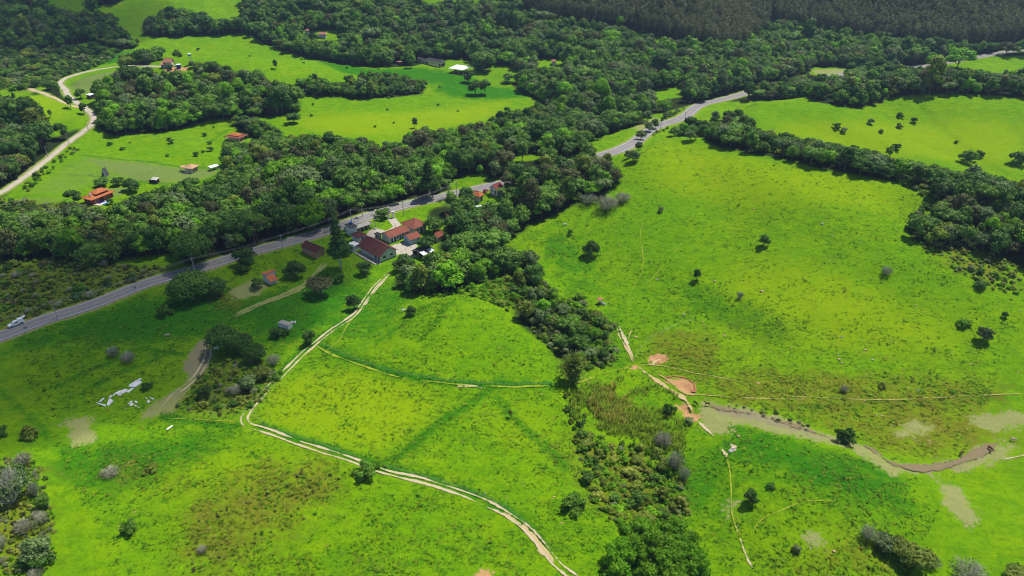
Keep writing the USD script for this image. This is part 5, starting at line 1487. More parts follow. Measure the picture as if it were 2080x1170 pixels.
for sx, sy in ((0, -1), (0, 1), (-1, 0), (1, 0)):
    hx, hy = L * .30, D * .32
    if sx == 0:
        q = [(_c[0] - hx, _c[1] + sy * hy, 3.35), (_c[0] + hx, _c[1] + sy * hy, 3.35), (_c[0] + hx * .45, _c[1], 4.5), (_c[0] - hx * .45, _c[1], 4.5)]
        m = slab(q)
    else:
        q = [(_c[0] + sx * hx, _c[1] - hy, 3.35), (_c[0] + sx * hx, _c[1] + hy, 3.35), (_c[0] + sx * hx * .45, _c[1], 4.5)]
        vv = np.vstack([q, np.array(q) - [0, 0, 0.14]])
        m = trimesh.Trimesh(vv, np.array([[0, 1, 2], [3, 5, 4], [0, 3, 4], [0, 4, 1], [1, 4, 5], [1, 5, 2], [2, 5, 3], [2, 3, 0]]), process=False)
        m.fix_normals()
    obj('upper_roof_slope', m, R_ORANGE, t)
t, L, D = house('beige_house', 'beige hip-roofed house on a pale terrace at the corner of the mown plot', 'house', (377, 351), (391.5, 352), (406, 346), 3.2, 1.5, 'hip', 'u', 0.9, wall_cream, R_TAN, [win('f', .6, 1.2, 1.0, 1.1), door('r', .3, wood_grey), win('r', .65, 1.4, 1.1, 1.0)])
obj('terrace', box(-1.5, -2.2, -0.8, L + 3.2, D + 1.0, 0.12), deck, t)
obj('porch_roof', slab([(-4.2, 0.6, 2.7), (0.2, 0.6, 2.9), (0.2, D * .8, 2.9), (-4.2, D * .8, 2.7)]), R_TAN, t)
for y in (0.8, D * .78):
    obj('post', box(-4.0, y - 0.12, -0.8, -3.75, y + 0.12, 2.7), wall_cream, t)
house('long_shelter', 'low white sheet-roofed shelter half hidden by trees right of the beige house', 'shelter', (430, 348), (446, 343), (444, 340), 1.9, 0.3, 'shed', 'u', 0.2, None, metal_white, (), None, [(.03, .05, 1.9), (.97, .05, 1.9), (.97, .95, 2.1), (.03, .95, 2.1), (.5, .05, 1.9)])
o, rz, L, D = frame_of((207, 357.5), (217, 358), (227, 354))
t = thing('cabin', 'small grey A-frame cabin standing alone on the mown plot', 'cabin', o, rz)
obj('roof_slope', slab([(-0.2, 0, -0.1), (-0.2, D, -0.1), (L / 2, D, 4.4), (L / 2, 0, 4.4)], 0.16), R_GREY, t)
obj('roof_slope', slab([(L / 2, 0, 4.4), (L / 2, D, 4.4), (L + 0.2, D, -0.1), (L + 0.2, 0, -0.1)], 0.16), R_GREY, t)
obj('wall', cat_mesh([trimesh.convex.convex_hull(np.array([[0.1, y, -0.3], [L - 0.1, y, -0.3], [L / 2, y, 4.2], [0.1, y + 0.15, -0.3], [L - 0.1, y + 0.15, -0.3], [L / 2, y + 0.15, 4.2]])) for y in (0.15, D - 0.3)]), wall_white, t)
opening(t, 'f', L, D, .3, .8, 1.9, 0.0, wood_dark, 'door')
house('dark_shed', 'small dark wooden shed with pale roof at the lower edge of the mown plot', 'shed', (309, 372.5), (320, 373.5), (325, 370), 2.1, 0.5, 'shed', 'u', 0.3, wood_dark, R_PALE, [door('f', .5)])
house('dark_lean_to', 'low dark lean-to standing just left of the dark wooden shed', 'shed', (303.5, 371.5), (308, 372.2), (309, 369.5), 1.4, 0.2, 'shed', 'u', 0.15, wood_dark, wood_dark)
t, L, D = house('hilltop_house', 'tan-roofed cream house at the top of the wooded knoll', 'house', (337, 138), (350, 138), (356, 133), 4.6, 1.8, 'gable', 'u', 0.7, wall_cream, R_PINK, [win('f', .3), win('f', .7), win('r', .5)])
house('hilltop_annex', 'low tan-roofed annex left of the hilltop house', 'house', (328, 139), (335, 139), (337, 135), 2.8, 1.0, 'gable', 'u', 0.4, wall_cream, R_PINK, [door('f', .5)])
house('blue_shed', 'dark blue-sided shed on the bare yard of the hilltop house', 'shed', (359.5, 139.5), (366.5, 139.5), (367.5, 137), 2.4, 0.4, 'shed', 'u', 0.2, paint_blue, metal_white)
o = at(360, 134)
t = thing('small_pool', 'small pale blue pool on the hilltop house yard', 'pool', o)
px_slab(t, [(355.5, 135), (357, 132), (363, 132), (362.5, 135)], 0.25, water_pale, 'water', o)
px_slab(t, [(354.5, 135.6), (356.5, 131.5), (364.5, 131.5), (364, 135.6)], 0.18, deck, 'deck', o)
o = at(389, 131)
t = thing('tank_tower', 'white and green water tank on a slim tower right of the hilltop house', 'tower', o)
for sx in (-1, 1):
    for sy in (-1, 1):
        obj('leg', tube([[sx * 1.0, sy * 1.0, -0.5], [sx * 0.7, sy * 0.7, 6.5]], 0.10, 5), wall_grey, t)
obj('tank_body', trimesh.creation.cylinder(1.3, 1.3, sections=16).apply_translation([0, 0, 7.2]), surf('tank_green', (0.10, 0.32, 0.22), (0.08, 0.26, 0.18), 1.0), t)
obj('lid', trimesh.creation.cone(1.35, 0.5, sections=16).apply_translation([0, 0, 7.85]), metal_white, t)
house('roadside_shed', 'small shed with white metal roof below the bend of the unpaved road', 'shed', (177, 199), (186, 202), (193, 198), 2.6, 0.4, 'shed', 'u', 0.3, wall_brown, metal_white, [door('f', .5)])
t, L, D = house('yellow_building', 'long yellow building with dark hipped roof at the forest edge, upper centre', 'building', (864, 129.5), (897, 137), (909, 135), 3.8, 1.9, 'hip', 'u', 0.35, wall_yellow, R_GREY,
                [win('f', x, 1.2, 1.3, 1.4) for x in (.22, .33, .44, .55, .66, .77)] + [door('f', .09, wood_dark, 2.4, 2.8), door('f', .90, wood_dark, 2.0, 2.6), door('r', .2, wood_dark, 2.0, 2.6), door('r', .55, wood_dark, 2.6, 2.8), win('r', .85, 1.4, 1.4, 1.2)])
house('yellow_annex', 'lower annex with dark roof and white porch left of the long yellow building', 'building', (848, 126), (863, 129.3), (869, 128), 3.0, 1.4, 'hip', 'u', 0.4, wall_white, R_GREY, [door('f', .3, wood_dark, 1.6), door('f', .6, wood_dark, 1.6), door('f', .88, wood_dark, 1.6)])
t, L, D = house('white_canopy', 'broad white metal-roofed open barn right of the long yellow building', 'barn', (913, 148.5), (941, 152.5), (957, 147), 4.0, 0.5, 'shed', 'u', 0.6, None, metal_white, (), None, [(x, y, 4.0 + .5 * y) for x in (.03, .35, .66, .97) for y in (.05, .95)])
obj('floor', box(0, 0, -0.8, L, D, 0.15), rust, t)
house('forest_edge_shed', 'small pale pinkish-roofed shed at the forest edge left of the yellow building', 'shed', (806, 130), (813, 132), (819, 129.5), 2.4, 0.5, 'shed', 'u', 0.4, wall_brown, R_PINK)
house('forest_house', 'pink-roofed white house among the trees at the top left of the forest', 'house', (648, 77), (662, 78.5), (670, 76), 3.4, 1.9, 'hip', 'u', 0.7, wall_white, R_PINK, [win('f', .3), win('f', .7)])
house('forest_hut', 'tiny pink roof peeping out of trees left of the pink-roofed forest house', 'house', (621, 69), (627, 69.5), (630, 67), 3.2, 1.2, 'hip', 'u', 0.5, wall_white, R_PINK)
house('hidden_hut', 'tiny orange-pink roof peeping out of the central forest', 'house', (1121, 133), (1129, 134), (1133, 131), 3.6, 1.4, 'hip', 'u', 0.4, wall_cream, R_PINK)
o, rz, L, D = frame_of((1214.5, 616.5), (1218.5, 619.5), (1222, 616.5))
t = thing('feeder', 'small roofed cattle feeder on the lower right-hand hill', 'feeder', o, rz)
for x in (0.1, L - 0.1):
    for y in (0.1, D - 0.1):
        obj('post', box(x - 0.07, y - 0.07, -0.4, x + 0.07, y + 0.07, 2.1), wood_grey, t)
obj('trough_box', box(0.3, 0.3, 0.35, L - 0.3, D - 0.3, 0.75), wood_grey, t)
obj('roof_slope', slab([(-0.4, -0.4, 2.05), (L + 0.4, -0.4, 2.05), (L + 0.4, D / 2, 2.6), (-0.4, D / 2, 2.6)], 0.08), R_PINK, t)
obj('roof_slope', slab([(-0.4, D / 2, 2.6), (L + 0.4, D / 2, 2.6), (L + 0.4, D + 0.4, 2.05), (-0.4, D + 0.4, 2.05)], 0.08), R_PINK, t)


def trough(label, px0, px1, w=0.35):
    a, b = at(*px0), at(*px1)
    L_ = float(np.hypot(*(b - a)[:2]))
    t_ = thing('trough', label, 'trough', (a + b) / 2, math.atan2(b[1] - a[1], b[0] - a[0]))
    obj('side', box(-L_ / 2, -w, -0.3, L_ / 2, -w + 0.08, 0.55), whitewash, t_)
    obj('side', box(-L_ / 2, w - 0.08, -0.3, L_ / 2, w, 0.55), whitewash, t_)
    obj('end_wall', box(-L_ / 2, -w + 0.08, -0.3, -L_ / 2 + 0.08, w - 0.08, 0.55), whitewash, t_)
    obj('end_wall', box(L_ / 2 - 0.08, -w + 0.08, -0.3, L_ / 2, w - 0.08, 0.55), whitewash, t_)
    obj('base', box(-L_ / 2 + 0.08, -w + 0.08, -0.3, L_ / 2 - 0.08, w - 0.08, 0.25), concrete, t_)


trough('narrow pale trough beside the roofed cattle feeder', (1221.5, 615.5), (1230, 620.5))
trough('short white trough at the trampled ring on the lower right pasture', (1482, 920), (1490, 913), 0.45)
for pts, lb in (([(1459, 908), (1462, 906), (1475, 928), (1470, 930)], 'left'), ([(1476, 925), (1490, 905), (1484, 904), (1490, 912), (1484, 924)], 'right')):
    strip('trampled_ring', pts, 0.6, worn_pale, f'bare trampled earth on the {lb} side of the ring round the trough')

# sheets and odds and ends behind the orange-roofed house
for (x, y, w, d, lb) in ((992, 416, 2.6, 1.8, 'pale blue-white tarp lying right of the orange-roofed house'), (969, 421, 1.6, 1.0, 'left of two small white sheets among trees below the orange roof'), (977, 420, 1.8, 1.0, 'right of two small white sheets among trees below the orange roof')):
    p = at(x, y)
    v = np.array([[i / 6 - .5, j / 4 - .5] for i in range(7) for j in range(5)])
    z = 0.35 + 0.25 * np.sin(v[:, 0] * 9) * np.cos(v[:, 1] * 7) + 0.5 * np.exp(-(v ** 2).sum(1) * 6)
    q = np.c_[v[:, 0] * w * 1.4, v[:, 1] * d * 1.4, z]
    f = [[i * 5 + j, (i + 1) * 5 + j, (i + 1) * 5 + j + 1] for i in range(6) for j in range(4)] + [[i * 5 + j, (i + 1) * 5 + j + 1, i * 5 + j + 1] for i in range(6) for j in range(4)]
    n_ = len(q)
    f = np.array(f)
    obj('tarp', (np.vstack([q, q - [0, 0, 0.04]]) + p, np.vstack([f, f[:, ::-1] + n_])), metal_white, None, lb, 'tarp')
    KEEP_OUT.append((p[0], p[1], 3.0))

# ------------------------------------------------------------------ utility poles, wires, fences
def pole(label, px, py, h=8.0, arm=True, rz=0.6):
    p = at(px, py)
    t_ = thing('utility_pole', label, 'pole', p, rz)
    obj('shaft', tube([[0, 0, -1], [0, 0, h * .5], [0, 0, h]], [0.19, 0.16, 0.12], 8), concrete_pole, t_)
    if arm:
        obj('crossarm', box(-0.9, -0.07, h - 0.75, 0.9, 0.07, h - 0.6), wood_grey, t_)
        for x in (-0.8, 0.0, 0.8):
            obj('insulator', trimesh.creation.cylinder(0.05, 0.22, sections=6).apply_translation([x, 0, h - 0.48]), metal_white, t_)
    return p + [0, 0, h - 0.4]


concrete_pole = surf('concrete_pole', (0.40, 0.39, 0.37), (0.30, 0.29, 0.28), 2.0, 0.9, 0.1)
tops = [pole('grey utility pole beside the road right of the white pickup', 118, 649), pole('pale utility pole beside the highway left of the meadow trees', 397, 557), pole('utility pole beside the highway above the small white house', 575, 509),
        pole('utility pole behind the long pale canopy', 715, 456), pole('utility pole on the hamlet lawn near the gate pillars', 820, 438), pole('utility pole beside the highway left of the orange-roofed house', 928, 399)]
for (x, y, lb, arm) in ((140, 292, 'upper utility pole beside the unpaved road', True), (98, 319, 'lower utility pole beside the unpaved road', True), (180, 266, 'slim pole at the road bend below the wooded knoll', False), (1743, 141, 'far utility pole beside the distant highway', True),
                        (1341, 268, 'slim pole beside the highway near the hill crest', True), (1391, 248, 'slim pole beside the highway at the far bend', True), (837, 465, 'thin lamp post beside the hamlet drive', False), (804, 474, 'thin post at the corner of the row house', False)):
    pole(lb, x, y, 7.0 if arm else 5.0, arm)
a0 = hw[0]
start = np.array([tops[0][0] - 60, tops[0][1] - 62, tops[0][2]])
chain = [start] + tops
wires = []
for a, b in zip(chain[:-1], chain[1:]):
    for off in (-0.8, 0.0, 0.8):
        d = (b - a)[:2] / np.hypot(*(b - a)[:2])
        s = np.array([-d[1], d[0], 0]) * off
        t_ = np.linspace(0, 1, 13)
        P = a[None] * (1 - t_)[:, None] + b[None] * t_[:, None] + s
        P[:, 2] -= 4 * 0.9 * t_ * (1 - t_)
        wires.append(tube(P, 0.018, 3, cap=False))
pw = thing('power_line', 'three sagging wires strung between the roadside poles', 'wires')
for w_ in wires:
    obj('wire', w_, metal_grey, pw)

POSTN = [0]


def fence(label, pts, step=4.0, h=1.15, wires_=3, mat=None, r=0.06, lift=0.0):
    line, q = spline(poly_at(pts), step)
    fence_line(label, line, h, wires_, mat, r)


def fence_line(label, line, h=1.15, wires_=3, mat=None, r=0.06):
    z = hgt(line[:, 0], line[:, 1])
    t_ = thing('wire_fence', label, 'fence')
    rr = np.random.default_rng(len(line))
    for i in range(len(line)):
        k = rr.normal(0, 0.05, 2)
        obj('post', tube([[line[i, 0], line[i, 1], z[i] - 0.4], [line[i, 0] + k[0], line[i, 1] + k[1], z[i] + h * rr.uniform(0.92, 1.1)]], r, 5), mat or wood_grey, t_)
    for j in range(wires_):
        obj('wire', tube(np.c_[line, z + h * (0.3 + 0.3 * j)], 0.008, 3, cap=False), metal_grey, t_)


_t = np.gradient(HW, axis=0)
_t /= np.linalg.norm(_t, axis=1, keepdims=True)
_n = np.stack([_t[:, 1], -_t[:, 0]], 1)
_pxx = to_px(np.c_[HW, hgt(HW[:, 0], HW[:, 1])])[0]
_sel = np.where((_pxx > -60) & (_pxx < 620))[0][::2]
fence_line('long post-and-wire fence along the near side of the highway', HW[_sel] + _n[_sel] * 5.4)
_sel = np.where((_pxx > 860) & (_pxx < 1010))[0][::2]
fence_line('post-and-wire fence between the highway and the maroon-roofed house', HW[_sel] + _n[_sel] * 5.2)
fence('post-and-wire fence on the upper side of the lower farm track', [(512, 835), (535, 862), (600, 888), (670, 910), (722, 930)])
fence('post-and-wire fence along the upper side of the farm track near the bottom', [(780, 948), (850, 966), (920, 987), (990, 1013), (1050, 1048), (1095, 1090), (1120, 1120)])
fence('post-and-wire fence around the mown plot in the upper left fields', [(160, 316), (230, 322), (300, 330), (380, 338), (455, 348)], 4.5)
fence('post-and-wire fence crossing the mown plot between cabin and beige house', [(330, 340), (305, 352), (280, 364), (268, 368)], 4.0)
fence('post-and-wire fence along the lower edge of the mown plot', [(140, 355), (200, 359), (260, 366), (300, 369)], 4.0)
fence('post-and-wire fence beside the hamlet lawn left of the tall conifer', [(648, 503), (655, 488), (662, 480), (690, 472)], 2.5, 1.5)
fence('post-and-wire fence crossing the field left of the verandah house', [(205, 270), (300, 276), (380, 285), (420, 287)], 4.5)
fence('post-and-wire fence along the path below the small pasture knoll', [(655, 700), (740, 738), (830, 762), (930, 777), (1040, 782), (1130, 782)], 4.0)
fence('post-and-wire fence up the slope of the right-hand hill', [(1285, 735), (1320, 690), (1350, 672), (1395, 655), (1410, 650)], 5.0)
fence('post-and-wire fence beside the courtyard of the hamlet', [(806, 518), (820, 510), (834, 503)], 1.8, 1.1)
g = thing('entrance_gate', 'dark metal entrance gate and fence panel beside the highway left of the tall conifer', 'gate', at(672, 472), 0.55)
for x in (-3.2, 0, 3.2):
    obj('post', box(x - 0.1, -0.1, -0.5, x + 0.1, 0.1, 1.9), wood_dark, g)
for z in np.linspace(0.3, 1.7, 6):
    obj('rail', box(-3.1, -0.03, z, -0.1, 0.03, z + 0.08), wood_dark, g)
    obj('rail', box(0.1, -0.03, z, 3.1, 0.03, z + 0.08), wood_dark, g)
for (x, y, lb) in ((275, 590, 'small roadside sign on two legs beside the highway'), (54, 672, 'small dark roadside sign on the near verge by the white pickup'), (1400, 214, 'dark rectangular roadside sign at the far highway bend')):
    t = thing('road_sign', lb, 'sign', at(x, y), 0.7)
    big = 1.6 if x == 1400 else 1.0
    for sx in (-0.35, 0.35):
        obj('leg', tube([[sx * big, 0, -0.4], [sx * big, 0, 1.2 * big]], 0.05, 5), metal_grey, t)
    obj('panel', box(-0.6 * big, -0.04, 1.0 * big, 0.6 * big, 0.04, 1.9 * big), metal_grey if x != 1400 else wood_dark, t)

# ------------------------------------------------------------------ pickup parked on the far shoulder, two cones
car_white = usdkit.material(stage, '/World/Looks/car_white', {'p': ('principled_bsdf', {'base_color': (0.72, 0.73, 0.74), 'roughness': 0.3, 'specular_ior_level': 0.5, 'coat_weight': 0.4})}, surface='p.BSDF')
rubber = surf('rubber', (0.02, 0.02, 0.02), (0.03, 0.03, 0.03), 4.0, 0.8)


def pickup():
    import manifold3d as m3
    _, k = HW_TREE.query(at(25, 657)[:2])
    d = HW[k - 3] - HW[k + 3]
    d /= np.hypot(*d)
    n = np.array([-d[1], d[0]])
    p = at(26, 658)
    if (p[:2] - HW[k]) @ n < 0:
        n = -n
    c = HW[k] + n * 3.6
    t_ = thing('pickup', 'white pickup with white canopy and raised tailgate hatch parked on the far shoulder', 'pickup', (c[0], c[1], float(hgt(*c)) + 0.22), math.atan2(d[1], d[0]))

    def hull(pts, r=0.07):
        return m3.Manifold.batch_hull([m3.Manifold.sphere(r, 10).translate(tuple(map(float, q))) for q in pts])

    def mesh_of(m):
        mm = m.to_mesh()
        return np.array(mm.vert_properties)[:, :3], np.array(mm.tri_verts)
    body = hull([(x, s * y, z) for s in (-1, 1) for x, y, z in ((2.55, .78, .55), (2.5, .76, .92), (1.35, .84, 1.08), (-2.5, .84, 1.08), (-2.55, .84, .5), (2.0, .84, .42))])
    for wx in (1.65, -1.6):
        body -= m3.Manifold.cylinder(2.2, 0.44, 0.44, 24, True).rotate((90, 0, 0)).translate((wx, 0, 0.40))
    obj('body', mesh_of(body), car_white, t_, smooth=30)
    cab = hull([(x, s * y, z) for s in (-1, 1) for x, y, z in ((1.30, .78, 1.08), (0.55, .66, 1.70), (-0.75, .66, 1.72), (-0.85, .80, 1.08))], 0.06)
    obj('cab', mesh_of(cab), car_white, t_, smooth=30)
    can = hull([(x, s * y, z) for s in (-1, 1) for x, y, z in ((-0.9, .80, 1.1), (-0.9, .74, 2.12), (-2.35, .74, 2.12), (-2.5, .80, 1.1))], 0.06)
    obj('canopy', mesh_of(can), car_white, t_, smooth=30)
    obj('hatch', trimesh.creation.box([1.1, 1.5, 0.07]).apply_transform(trimesh.transformations.rotation_matrix(0.25, [0, 1, 0])).apply_translation([-3.0, 0, 2.28]), car_white, t_)
    obj('windscreen', slab([(1.33, -.66, 1.14), (1.33, .66, 1.14), (0.64, .56, 1.69), (0.64, -.56, 1.69)], 0.03), glass_dark, t_)
    for s in (-1, 1):
        for x0, x1 in ((0.42, -0.12), (-0.20, -0.72)):
            obj('side_window', trimesh.convex.convex_hull(np.array([[x0 + 0.2, s * 0.855, 1.18], [x1, s * 0.855, 1.18], [x1, s * 0.745, 1.62], [x0, s * 0.745, 1.62], [x0 + 0.2, s * 0.82, 1.18], [x1, s * 0.82, 1.18]])), glass_dark, t_)
        obj('headlight', box(2.48, s * 0.72 - 0.14, 0.72, 2.63, s * 0.72 + 0.14, 0.88), metal_white, t_)
        obj('mirror', box(0.85, s * 0.92 - 0.08, 1.12, 1.0, s * 0.92 + 0.08, 1.3), rubber, t_)
        for wx in (1.65, -1.6):
            w = obj('wheel', trimesh.creation.cylinder(0.37, 0.26, sections=20).apply_transform(trimesh.transformations.rotation_matrix(math.pi / 2, [1, 0, 0])).apply_translation([wx, s * 0.76, 0.37]), rubber, t_)
            obj('rim', trimesh.creation.cylinder(0.22, 0.28, sections=14).apply_transform(trimesh.transformations.rotation_matrix(math.pi / 2, [1, 0, 0])).apply_translation([wx, s * 0.765, 0.37]), metal_grey, w)
    obj('load_space', box(-2.57, -0.68, 1.15, -2.52, 0.68, 2.0), rubber, t_)
    obj('bumper', box(2.5, -0.8, 0.42, 2.68, 0.8, 0.6), rubber, t_)


pickup()
cone_orange = surf('cone_orange', (0.75, 0.13, 0.03), (0.6, 0.1, 0.03), 2.0, 0.6)
for (x, y, lb) in ((13.5, 667.5, 'orange traffic cone on the road in front of the white pickup'), (61.5, 650, 'orange traffic cone on the shoulder behind the white pickup'), (45, 656, 'grey-topped traffic cone closest behind the white pickup')):
    t = thing('traffic_cone', lb, 'cone', at(x, y) + [0, 0, 0.2])
    obj('base', box(-0.2, -0.2, 0, 0.2, 0.2, 0.05), rubber, t)
    obj('body', trimesh.creation.cone(0.16, 0.75, sections=14).apply_translation([0, 0, 0.05]), cone_orange if x != 45 else metal_grey, t)

# ------------------------------------------------------------------ horses and cattle
COATS = {k: surf(f'coat_{k}', a, b, 1.4, 0.8, 0.15) for k, (a, b) in {'white': ((0.72, 0.69, 0.64), (0.60, 0.57, 0.52)), 'dark': ((0.045, 0.032, 0.026), (0.03, 0.022, 0.018)), 'bay': ((0.13, 0.055, 0.028), (0.09, 0.04, 0.02)), 'cream': ((0.55, 0.42, 0.28), (0.46, 0.35, 0.23)),
                                                                 'pied': ((0.60, 0.55, 0.50), (0.26, 0.12, 0.06))}.items()}


def beast(name, label, px, py, coat, rz, grazing=False, horse=True, s=0.85):
    import manifold3d as m3
    if horse:
        J = {'rump': (-.62, 0, 1.22, .27), 'belly': (-.05, 0, 1.10, .27), 'chest': (.52, 0, 1.14, .27), 'withers': (.45, 0, 1.36, .14), 'neck': (.82, 0, 1.48, .15), 'poll': (1.12, 0, 1.78, .11), 'muzzle': (1.42, 0, 1.52, .075), 'tail0': (-.86, 0, 1.30, .07), 'tail1': (-1.0, 0, .72, .06)}
        if grazing:
            J.update(neck=(.98, 0, 1.02, .14), poll=(1.28, 0, .62, .11), muzzle=(1.42, 0, .26, .075))
    else:
        J = {'rump': (-.68, 0, 1.10, .28), 'belly': (-.05, 0, .98, .33), 'chest': (.52, 0, 1.02, .29), 'withers': (.42, 0, 1.26, .18), 'neck': (.84, 0, 1.14, .19), 'poll': (1.10, 0, 1.28, .13), 'muzzle': (1.40, 0, 1.02, .09), 'tail0': (-.95, 0, 1.22, .05), 'tail1': (-1.0, 0, .55, .05)}
        if grazing:
            J.update(neck=(.95, 0, .85, .17), poll=(1.20, 0, .55, .13), muzzle=(1.36, 0, .22, .09))
    B = [('rump', 'belly'), ('belly', 'chest'), ('chest', 'withers'), ('withers', 'rump'), ('chest', 'neck'), ('withers', 'neck'), ('neck', 'poll'), ('poll', 'muzzle'), ('tail0', 'tail1'), ('rump', 'tail0')]
    for side, y in (('l', .17), ('r', -.17)):
        st = 0.12 if side == 'l' else -0.08
        J.update({f'sh{side}': (.50, y, .98, .15), f'kn{side}': (.54 + st, y, .52, .075), f'ff{side}': (.50 + st, y, .06, .065), f'hp{side}': (-.60, y, 1.02, .19), f'st{side}': (-.48 - st, y, .74, .11), f'hk{side}': (-.74 - st, y, .48, .07), f'hf{side}': (-.68 - st, y, .06, .065),
                  f'ear{side}': (J['poll'][0] - .02, y * .45, J['poll'][2] + .17, .03)})
        B += [(f'sh{side}', f'kn{side}'), (f'kn{side}', f'ff{side}'), (f'hp{side}', f'st{side}'), (f'st{side}', f'hk{side}'), (f'hk{side}', f'hf{side}'), ('poll', f'ear{side}'), ('chest', f'sh{side}'), ('rump', f'hp{side}')]

    def ball(k):
        x, y, z, r = J[k]
        return m3.Manifold.sphere(r, 12).translate((x, y, z))
    m = m3.Manifold()
    for a, b in B:
        m = m + m3.Manifold.batch_hull([ball(a), ball(b)])
    mm = m.refine_to_length(0.10).to_mesh()
    tm = trimesh.Trimesh(np.array(mm.vert_properties)[:, :3], np.array(mm.tri_verts))
    trimesh.smoothing.filter_taubin(tm, iterations=6)
    t_ = thing(name, label, name, at(px, py) + [0, 0, 0.03], rz, scale=(s, s, s))
    obj('body', tm, COATS[coat], t_, smooth=60)
    if horse:
        mane = [tube([[J['withers'][0], 0, J['withers'][2] + .1], [J['neck'][0] - .06, 0, J['neck'][2] + .16], [J['poll'][0] - .06, 0, J['poll'][2] + .12]], 0.055, 5)]
        obj('mane', cat_mesh(mane), COATS['dark' if coat != 'white' else 'white'], t_)
    else:
        obj('horns', cat_mesh([tube([[J['poll'][0], s_ * .08, J['poll'][2] + .08], [J['poll'][0] + .02, s_ * .22, J['poll'][2] + .16], [J['poll'][0] + .04, s_ * .26, J['poll'][2] + .28]], [.035, .028, .012], 5) for s_ in (-1, 1)]), COATS['cream'], t_)


beast('horse', 'white horse standing at the edge of the dark tree clump on the left', 440, 711, 'white', math.pi * 0.02, False, True)
beast('cow', 'white and brown cow grazing alone on the shaded left pasture', 340, 684, 'pied', 0.5, True, False)
beast('horse', 'dark horse grazing nearest the sandy patch', 1412, 822, 'dark', -1.0, True, True)
beast('horse', 'dark horse with raised head right of the sandy patch', 1436, 824, 'bay', math.pi - 0.15, False, True)
beast('horse', 'dark brown horse grazing on the bare curve at lower right', 1951, 924, 'bay', 0.45, True, True)
beast('cow', 'brown cow on the bare ground seen end-on', 2010, 914, 'bay', -1.35, False, False)
beast('cow', 'cream-coloured cow on the bare ground near the right edge', 2057, 896, 'cream', -0.25, True, False)
beast('cow', 'white cow lying low on the right-hand hill near the left trees', 1147, 458, 'white', -0.1, True, False)
beast('cow', 'pale cow beside the bush left of the small pasture knoll', 820, 633, 'white', 0.4, True, False)

# ------------------------------------------------------------------ earth mounds and stones scattered on the slopes
mound_earth = surf('mound_earth', (0.52, 0.34, 0.22), (0.40, 0.26, 0.17), 2.0, 0.95, 0.05)
mound_grey = surf('mound_grey', (0.40, 0.36, 0.32), (0.28, 0.25, 0.22), 2.0, 0.95, 0.05)
MOUNDS = [(1389, 639), (1427, 655), (1345, 679), (1355, 669), (1291, 685), (1471, 682), (1335, 568), (1452, 571), (1531, 425), (1670, 455), (1548, 592), (1608, 707), (1703, 720), (1704, 730), (1757, 711), (1772, 731), (1710, 738), (1540, 779), (1636, 801), (1756, 815), (1777, 806), (1864, 793), (1845, 788),
          (1792, 845), (1780, 843), (1834, 751), (1972, 741), (1710, 685), (1500, 886), (1620, 1115), (1415, 1117), (1694, 1120), (930, 787), (976, 789), (1835, 690), (1860, 620), (2073, 632), (1140, 1063), (1125, 1010), (985, 1003)]


def mound_mesh(seed, w, h):
    r = np.random.default_rng(seed)
    m = trimesh.creation.icosphere(2)
    v = m.vertices.copy()
    n = 1 + 0.22 * vnoise(v[:, 0] * 2.2 + seed, v[:, 1] * 2.2, seed) + 0.14 * vnoise(v[:, 1] * 4.5, v[:, 2] * 4.5 + seed, seed + 1)
    v = v * n[:, None] * [w, w * r.uniform(0.6, 0.9), h]
    m.vertices = v
    return m


SIDE = ['nearest the trail junction', 'beside the faint paths']
for i, (x, y) in enumerate(MOUNDS):
    p = at(x, y)
    w = 0.0058 * depth_of(p) * np.random.default_rng(i).uniform(0.5, 1.0) * 0.42
    nx, ny = ('left' if x < 1300 else 'middle' if x < 1600 else 'right'), ('lower' if y > 760 else 'foot of the' if y > 650 else 'upper')
    obj('earth_mound', mound_mesh(i, w, w * 0.6).apply_translation(p + [0, 0, w * 0.1]), mound_earth if i % 3 else mound_grey, None,
        f'small {"pinkish" if i % 3 else "greyish"} bare earth mound on the {ny} {nx} pasture slope', 'mound', f'{"pinkish" if i % 3 else "greyish"} earth mounds on the {ny} {nx} pasture slope', smooth=50)
o = at(1386, 788)
bank = np.array([(1348, 768), (1362, 765), (1378, 765), (1392, 769), (1404, 776), (1412, 786), (1411, 798)], float)
bl = poly_at(bank)
bl, _q2 = spline(bl, 0.7)
prof = [(0.35, 0.05), (0.1, 0.02), (-0.05, -0.25), (-0.35, -0.75), (-0.7, -1.1), (-1.4, -1.35)]
tt = np.gradient(bl, axis=0)
tt /= np.linalg.norm(tt, axis=1, keepdims=True)
nn_ = np.stack([-tt[:, 1], tt[:, 0]], 1)
vv = []
taper = np.sin(np.linspace(0.12, math.pi - 0.12, len(bl)))
for k, (a_, b_) in enumerate(prof):
    wob = 0.28 * vnoise(_q2 / 1.1, _q2 * 0 + k * 0.6, 77) * (k > 0)
    q = bl + nn_ * (a_ + wob)[:, None] if k else bl + nn_ * a_
    vv.append(np.c_[q, hgt(bl[:, 0], bl[:, 1]) + 0.06 + (b_ + 0.10) * taper * 1.0])
vv = np.stack(vv, 1).reshape(-1, 3)
i_, j_ = np.meshgrid(np.arange(len(bl) - 1), np.arange(len(prof) - 1), indexing='ij')
a_ = i_ * len(prof) + j_
qd = np.stack([a_, a_ + 1, a_ + len(prof) + 1, a_ + len(prof)], -1).reshape(-1, 4)
obj('earth_bank', (vv, np.vstack([qd[:, [0, 1, 2]], qd[:, [0, 2, 3]]])), surf('red_earth', (0.42, 0.19, 0.09), (0.30, 0.125, 0.06), 1.2, 0.95, 0.05, bump=0.6), None, 'steep red eroded earth bank at the foot of the right-hand hill', kind='structure')


plan_forest()
grow_forest()

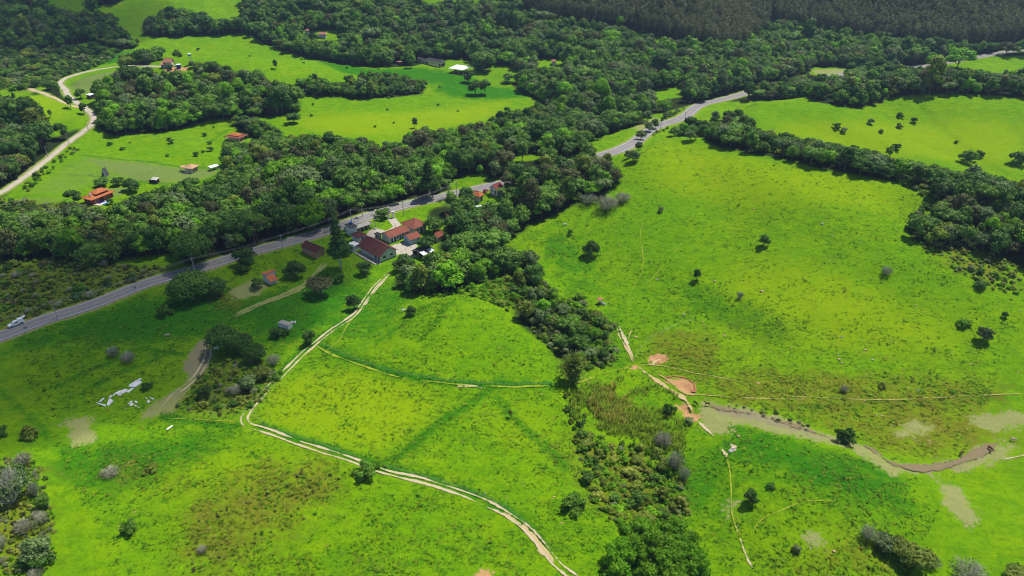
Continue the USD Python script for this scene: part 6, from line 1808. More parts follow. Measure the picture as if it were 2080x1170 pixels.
# ------------------------------------------------------------------ single trees, bushes and clumps
def wid(px, py, w):
    p = at(px, py)
    return p, w * depth_of(p) / FPX


def single(kind, key, label, px, py, w, ratio=None, cat='tree', name=None, group=None):
    """Something w pixels wide whose foot is at the pixel; ratio = height over width."""
    p, m = wid(px, py, w)
    base = {'broad': (9.0, 10.5), 'field': (6.2, 7.0), 'shrub': (2.5, 1.9), 'bare': (4.2, 3.2), 'bamboo': (8.0, 8.2), 'thicket': (8.6, 6.2), 'palm': (5.2, 8.2), 'pine': (6.6, 17.5)}[kind]
    if kind == 'field' and key.startswith('big'):
        base = (13.0, 11.0)
    if kind == 'broad' and key[1] == 'wide':
        base = (12.0, 9.0)
    s = m / base[0]
    sz = s if ratio is None else m * ratio / base[1]
    cls = CLS[(kind, key)] if kind not in ('palm', 'pine', 'broad') else CLS[('broad',) + key] if kind == 'broad' else CLS[kind]
    nm = name or {'broad': 'broadleaf_tree', 'field': 'pasture_tree', 'shrub': 'shrub', 'bare': 'bare_shrub', 'bamboo': 'bamboo_clump', 'thicket': 'leafy_thicket', 'palm': 'palm_tree', 'pine': 'conifer_tree'}[kind]
    place(cls, nm, label, cat, p - [0, 0, 0.05], (px * 1.37 + py * 0.71) % 6.28, (s, s, sz), group)
    return p


# trees standing alone on the pastures
single('field', 'dark', 'dense dark tree alone on the left part of the right-hand hill', 1200, 519, 34, 0.9)
single('field', 'dark', 'small dark tree with bare trunk alone in the middle of the right-hand hill', 1551, 500, 22, 1.1)
single('field', 'dark', 'slim small dark tree alone low on the right-hand hill', 1415, 569, 15, 1.7)
single('bare', 'pale', 'nearly leafless thin shrub alone on the right-hand hill', 1502, 606, 16, 1.2, 'bush')
single('bare', 'pale', 'pale thin twiggy bush high on the right-hand hill slope', 1800, 557, 28, 0.7, 'bush')
single('field', 'dark', 'round dark bush-like tree near the right edge of the big hill', 1990, 585, 24, 0.65)
single('field', 'dark', 'small dark round tree nearest the right edge, casting a dark spot', 2040, 645, 13, 1.0)
single('field', 'pale', 'pale leafy tree with a dark shadow patch right on the big hill', 1996, 692, 32, 0.95)
single('shrub', 'lime', 'low bright bush left of the pale leafy tree on the big hill', 1955, 660, 30, 0.5, 'bush')
single('shrub', 'dark', 'dark round bush on the bare curve at lower right', 1714, 898, 40, 0.8, 'bush')
single('field', 'dark', 'dark rounded tree alone on the lower right pasture', 1523, 1022, 29, 1.15)
single('shrub', 'mid', 'grey-green round bush alone on the bottom left pasture', 263, 1078, 34, 0.75, 'bush')
single('shrub', 'mid', 'fresh green bush beside the farm track bend in the lower centre', 742, 968, 44, 0.85, 'bush')
single('shrub', 'lime', 'bright leafy bush behind the farm track in the lower centre', 760, 950, 26, 0.6, 'bush')
single('field', 'olive', 'slim shrub like a thin post in the middle lower pasture', 1036, 848, 8, 2.4)
single('shrub', 'pale', 'pale bush with small pink mound at the bottom right pasture', 1617, 1120, 20, 0.8, 'bush')
single('shrub', 'dark', 'flat dark green bush on the lower right pasture above the rounded tree', 1567, 990, 18, 0.5, 'bush')
single('bare', 'pale', 'pale twiggy bush at the foot of the right-hand hill', 1714, 795, 22, 0.8, 'bush')
single('shrub', 'olive', 'olive bush right of the pale twiggy bush at the hill foot', 1790, 787, 18, 0.8, 'bush')
single('shrub', 'dark', 'dark bush high on the right-hand hill near the gully', 1990, 556, 14, 1.0, 'bush')
single('shrub', 'dark', 'second dark bush below the gully near the right edge', 2022, 563, 14, 0.8, 'bush')
# far right pasture
for x, y, w, k, lb in ((1699, 260, 15, 'dark', 'small dark bush on the left of the far right pasture'), (1713, 268, 14, 'pale', 'thin pale shrub beside a small dark bush on the far right pasture'), (1768, 252, 14, 'pale', 'leafless slim tree on the far right pasture'), (1856, 249, 13, 'dark', 'small dark tree with a round shadow on the far right pasture'),
                       (1828, 230 + 8, 14, 'green', 'low green shrub left of the dark tree on the far right pasture'), (1826, 260, 14, 'olive', 'olive shrub below the dark tree on the far right pasture'), (1734, 304, 13, 'dark', 'dark bush near the gully on the far right pasture'), (1808, 307, 16, 'green', 'left of a pair of leafy bushes on the far right pasture'),
                       (1820, 304, 17, 'dark', 'right of a pair of leafy bushes on the far right pasture'), (1965, 329, 34, 'green', 'broad bush cluster on the right of the far right pasture'), (1986, 318, 18, 'dark', 'dark bush at the top right of the broad bush cluster'), (2068, 333, 34, 'dark', 'bush cluster at the right edge of the far pasture'),
                       (1942, 291, 8, 'dark', 'tiny dark bush in the middle of the far right pasture'), (1790, 270, 12, 'olive', 'small olive shrub in the middle of the far right pasture'), (1972, 199, 8, 'dark', 'tiny dark bush near the crest of the far right pasture')):
    kind_ = 'shrub' if ('bush' in lb or 'shrub' in lb) else 'field'
    single(kind_, {'green': 'mid'}.get(k, k) if kind_ == 'shrub' else k, lb, x, y, w, 0.8, 'bush' if kind_ == 'shrub' else 'tree')
# right-hand hill crest
for x, y, w, k, r_, lb in ((1369, 278, 26, 'green', 0.8, 'leafy tree with a round shadow on the hill crest beside the highway'), (1401, 286, 24, 'pale', 0.9, 'pale pinkish-grey tree on the hill crest'), (1413, 284, 10, 'brown', 1.0, 'slim brownish tree right of the pale tree on the hill crest'),
                       (1286, 328, 26, 'pale', 0.9, 'pale tree with a darker half on the upper left of the hill'), (1275, 322, 16, 'dark', 1.0, 'dark tree beside the pale tree on the upper left of the hill'), (1297, 305, 16, 'pale', 1.1, 'pale shrub beside the highway above the hill'),
                       (1318, 268, 20, 'pale', 1.0, 'grey tree between the highway and the hill top'), (1302, 284, 22, 'pale', 0.9, 'grey-green tree on the roadside left of the hill top'), (1330, 262, 16, 'dark', 1.3, 'dark slim tree on the roadside at the hill top')):
    single('field', k, lb, x, y, w, r_)
p = single('bare', 'pale', 'left part of the long grey leafless thicket on the left flank of the hill', 1195, 412, 46, 0.5, 'shrub')
single('bare', 'brown', 'darker middle part of the long grey leafless thicket on the left flank of the hill', 1232, 426, 56, 0.6, 'shrub')
single('bare', 'pale', 'right part of the long grey leafless thicket on the left flank of the hill', 1264, 410, 40, 0.6, 'shrub')
single('shrub', 'olive', 'olive bush beside the grey thicket on the hill flank', 1172, 405, 26, 0.7, 'bush')
single('shrub', 'pale', 'small grey bush on the hill below the grey thicket', 1341, 430, 12, 1.0, 'bush')
single('shrub', 'dark', 'small dark upright bush near the white cow on the hill', 1158, 478, 9, 1.6, 'bush')
# meadow between highway and farm track
for x, y, w, r_, kind, key, lb in ((395, 605, 84, .62, 'field', 'big', 'large spreading tree beside the highway on the shaded meadow'), (372, 612, 60, .65, 'field', 'big_dark', 'dark tree left of the large spreading meadow tree'), (440, 600, 52, .6, 'field', 'big_dark', 'dark tree right of the large spreading meadow tree'),
                          (500, 537, 44, .75, 'field', 'dark', 'dark tree leaning over the highway edge'), (497, 552, 30, .6, 'shrub', 'dark', 'dark bush under the tree at the highway edge'), (600, 563, 44, .75, 'field', 'dark', 'dark tree right of the small white house'),
                          (525, 585, 26, .8, 'field', 'green', 'green bush left of the small white house'), (652, 600, 58, .75, 'field', 'brown', 'brown leafless-looking round tree beside the grassy lane'), (742, 556, 30, .85, 'field', 'dark', 'dark bush below the big hall'),
                          (720, 628, 30, 1.1, 'field', 'dark', 'dark slim tree beside the farm track'), (835, 640, 22, .9, 'field', 'dark', 'dark bush left of the small pasture knoll'), (630, 697, 26, 1.2, 'field', 'dark', 'dark tree beside the farm track near the cistern'),
                          (563, 684, 26, .8, 'field', 'dark', 'dark bush in front of the abandoned cistern'), (580, 680, 18, .7, 'shrub', 'dark', 'small dark bush right below the abandoned cistern'), (232, 723, 30, .85, 'bare', 'brown', 'left of two dark twiggy bushes on the left pasture'), (263, 735, 36, .75, 'bare', 'brown', 'right of two dark twiggy bushes on the left pasture'),
                          (458, 712, 74, .7, 'field', 'big_dark', 'big dark tree at the head of the curved track on the left'), (492, 715, 54, .7, 'field', 'big_dark', 'dark tree in the middle of the clump right of the curved track'), (520, 733, 50, .7, 'field', 'big_dark', 'dark tree at the right end of the clump beside the curved track'),
                          (557, 740, 34, .8, 'bare', 'pale', 'pale twiggy shrub right of the dark clump'), (505, 790, 36, .9, 'field', 'pale', 'grey-green tree beside the diagonal farm track'), (535, 770, 34, .8, 'field', 'olive', 'olive tree beside the diagonal farm track'), (480, 800, 34, .7, 'bare', 'brown', 'twiggy dark shrub below the dark clump'),
                          (418, 805, 32, .8, 'field', 'dark', 'dark bush at the left of the rough plot by the curved track'), (337, 640, 30, .8, 'shrub', 'mid', 'low green bush alone on the shaded left pasture'), (300, 790, 22, .6, 'shrub', 'dark', 'dark bush above the scattered white remains'),
                          (690, 570, 24, .8, 'shrub', 'dark', 'dark bush under the tall conifer'), (700, 515, 34, .9, 'field', 'dark', 'dark leafy tree right of the tall conifer')):
    single(kind, key, lb, x, y, w, r_, 'tree' if kind == 'field' else 'bush')
single('pine', None, 'tall dark conifer with pale trunk between the brick house and the big hall', 693, 546, 46, 2.45)
single('pine', None, 'tall dark tree rising above the forest behind the highway near the hamlet', 873, 402, 42, 1.9)
single('field', 'big', 'big spreading tree with pale leaf tips on the far side of the highway', 395, 538, 80, .85)
single('broad', ('mid', 'round'), 'tree with rounded crown right of the hip-roofed house', 882, 472, 46, .75)
single('broad', ('dark', 'round'), 'dark dense round tree right of the courtyard', 868, 512, 42, .85)
single('field', 'dark', 'dark tree covering the lower corner of the courtyard', 822, 550, 44, .75)
single('shrub', 'flower', 'pink flowering shrub left of the maroon-roofed white house', 986, 393, 11, 1.0, 'bush')
for x, y, w, lb in ((905, 441, 20, 'left of three slim palms beside the hamlet lawn'), (912, 443, 20, 'middle of three slim palms beside the hamlet lawn'), (918, 445, 20, 'right of three slim palms beside the hamlet lawn'), (763, 460, 18, 'left small palm on the hamlet lawn'), (770, 463, 14, 'right small palm on the hamlet lawn'), (737, 440, 20, 'palm beside the highway above the canopy'),
                    (911, 402, 26, 'palm beside the highway left of the orange-roofed house'), (1040, 395, 30, 'palm right of the maroon-roofed house'), (1018, 425, 30, 'palm in the wood below the maroon-roofed house'), (1245, 262, 22, 'tall palm in the forest left of the far highway bend'), (1730, 172, 20, 'palm among trees behind the far right pasture')):
    single('palm', None, lb, x, y, w, 1.5)
single('broad', ('mid', 'wide'), 'dark tree beside the hamlet gate', 780, 444, 26, .8)
# bright bamboo thickets along the scrub
for x, y, w, k, r_, lb in ((30, 520, 70, 'olive', .8, 'olive bamboo clump at the left edge below the wood'), (75, 512, 70, 'olive', .8, 'second olive bamboo clump from the left edge'), (115, 500, 64, 'olive', .9, 'third olive bamboo clump from the left edge'), (150, 525, 66, 'green', .95, 'green bamboo clump left of the tall scrub trees'),
                       (195, 540, 66, 'green', .95, 'tallest green bamboo clump at the scrub edge'), (235, 530, 60, 'green', .9, 'green bamboo clump right of the tallest one'), (1163, 778, 72, 'olive', 1.05, 'big dome-shaped dark green bush beside the middle path')):
    single('bamboo', k, lb, x, y, w, r_, 'bush')
for x, y, w, k, r_, lb in ((1272, 1158, 105, 'lime', .62, 'left clump of the big bright green thicket at the bottom edge'), (1330, 1150, 120, 'bright', .72, 'middle clump of the big bright green thicket at the bottom edge'), (1392, 1150, 95, 'lime', .66, 'right clump of the big bright green thicket at the bottom edge'),
                           (1300, 1100, 90, 'lime', .55, 'upper left clump of the big thicket at the bottom edge'), (1368, 1098, 95, 'lime', .55, 'upper right clump of the big thicket at the bottom edge'), (1335, 1195, 120, 'bright', .6, 'lowest clump of the big thicket cut by the bottom edge'), (900, 540, 56, 'lime', .6, 'bright yellow-green thicket right of the sheet-roofed shed'),
                           (945, 572, 50, 'bright', .6, 'yellow-green thicket at the wood edge above the knoll'), (880, 568, 50, 'lime', .62, 'bright green thicket below the sheet-roofed shed')):
    single('thicket', k, lb, x, y, w, r_, 'bush')
# bottom left corner
for x, y, w, kind, key, r_, lb in ((25, 1004, 88, 'field', 'big_dark', .6, 'dark round tree at the left edge under a grey leafless crown'), (24, 1018, 96, 'bare', 'pale', 1.0, 'grey leafless bushy crown at the left edge'), (74, 1008, 26, 'bare', 'pale', 1.9, 'tall grey leafless shrub right of the grey crown'), (92, 1030, 26, 'field', 'green', 1.2, 'thin green young tree with a dark shadow bottom left'),
                          (52, 1080, 44, 'bare', 'brown', .8, 'tangled grey-brown shrub bottom left'), (86, 1060, 36, 'bare', 'pale', .7, 'pale leafless shrub bottom left below the young tree'), (80, 1135, 56, 'field', 'pale', .9, 'pale-crowned tree over a dark green bush bottom left'), (75, 1172, 36, 'bare', 'pale', .7, 'pale grey shrub at the very bottom left'),
                          (5, 1110, 30, 'bare', 'pale', .9, 'pale shrub cut by the left edge near the bottom'), (75, 1140, 60, 'shrub', 'dark', .5, 'dark green low bush under the pale-crowned tree bottom left'), (50, 945, 44, 'bare', 'brown', .8, 'dark twiggy shrub above the grey crown on the left edge'), (60, 890, 40, 'shrub', 'olive', .7, 'olive shrub at the left edge above the twiggy shrub'),
                          (5, 885, 26, 'shrub', 'dark', 1.0, 'dark bush cut by the left edge'), (412, 1120, 26, 'bare', 'brown', .6, 'brown shrub beside the small bare pit near the bottom'), (225, 965, 46, 'bare', 'brown', .4, 'low brown thicket on the lower left pasture'), (305, 955, 36, 'shrub', 'olive', .4, 'low olive thicket on the lower left pasture')):
    single(kind, key, lb, x, y, w, r_, 'bush' if kind != 'field' else 'tree')
# lower right corner
for x, y, w, kind, key, r_, lb in ((1762, 1092, 44, 'bare', 'pale', .8, 'upper end of the grey-green hedge line at lower right'), (1795, 1112, 46, 'field', 'pale', .7, 'second bush of the grey-green hedge line at lower right'), (1828, 1128, 52, 'field', 'olive', .7, 'third bush of the grey-green hedge line at lower right'), (1858, 1152, 60, 'field', 'olive', .8, 'fourth and tallest bush of the hedge line at lower right'),
                          (1892, 1150, 36, 'bare', 'pale', .9, 'pale twiggy end of the hedge line at lower right'), (1965, 1172, 80, 'bare', 'pale', .5, 'pale twiggy crown at the bottom edge, lower right'), (2060, 1180, 50, 'field', 'olive', .6, 'olive bush at the bottom right corner'), (1370, 955, 44, 'bare', 'pale', 1.3, 'tall pale grey shrub at the edge of the rough valley strip'),
                          (1388, 975, 30, 'bare', 'pale', 1.4, 'pale shrub right of the tall grey one beside the valley strip'), (1345, 905, 46, 'bare', 'brown', .8, 'brown shrub at the edge of the reed bed'), (1360, 840, 26, 'shrub', 'dark', .8, 'dark bush on the right edge of the reed bed'), (1398, 860, 20, 'shrub', 'pale', .8, 'grey-green bush beside the sandy patch'),
                          (1165, 1030, 50, 'shrub', 'mid', .6, 'green bush at the lower left of the rough valley strip'), (1075, 545, 40, 'field', 'pale', 1.0, 'pale tree at the top of the stream valley'), (1030, 550, 60, 'field', 'green', .85, 'yellow-green leafy tree at the top of the stream valley'), (1085, 575, 40, 'field', 'dark', 1.0, 'dark tree on the left bank of the stream valley')):
    single(kind, key, lb, x, y, w, r_, 'bush' if kind != 'field' else 'tree')
# special far trees
for x, y, w, r_, k, lb in ((1258, 66, 24, 1.1, ('bright', 'tall'), 'tall yellow-green tree standing before the left plantation slope'), (1893, 142, 34, .9, ('bright', 'wide'), 'left pale flat-topped tree beside the distant highway'), (1943, 140, 56, .75, ('bright', 'wide'), 'right and larger pale flat-topped tree beside the distant highway'),
                       (952, 168, 28, .95, ('dark', 'round'), 'dark round tree in front of the white open barn'), (966, 192, 32, .9, ('dark', 'round'), 'larger dark round tree below the white open barn'), (985, 192, 28, .9, ('dark', 'tall'), 'dark tree right of the larger round tree below the barn'), (1033, 168, 24, .85, ('mid', 'round'), 'lone tree with a round shadow at the meadow end'),
                       (1059, 178, 18, 1.0, ('mid', 'tall'), 'slim tree at the meadow end beside the forest'), (836, 138, 20, 1.2, ('mid', 'tall'), 'leafy tree left of the yellow building'), (1030, 232, 14, 1.1, ('dark', 'round'), 'dark small tree on the bright meadow edge'), (843, 260, 14, 1.3, ('pale', 'tall'), 'thin pale tree on the bright upper meadow'), (858, 272, 6, 1.5, ('dark', 'tall'), 'tiny dark cypress-like tree at the lower meadow edge'),
                       (597, 250, 32, .65, ('dark', 'wide'), 'broad dark bush on the bright upper meadow'), (32, 208, 10, 1.8, ('mid', 'tall'), 'slim tree above the left wood'), (145, 221, 18, 1.3, ('mid', 'tall'), 'leafy tree beside the unpaved road on the left hill'), (104, 239, 9, 1.6, ('mid', 'tall'), 'small tree alone on the left hill'), (251, 143, 12, 1.0, ('dark', 'round'), 'dark round tree on the pale mown knoll slope'),
                       (165, 200, 22, .9, ('dark', 'round'), 'dark tree left of the white-roofed roadside shed'), (172, 232, 18, 1.1, ('dark', 'tall'), 'dark tree on the left side of the pale road'), (265, 276 + 110, 30, .8, ('dark', 'round'), 'dark round tree right of the pool house'), (275, 390, 26, .8, ('dark', 'wide'), 'dark tree at the lower right of the pool house garden'),
                       (240, 377, 26, .6, ('dark', 'wide'), 'dark hedge-like tree behind the pool house'), (208, 378, 30, .5, ('dark', 'wide'), 'low dark tree row behind the pool house roof'), (152, 414, 34, .9, ('dark', 'round'), 'dark tree left of the pool house'), (225, 415, 14, .9, ('dark', 'round'), 'small dark tree at the end of the pool deck'),
                       (530, 282, 18, 1.0, ('dark', 'tall'), 'dark tree right of the verandah house'), (560, 285, 34, .6, ('dark', 'wide'), 'broad dark clump beyond the verandah house'), (428, 307, 14, .7, ('dark', 'round'), 'dark bush below the verandah house'), (475, 290, 10, .8, ('dark', 'round'), 'small bush in front of the verandah house'),
                       (347, 141, 12, .8, ('dark', 'round'), 'small dark tree in front of the hilltop house'), (391, 138, 14, 1.0, ('pale', 'round'), 'grey-green tree under the water tank tower'), (560, 140, 12, 1.3, ('dark', 'tall'), 'small tree alone on the meadow right of the knoll'), (267, 90, 14, .9, ('dark', 'round'), 'dark tree at the right end of the tree row in the far left meadow'),
                       (770, 440, 18, .9, ('mid', 'round'), 'low tree between lawn and highway near the gate'), (948, 420, 40, .9, ('dark', 'tall'), 'dark tall tree left of the orange-roofed house'), (1000, 445, 44, .9, ('mid', 'round'), 'bright round tree in the wood below the orange-roofed house')):
    single('broad', k, lb, x, y, w, r_)


# ---- scattered shrubs: individuals chosen from scrub areas
def scatter(polys, n, looks, sz, label, group, seed, kinds=('shrub',), ratio=0.75):
    r = np.random.default_rng(seed)
    P = poly_at(polys)
    q = fill(P, math.sqrt(abs(0.5 * np.sum(P[:, 0] * np.roll(P[:, 1], 1) - P[:, 1] * np.roll(P[:, 0], 1))) / n), r, 0.48)
    q = q[clear_ok(q, 6.5, 4.5)]
    for x, y, rad in KEEP_OUT:
        q = q[np.hypot(q[:, 0] - x, q[:, 1] - y) > rad]
    for x, y in q:
        lk, kd = looks[r.integers(len(looks))], kinds[r.integers(len(kinds))]
        w = r.uniform(*sz)
        nm = {'shrub': 'shrub', 'field': 'pasture_tree', 'bare': 'bare_shrub'}[kd]
        key = {'shrub': lk, 'field': {'dark': 'dark', 'mid': 'green', 'olive': 'olive', 'pale': 'pale', 'brown': 'brown', 'bright': 'green', 'lime': 'green', 'straw': 'olive'}[lk], 'bare': 'brown' if lk in ('brown', 'dark') else 'pale'}[kd]
        b = {'shrub': (2.5, 1.9), 'field': (6.2, 7.0), 'bare': (4.2, 3.2)}[kd]
        words = {'dark': 'dark green', 'mid': 'mid green', 'olive': 'olive', 'pale': 'pale grey-green', 'brown': 'brownish', 'bright': 'yellow-green', 'lime': 'bright green', 'straw': 'straw-coloured'}[lk]
        if kd == 'bare':
            words = 'twiggy brown' if key == 'brown' else 'twiggy pale'
        what = 'tree' if kd == 'field' else 'bush'
        place(CLS[(kd, key)], nm, f'{words} {what} {label}', what, (x, y, float(hgt(x, y)) - 0.05), r.uniform(0, 6.28), (w / b[0], w / b[0], w * ratio * r.uniform(.75, 1.2) / b[1]), f'{words} {"bushes" if what == "bush" else what + "s"} {group}')


scatter([(0, 540), (130, 525), (340, 545), (320, 572), (200, 612), (0, 655)], 44, ['olive', 'dark', 'brown', 'mid', 'olive'], (2.0, 5.5), 'in the scrub between bamboo and highway', 'in the scrub between bamboo and highway', 31, ('shrub', 'shrub', 'bare'), .6)
scatter([(0, 405), (60, 415), (150, 420), (235, 432), (160, 440), (0, 452)], 26, ['mid', 'dark', 'pale', 'olive'], (3, 6), 'in the scrub below the left fields', 'in the scrub below the left fields', 32, ('shrub', 'field'), .7)
scatter([(0, 92), (110, 92), (160, 96), (230, 104), (160, 150), (120, 165), (60, 182), (0, 182)], 48, ['dark', 'mid', 'pale', 'dark', 'olive'], (5, 11), 'on the rough ground behind the left hill', 'on the rough ground behind the left hill', 33, ('field', 'shrub'), .7)
scatter([(1175, 880), (1230, 895), (1330, 920), (1390, 960), (1400, 1040), (1330, 1075), (1240, 1060), (1190, 990)], 52, ['olive', 'straw', 'mid', 'bright', 'bright', 'olive'], (1.8, 4.6), 'in the rough valley strip above the bottom thicket', 'in the rough valley strip above the bottom thicket', 34, ('shrub', 'shrub', 'shrub', 'field'), .75)
scatter([(1150, 800), (1190, 850), (1180, 890), (1230, 960), (1195, 960), (1160, 870), (1140, 810)], 16, ['dark', 'olive', 'mid'], (1.4, 3.0), 'along the left edge of the reed bed', 'along the left edge of the reed bed', 35)
scatter([(1175, 605), (1245, 665), (1245, 735), (1195, 755), (1180, 720), (1130, 660)], 34, ['pale', 'olive', 'mid', 'bright', 'dark'], (2.4, 5.5), 'on the right bank of the stream valley', 'on the right bank of the stream valley', 36, ('shrub', 'field', 'shrub'), .8)
scatter([(930, 560), (1040, 545), (1055, 600), (1040, 640), (960, 600)], 20, ['bright', 'mid', 'lime', 'olive'], (2, 4.5), 'at the upper edge of the small pasture knoll', 'at the upper edge of the small pasture knoll', 37, ('shrub',), .7)
scatter([(430, 735), (540, 735), (575, 765), (530, 810), (490, 845), (400, 840)], 26, ['olive', 'pale', 'mid', 'dark', 'straw'], (1.4, 3.6), 'in the rough plot between the two farm tracks', 'in the rough plot between the two farm tracks', 38, ('shrub', 'bare', 'shrub'), .7)
scatter([(0, 935), (90, 950), (110, 1060), (100, 1165), (0, 1165)], 26, ['pale', 'olive', 'straw', 'mid'], (1.0, 2.6), 'in the rough corner bottom left', 'in the rough corner bottom left', 39, ('shrub', 'bare'), .7)
scatter([(190, 280), (330, 270), (440, 250), (455, 320), (300, 320), (180, 310)], 9, ['dark', 'mid', 'dark'], (1.5, 4.0), 'on the field below the wooded knoll', 'on the field below the wooded knoll', 41, ('shrub',), .7)
scatter([(640, 195), (900, 175), (1080, 205), (960, 245), (700, 265), (620, 230)], 7, ['dark', 'mid'], (1.5, 3.2), 'dotted on the bright upper meadow', 'dotted on the bright upper meadow', 42, ('shrub',), .8)
scatter([(300, 70), (480, 75), (760, 135), (860, 150), (690, 150), (480, 125)], 9, ['dark', 'mid'], (1.5, 3.2), 'dotted on the far left meadow', 'dotted on the far left meadow', 43, ('shrub',), .8)
scatter([(1870, 430), (1905, 470), (2010, 510), (2080, 560), (2080, 600), (1990, 580), (1880, 500)], 24, ['pale', 'olive', 'straw', 'mid'], (1.2, 3.0), 'below the gully near the right edge', 'below the gully near the right edge', 44, ('shrub',), .7)
scatter([(1290, 275), (1330, 250), (1390, 222), (1430, 205), (1500, 190), (1440, 212), (1390, 240), (1310, 280)], 18, ['pale', 'olive', 'mid'], (2.0, 4.5), 'on the roadside strip at the far highway bend', 'on the roadside strip at the far highway bend', 45, ('shrub', 'field'), .8)
scatter([(1480, 820), (1560, 835), (1650, 865), (1650, 880), (1560, 850), (1480, 832)], 16, ['dark', 'brown', 'olive'], (0.9, 2.0), 'along the dry stream bed at lower right', 'along the dry stream bed at lower right', 46, ('shrub', 'bare'), .6)


# ---- undergrowth too dense to count
def undergrowth():
    r = np.random.default_rng(78)
    keys = ['dark', 'mid', 'olive', 'pale', 'bright', 'straw', 'brown', 'lime']
    pos, idx, sc = [], [], []
    for polys, step, w, sz in (
            ([(1172, 880), (1230, 892), (1330, 915), (1390, 950), (1402, 1045), (1330, 1080), (1240, 1068), (1185, 995)], 2.0, (0, 2, 5, 1, 6, 4, 0, 5), (1.0, 2.4)),
            ([(1172, 600), (1248, 662), (1250, 738), (1195, 760), (1175, 720), (1120, 655)], 2.0, (1, 3, 4, 3, 3, 2, 0, 2), (1.4, 3.2)),
            ([(1030, 540), (1090, 530), (1120, 590), (1180, 625), (1180, 720), (1130, 720), (1060, 650)], 2.2, (2, 3, 3, 3, 2, 1, 0, 1), (1.4, 3.0)),
            ([(-20, 535), (130, 522), (345, 548), (330, 568), (200, 610), (-20, 665)], 2.1, (1, 2, 6, 1, 1, 3, 3, 0), (1.0, 2.4)),
            ([(-20, 405), (60, 415), (150, 420), (240, 430), (160, 440), (-20, 452)], 3.0, (2, 4, 3, 2, 1, 1, 0, 0), (1.6, 3.4)),
            ([(-20, 92), (110, 92), (160, 96), (250, 106), (160, 152), (120, 166), (60, 184), (-20, 184)], 4.0, (4, 5, 2, 2, 1, 0, 0, 0), (2.6, 6.0)),
            ([(930, 558), (1045, 540), (1058, 600), (1040, 640), (960, 602)], 1.8, (0, 2, 1, 0, 4, 1, 0, 6), (1.0, 2.2)),
            ([(800, 575), (880, 590), (960, 580), (1010, 568), (1000, 590), (930, 600), (860, 612)], 2.0, (0, 2, 0, 0, 4, 0, 0, 5), (1.0, 2.4)),
            ([(430, 732), (540, 735), (580, 765), (535, 812), (490, 845), (395, 842), (350, 830)], 1.9, (1, 3, 4, 2, 1, 3, 1, 1), (0.7, 1.8)),
            ([(-10, 930), (80, 940), (112, 1060), (105, 1175), (-10, 1175)], 1.5, (0, 1, 2, 6, 2, 7, 1, 2), (0.7, 1.7)),
            ([(1850, 440), (1905, 478), (2010, 510), (2090, 560), (2090, 605), (1990, 582), (1870, 505)], 2.2, (0, 2, 3, 3, 2, 3, 0, 1), (0.9, 2.0)),
            ([(1385, 262), (1440, 270), (1560, 300), (1690, 330), (1790, 346), (1890, 366), (1915, 395), (1890, 430), (1850, 470), (1835, 460), (1880, 400), (1780, 352), (1600, 318), (1450, 282)], 2.3, (2, 3, 3, 3, 1, 1, 1, 0), (1.4, 3.4)),
            ([(390, 1070), (470, 1000), (620, 950), (725, 960), (650, 1040), (520, 1105), (480, 1165), (380, 1165)], 1.7, (0, 1, 5, 0, 1, 5, 2, 1), (0.5, 1.1)),
            ([(1290, 275), (1330, 248), (1400, 215), (1500, 186), (1560, 180), (1440, 212), (1390, 242), (1310, 282)], 2.6, (1, 3, 3, 3, 1, 2, 0, 0), (1.2, 2.6)),
            ([(40, 384), (100, 330), (150, 296), (165, 302), (115, 338), (60, 392)], 2.6, (4, 4, 2, 1, 1, 0, 0, 0), (1.2, 2.6))):
        q = fill(poly_at(polys), step, r, 0.48)
        q = q[clear_ok(q, 5.6, 3.8)]
        q = q[r.uniform(0, 1, len(q)) < 0.72 + 0.5 * vnoise(q[:, 0] / 7, q[:, 1] / 7, 51)]
        pos.append(q)
        idx.append(r.choice(len(keys), len(q), p=np.array(w) / sum(w)))
        sc.append(r.uniform(*sz, len(q)) / 2.5)
    q, s_ = np.vstack(pos), np.concatenate(sc)
    instancer('/World/undergrowth', [(f'{k}_scrub', CLS[('shrub', k)]) for k in keys], np.c_[q, hgt(q[:, 0], q[:, 1]) - 0.1], np.concatenate(idx), r.uniform(0, 6.28, len(q)), np.stack([s_, s_, s_ * r.uniform(0.7, 1.25, len(q))], 1), 'dense low scrub along the streams, roadsides and rough strips', 'scrub')
    print('undergrowth', len(q))


undergrowth()


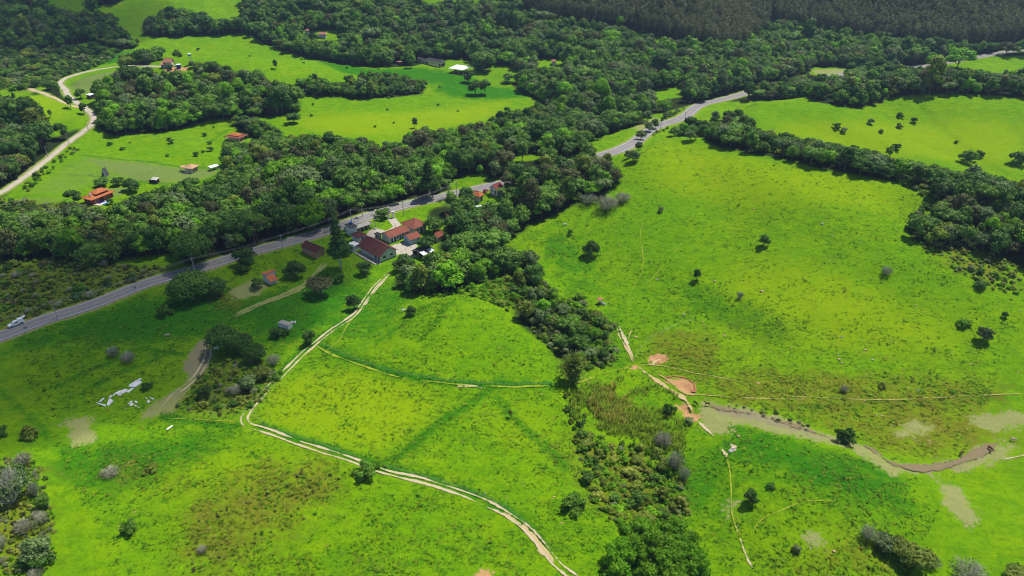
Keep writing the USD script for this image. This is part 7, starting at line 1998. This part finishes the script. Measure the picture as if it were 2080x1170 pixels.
# ---- grass tussocks and reeds
def grass():
    r = np.random.default_rng(77)
    n = 330000
    rr = np.exp(r.uniform(math.log(104), math.log(430), n * 2))
    rr = rr[r.uniform(0, 1, len(rr)) < np.clip((rr / 430) ** 0.55, 0, 1)][:n]
    aa = r.uniform(-0.72, 0.72, len(rr))
    x, y = rr * np.sin(aa), rr * np.cos(aa)
    dens = 0.40 + 0.26 * vnoise(x / 16, y / 9, 31) + 0.30 * vnoise(x / 4, y / 2.4, 32) + 0.40 * sample('dry', x, y) + 0.25 * sample('lush', x, y) + 0.35 * sample('scrub', x, y)
    dens = dens - 1.2 * sample('paved', x, y) - 1.1 * sample('mown', x, y) - 1.05 * sample('bare', x, y) - 1.3 * sample('red', x, y) - 0.9 * sample('forest', x, y)
    keep = r.uniform(0, 1, len(x)) < np.clip(dens, 0, 1) ** 1.4
    q = np.stack([x, y], 1)[keep]
    ok = (HW_TREE.query(q)[0] > 5.0) & (DR_TREE.query(q)[0] > 3.2)
    tr_ = cKDTree(np.vstack([spline(poly_at(MAIN_TRACK), 0.8)[0]]))
    ok &= tr_.query(q)[0] > 1.8
    for bx, by, br in KEEP_OUT[:12]:
        ok &= np.hypot(q[:, 0] - bx, q[:, 1] - by) > br * 0.8
    q = q[ok]
    x, y = q[:, 0], q[:, 1]
    dry, lush = sample('dry', x, y) + 0.6 * sample('scrub', x, y), sample('lush', x, y)
    u = r.uniform(0, 1, len(x)) + 0.25 * vnoise(x / 11, y / 11, 35)
    idx = np.where(u < 0.06 + 0.60 * dry, 2, np.where(u < 0.40 + 0.45 * lush, 1, 0)) * 2 + r.integers(0, 2, len(x))
    s = r.lognormal(-0.40, 0.34, len(x)) * np.where(dry > 0.4, 1.15, 0.95)
    mats = [leaf_mat('grass_lime', (0.120, 0.290, 0.003), (0.165, 0.330, 0.004), (0.220, 0.350, 0.008), 0.25, 0.3, 0.8), leaf_mat('grass_deep', (0.036, 0.165, 0.004), (0.060, 0.215, 0.004), (0.105, 0.270, 0.005), 0.25, 0.3, 0.8), leaf_mat('grass_dry', (0.120, 0.165, 0.010), (0.190, 0.220, 0.018), (0.280, 0.270, 0.045), 0.25, 0.3, 0.8)]
    protos = []
    for k, nm in enumerate(('lime_tussock', 'deep_tussock', 'dry_tussock')):
        for j in range(2):
            c = klass(f'{nm}_{"ab"[j]}')
            v, f, nv = tussock(900 + k * 2 + j, 11, 0.46, 0.085, 0.36)
            raw_mesh(f'{c.GetPath()}/blades', v, f, mats[k], nv)
            protos.append((f'{nm}_{"ab"[j]}', c.GetPath()))
    instancer('/World/pasture_grass', protos, np.c_[q, hgt(x, y) - 0.05], idx, r.uniform(0, 6.28, len(x)), np.stack([s, s, s * r.uniform(0.6, 1.1, len(x))], 1), 'tufted pasture grass covering the open slopes', 'grass')
    print('tussocks', len(x))
    # reeds
    pos, kind = [], []
    for poly, step, k in (([(1150, 798), (1215, 775), (1290, 760), (1330, 778), (1375, 800), (1398, 860), (1390, 930), (1310, 915), (1230, 880), (1160, 850)], 0.62, 0), ([(1215, 795), (1270, 780), (1290, 820), (1270, 870), (1210, 850), (1190, 820)], 0.55, 1), ([(780, 690), (850, 625), (920, 602), (895, 655), (852, 697)], 0.85, 2),
                          ([(1300, 935), (1375, 935), (1395, 1005), (1370, 1045), (1315, 1000)], 0.75, 2), ([(985, 575), (1045, 560), (1055, 630), (1020, 620)], 0.7, 2), ([(1240, 770), (1330, 780), (1370, 850), (1330, 900)], 0.8, 2)):
        q = fill(poly_at(poly), step, r, 0.48)
        q = q[r.uniform(0, 1, len(q)) < 0.50 + 0.9 * vnoise(q[:, 0] / 6, q[:, 1] / 6, 41)]
        pos.append(q)
        kind += [k] * len(q)
    q = np.vstack(pos)
    protos = []
    for k, (nm, mt) in enumerate((('olive_reed', leaf_mat('reed_olive', (0.110, 0.220, 0.008), (0.170, 0.270, 0.012), (0.270, 0.310, 0.040), 0.35, 0.3, 0.8)), ('straw_reed', leaf_mat('reed_straw', (0.210, 0.210, 0.024), (0.280, 0.250, 0.045), (0.180, 0.160, 0.040), 0.35, 0.3, 0.8)), ('green_reed', leaf_mat('reed_green', (0.120, 0.300, 0.004), (0.170, 0.360, 0.005), (0.240, 0.390, 0.012), 0.35, 0.3, 0.8)))):
        c = klass(nm)
        v, f, nv = tussock(950 + k, 10, 1.5 if k < 2 else 0.75, 0.08, 0.42)
        raw_mesh(f'{c.GetPath()}/blades', v, f, mt, nv)
        protos.append((nm, c.GetPath()))
    s = r.lognormal(-0.1, 0.32, len(q))
    instancer('/World/reed_bed', protos, np.c_[q, hgt(q[:, 0], q[:, 1]) - 0.1], kind, r.uniform(0, 6.28, len(q)), np.stack([s, s, s], 1), 'tall reeds and cane grass filling the damp strips', 'reeds')
    print('reeds', len(q))


grass()
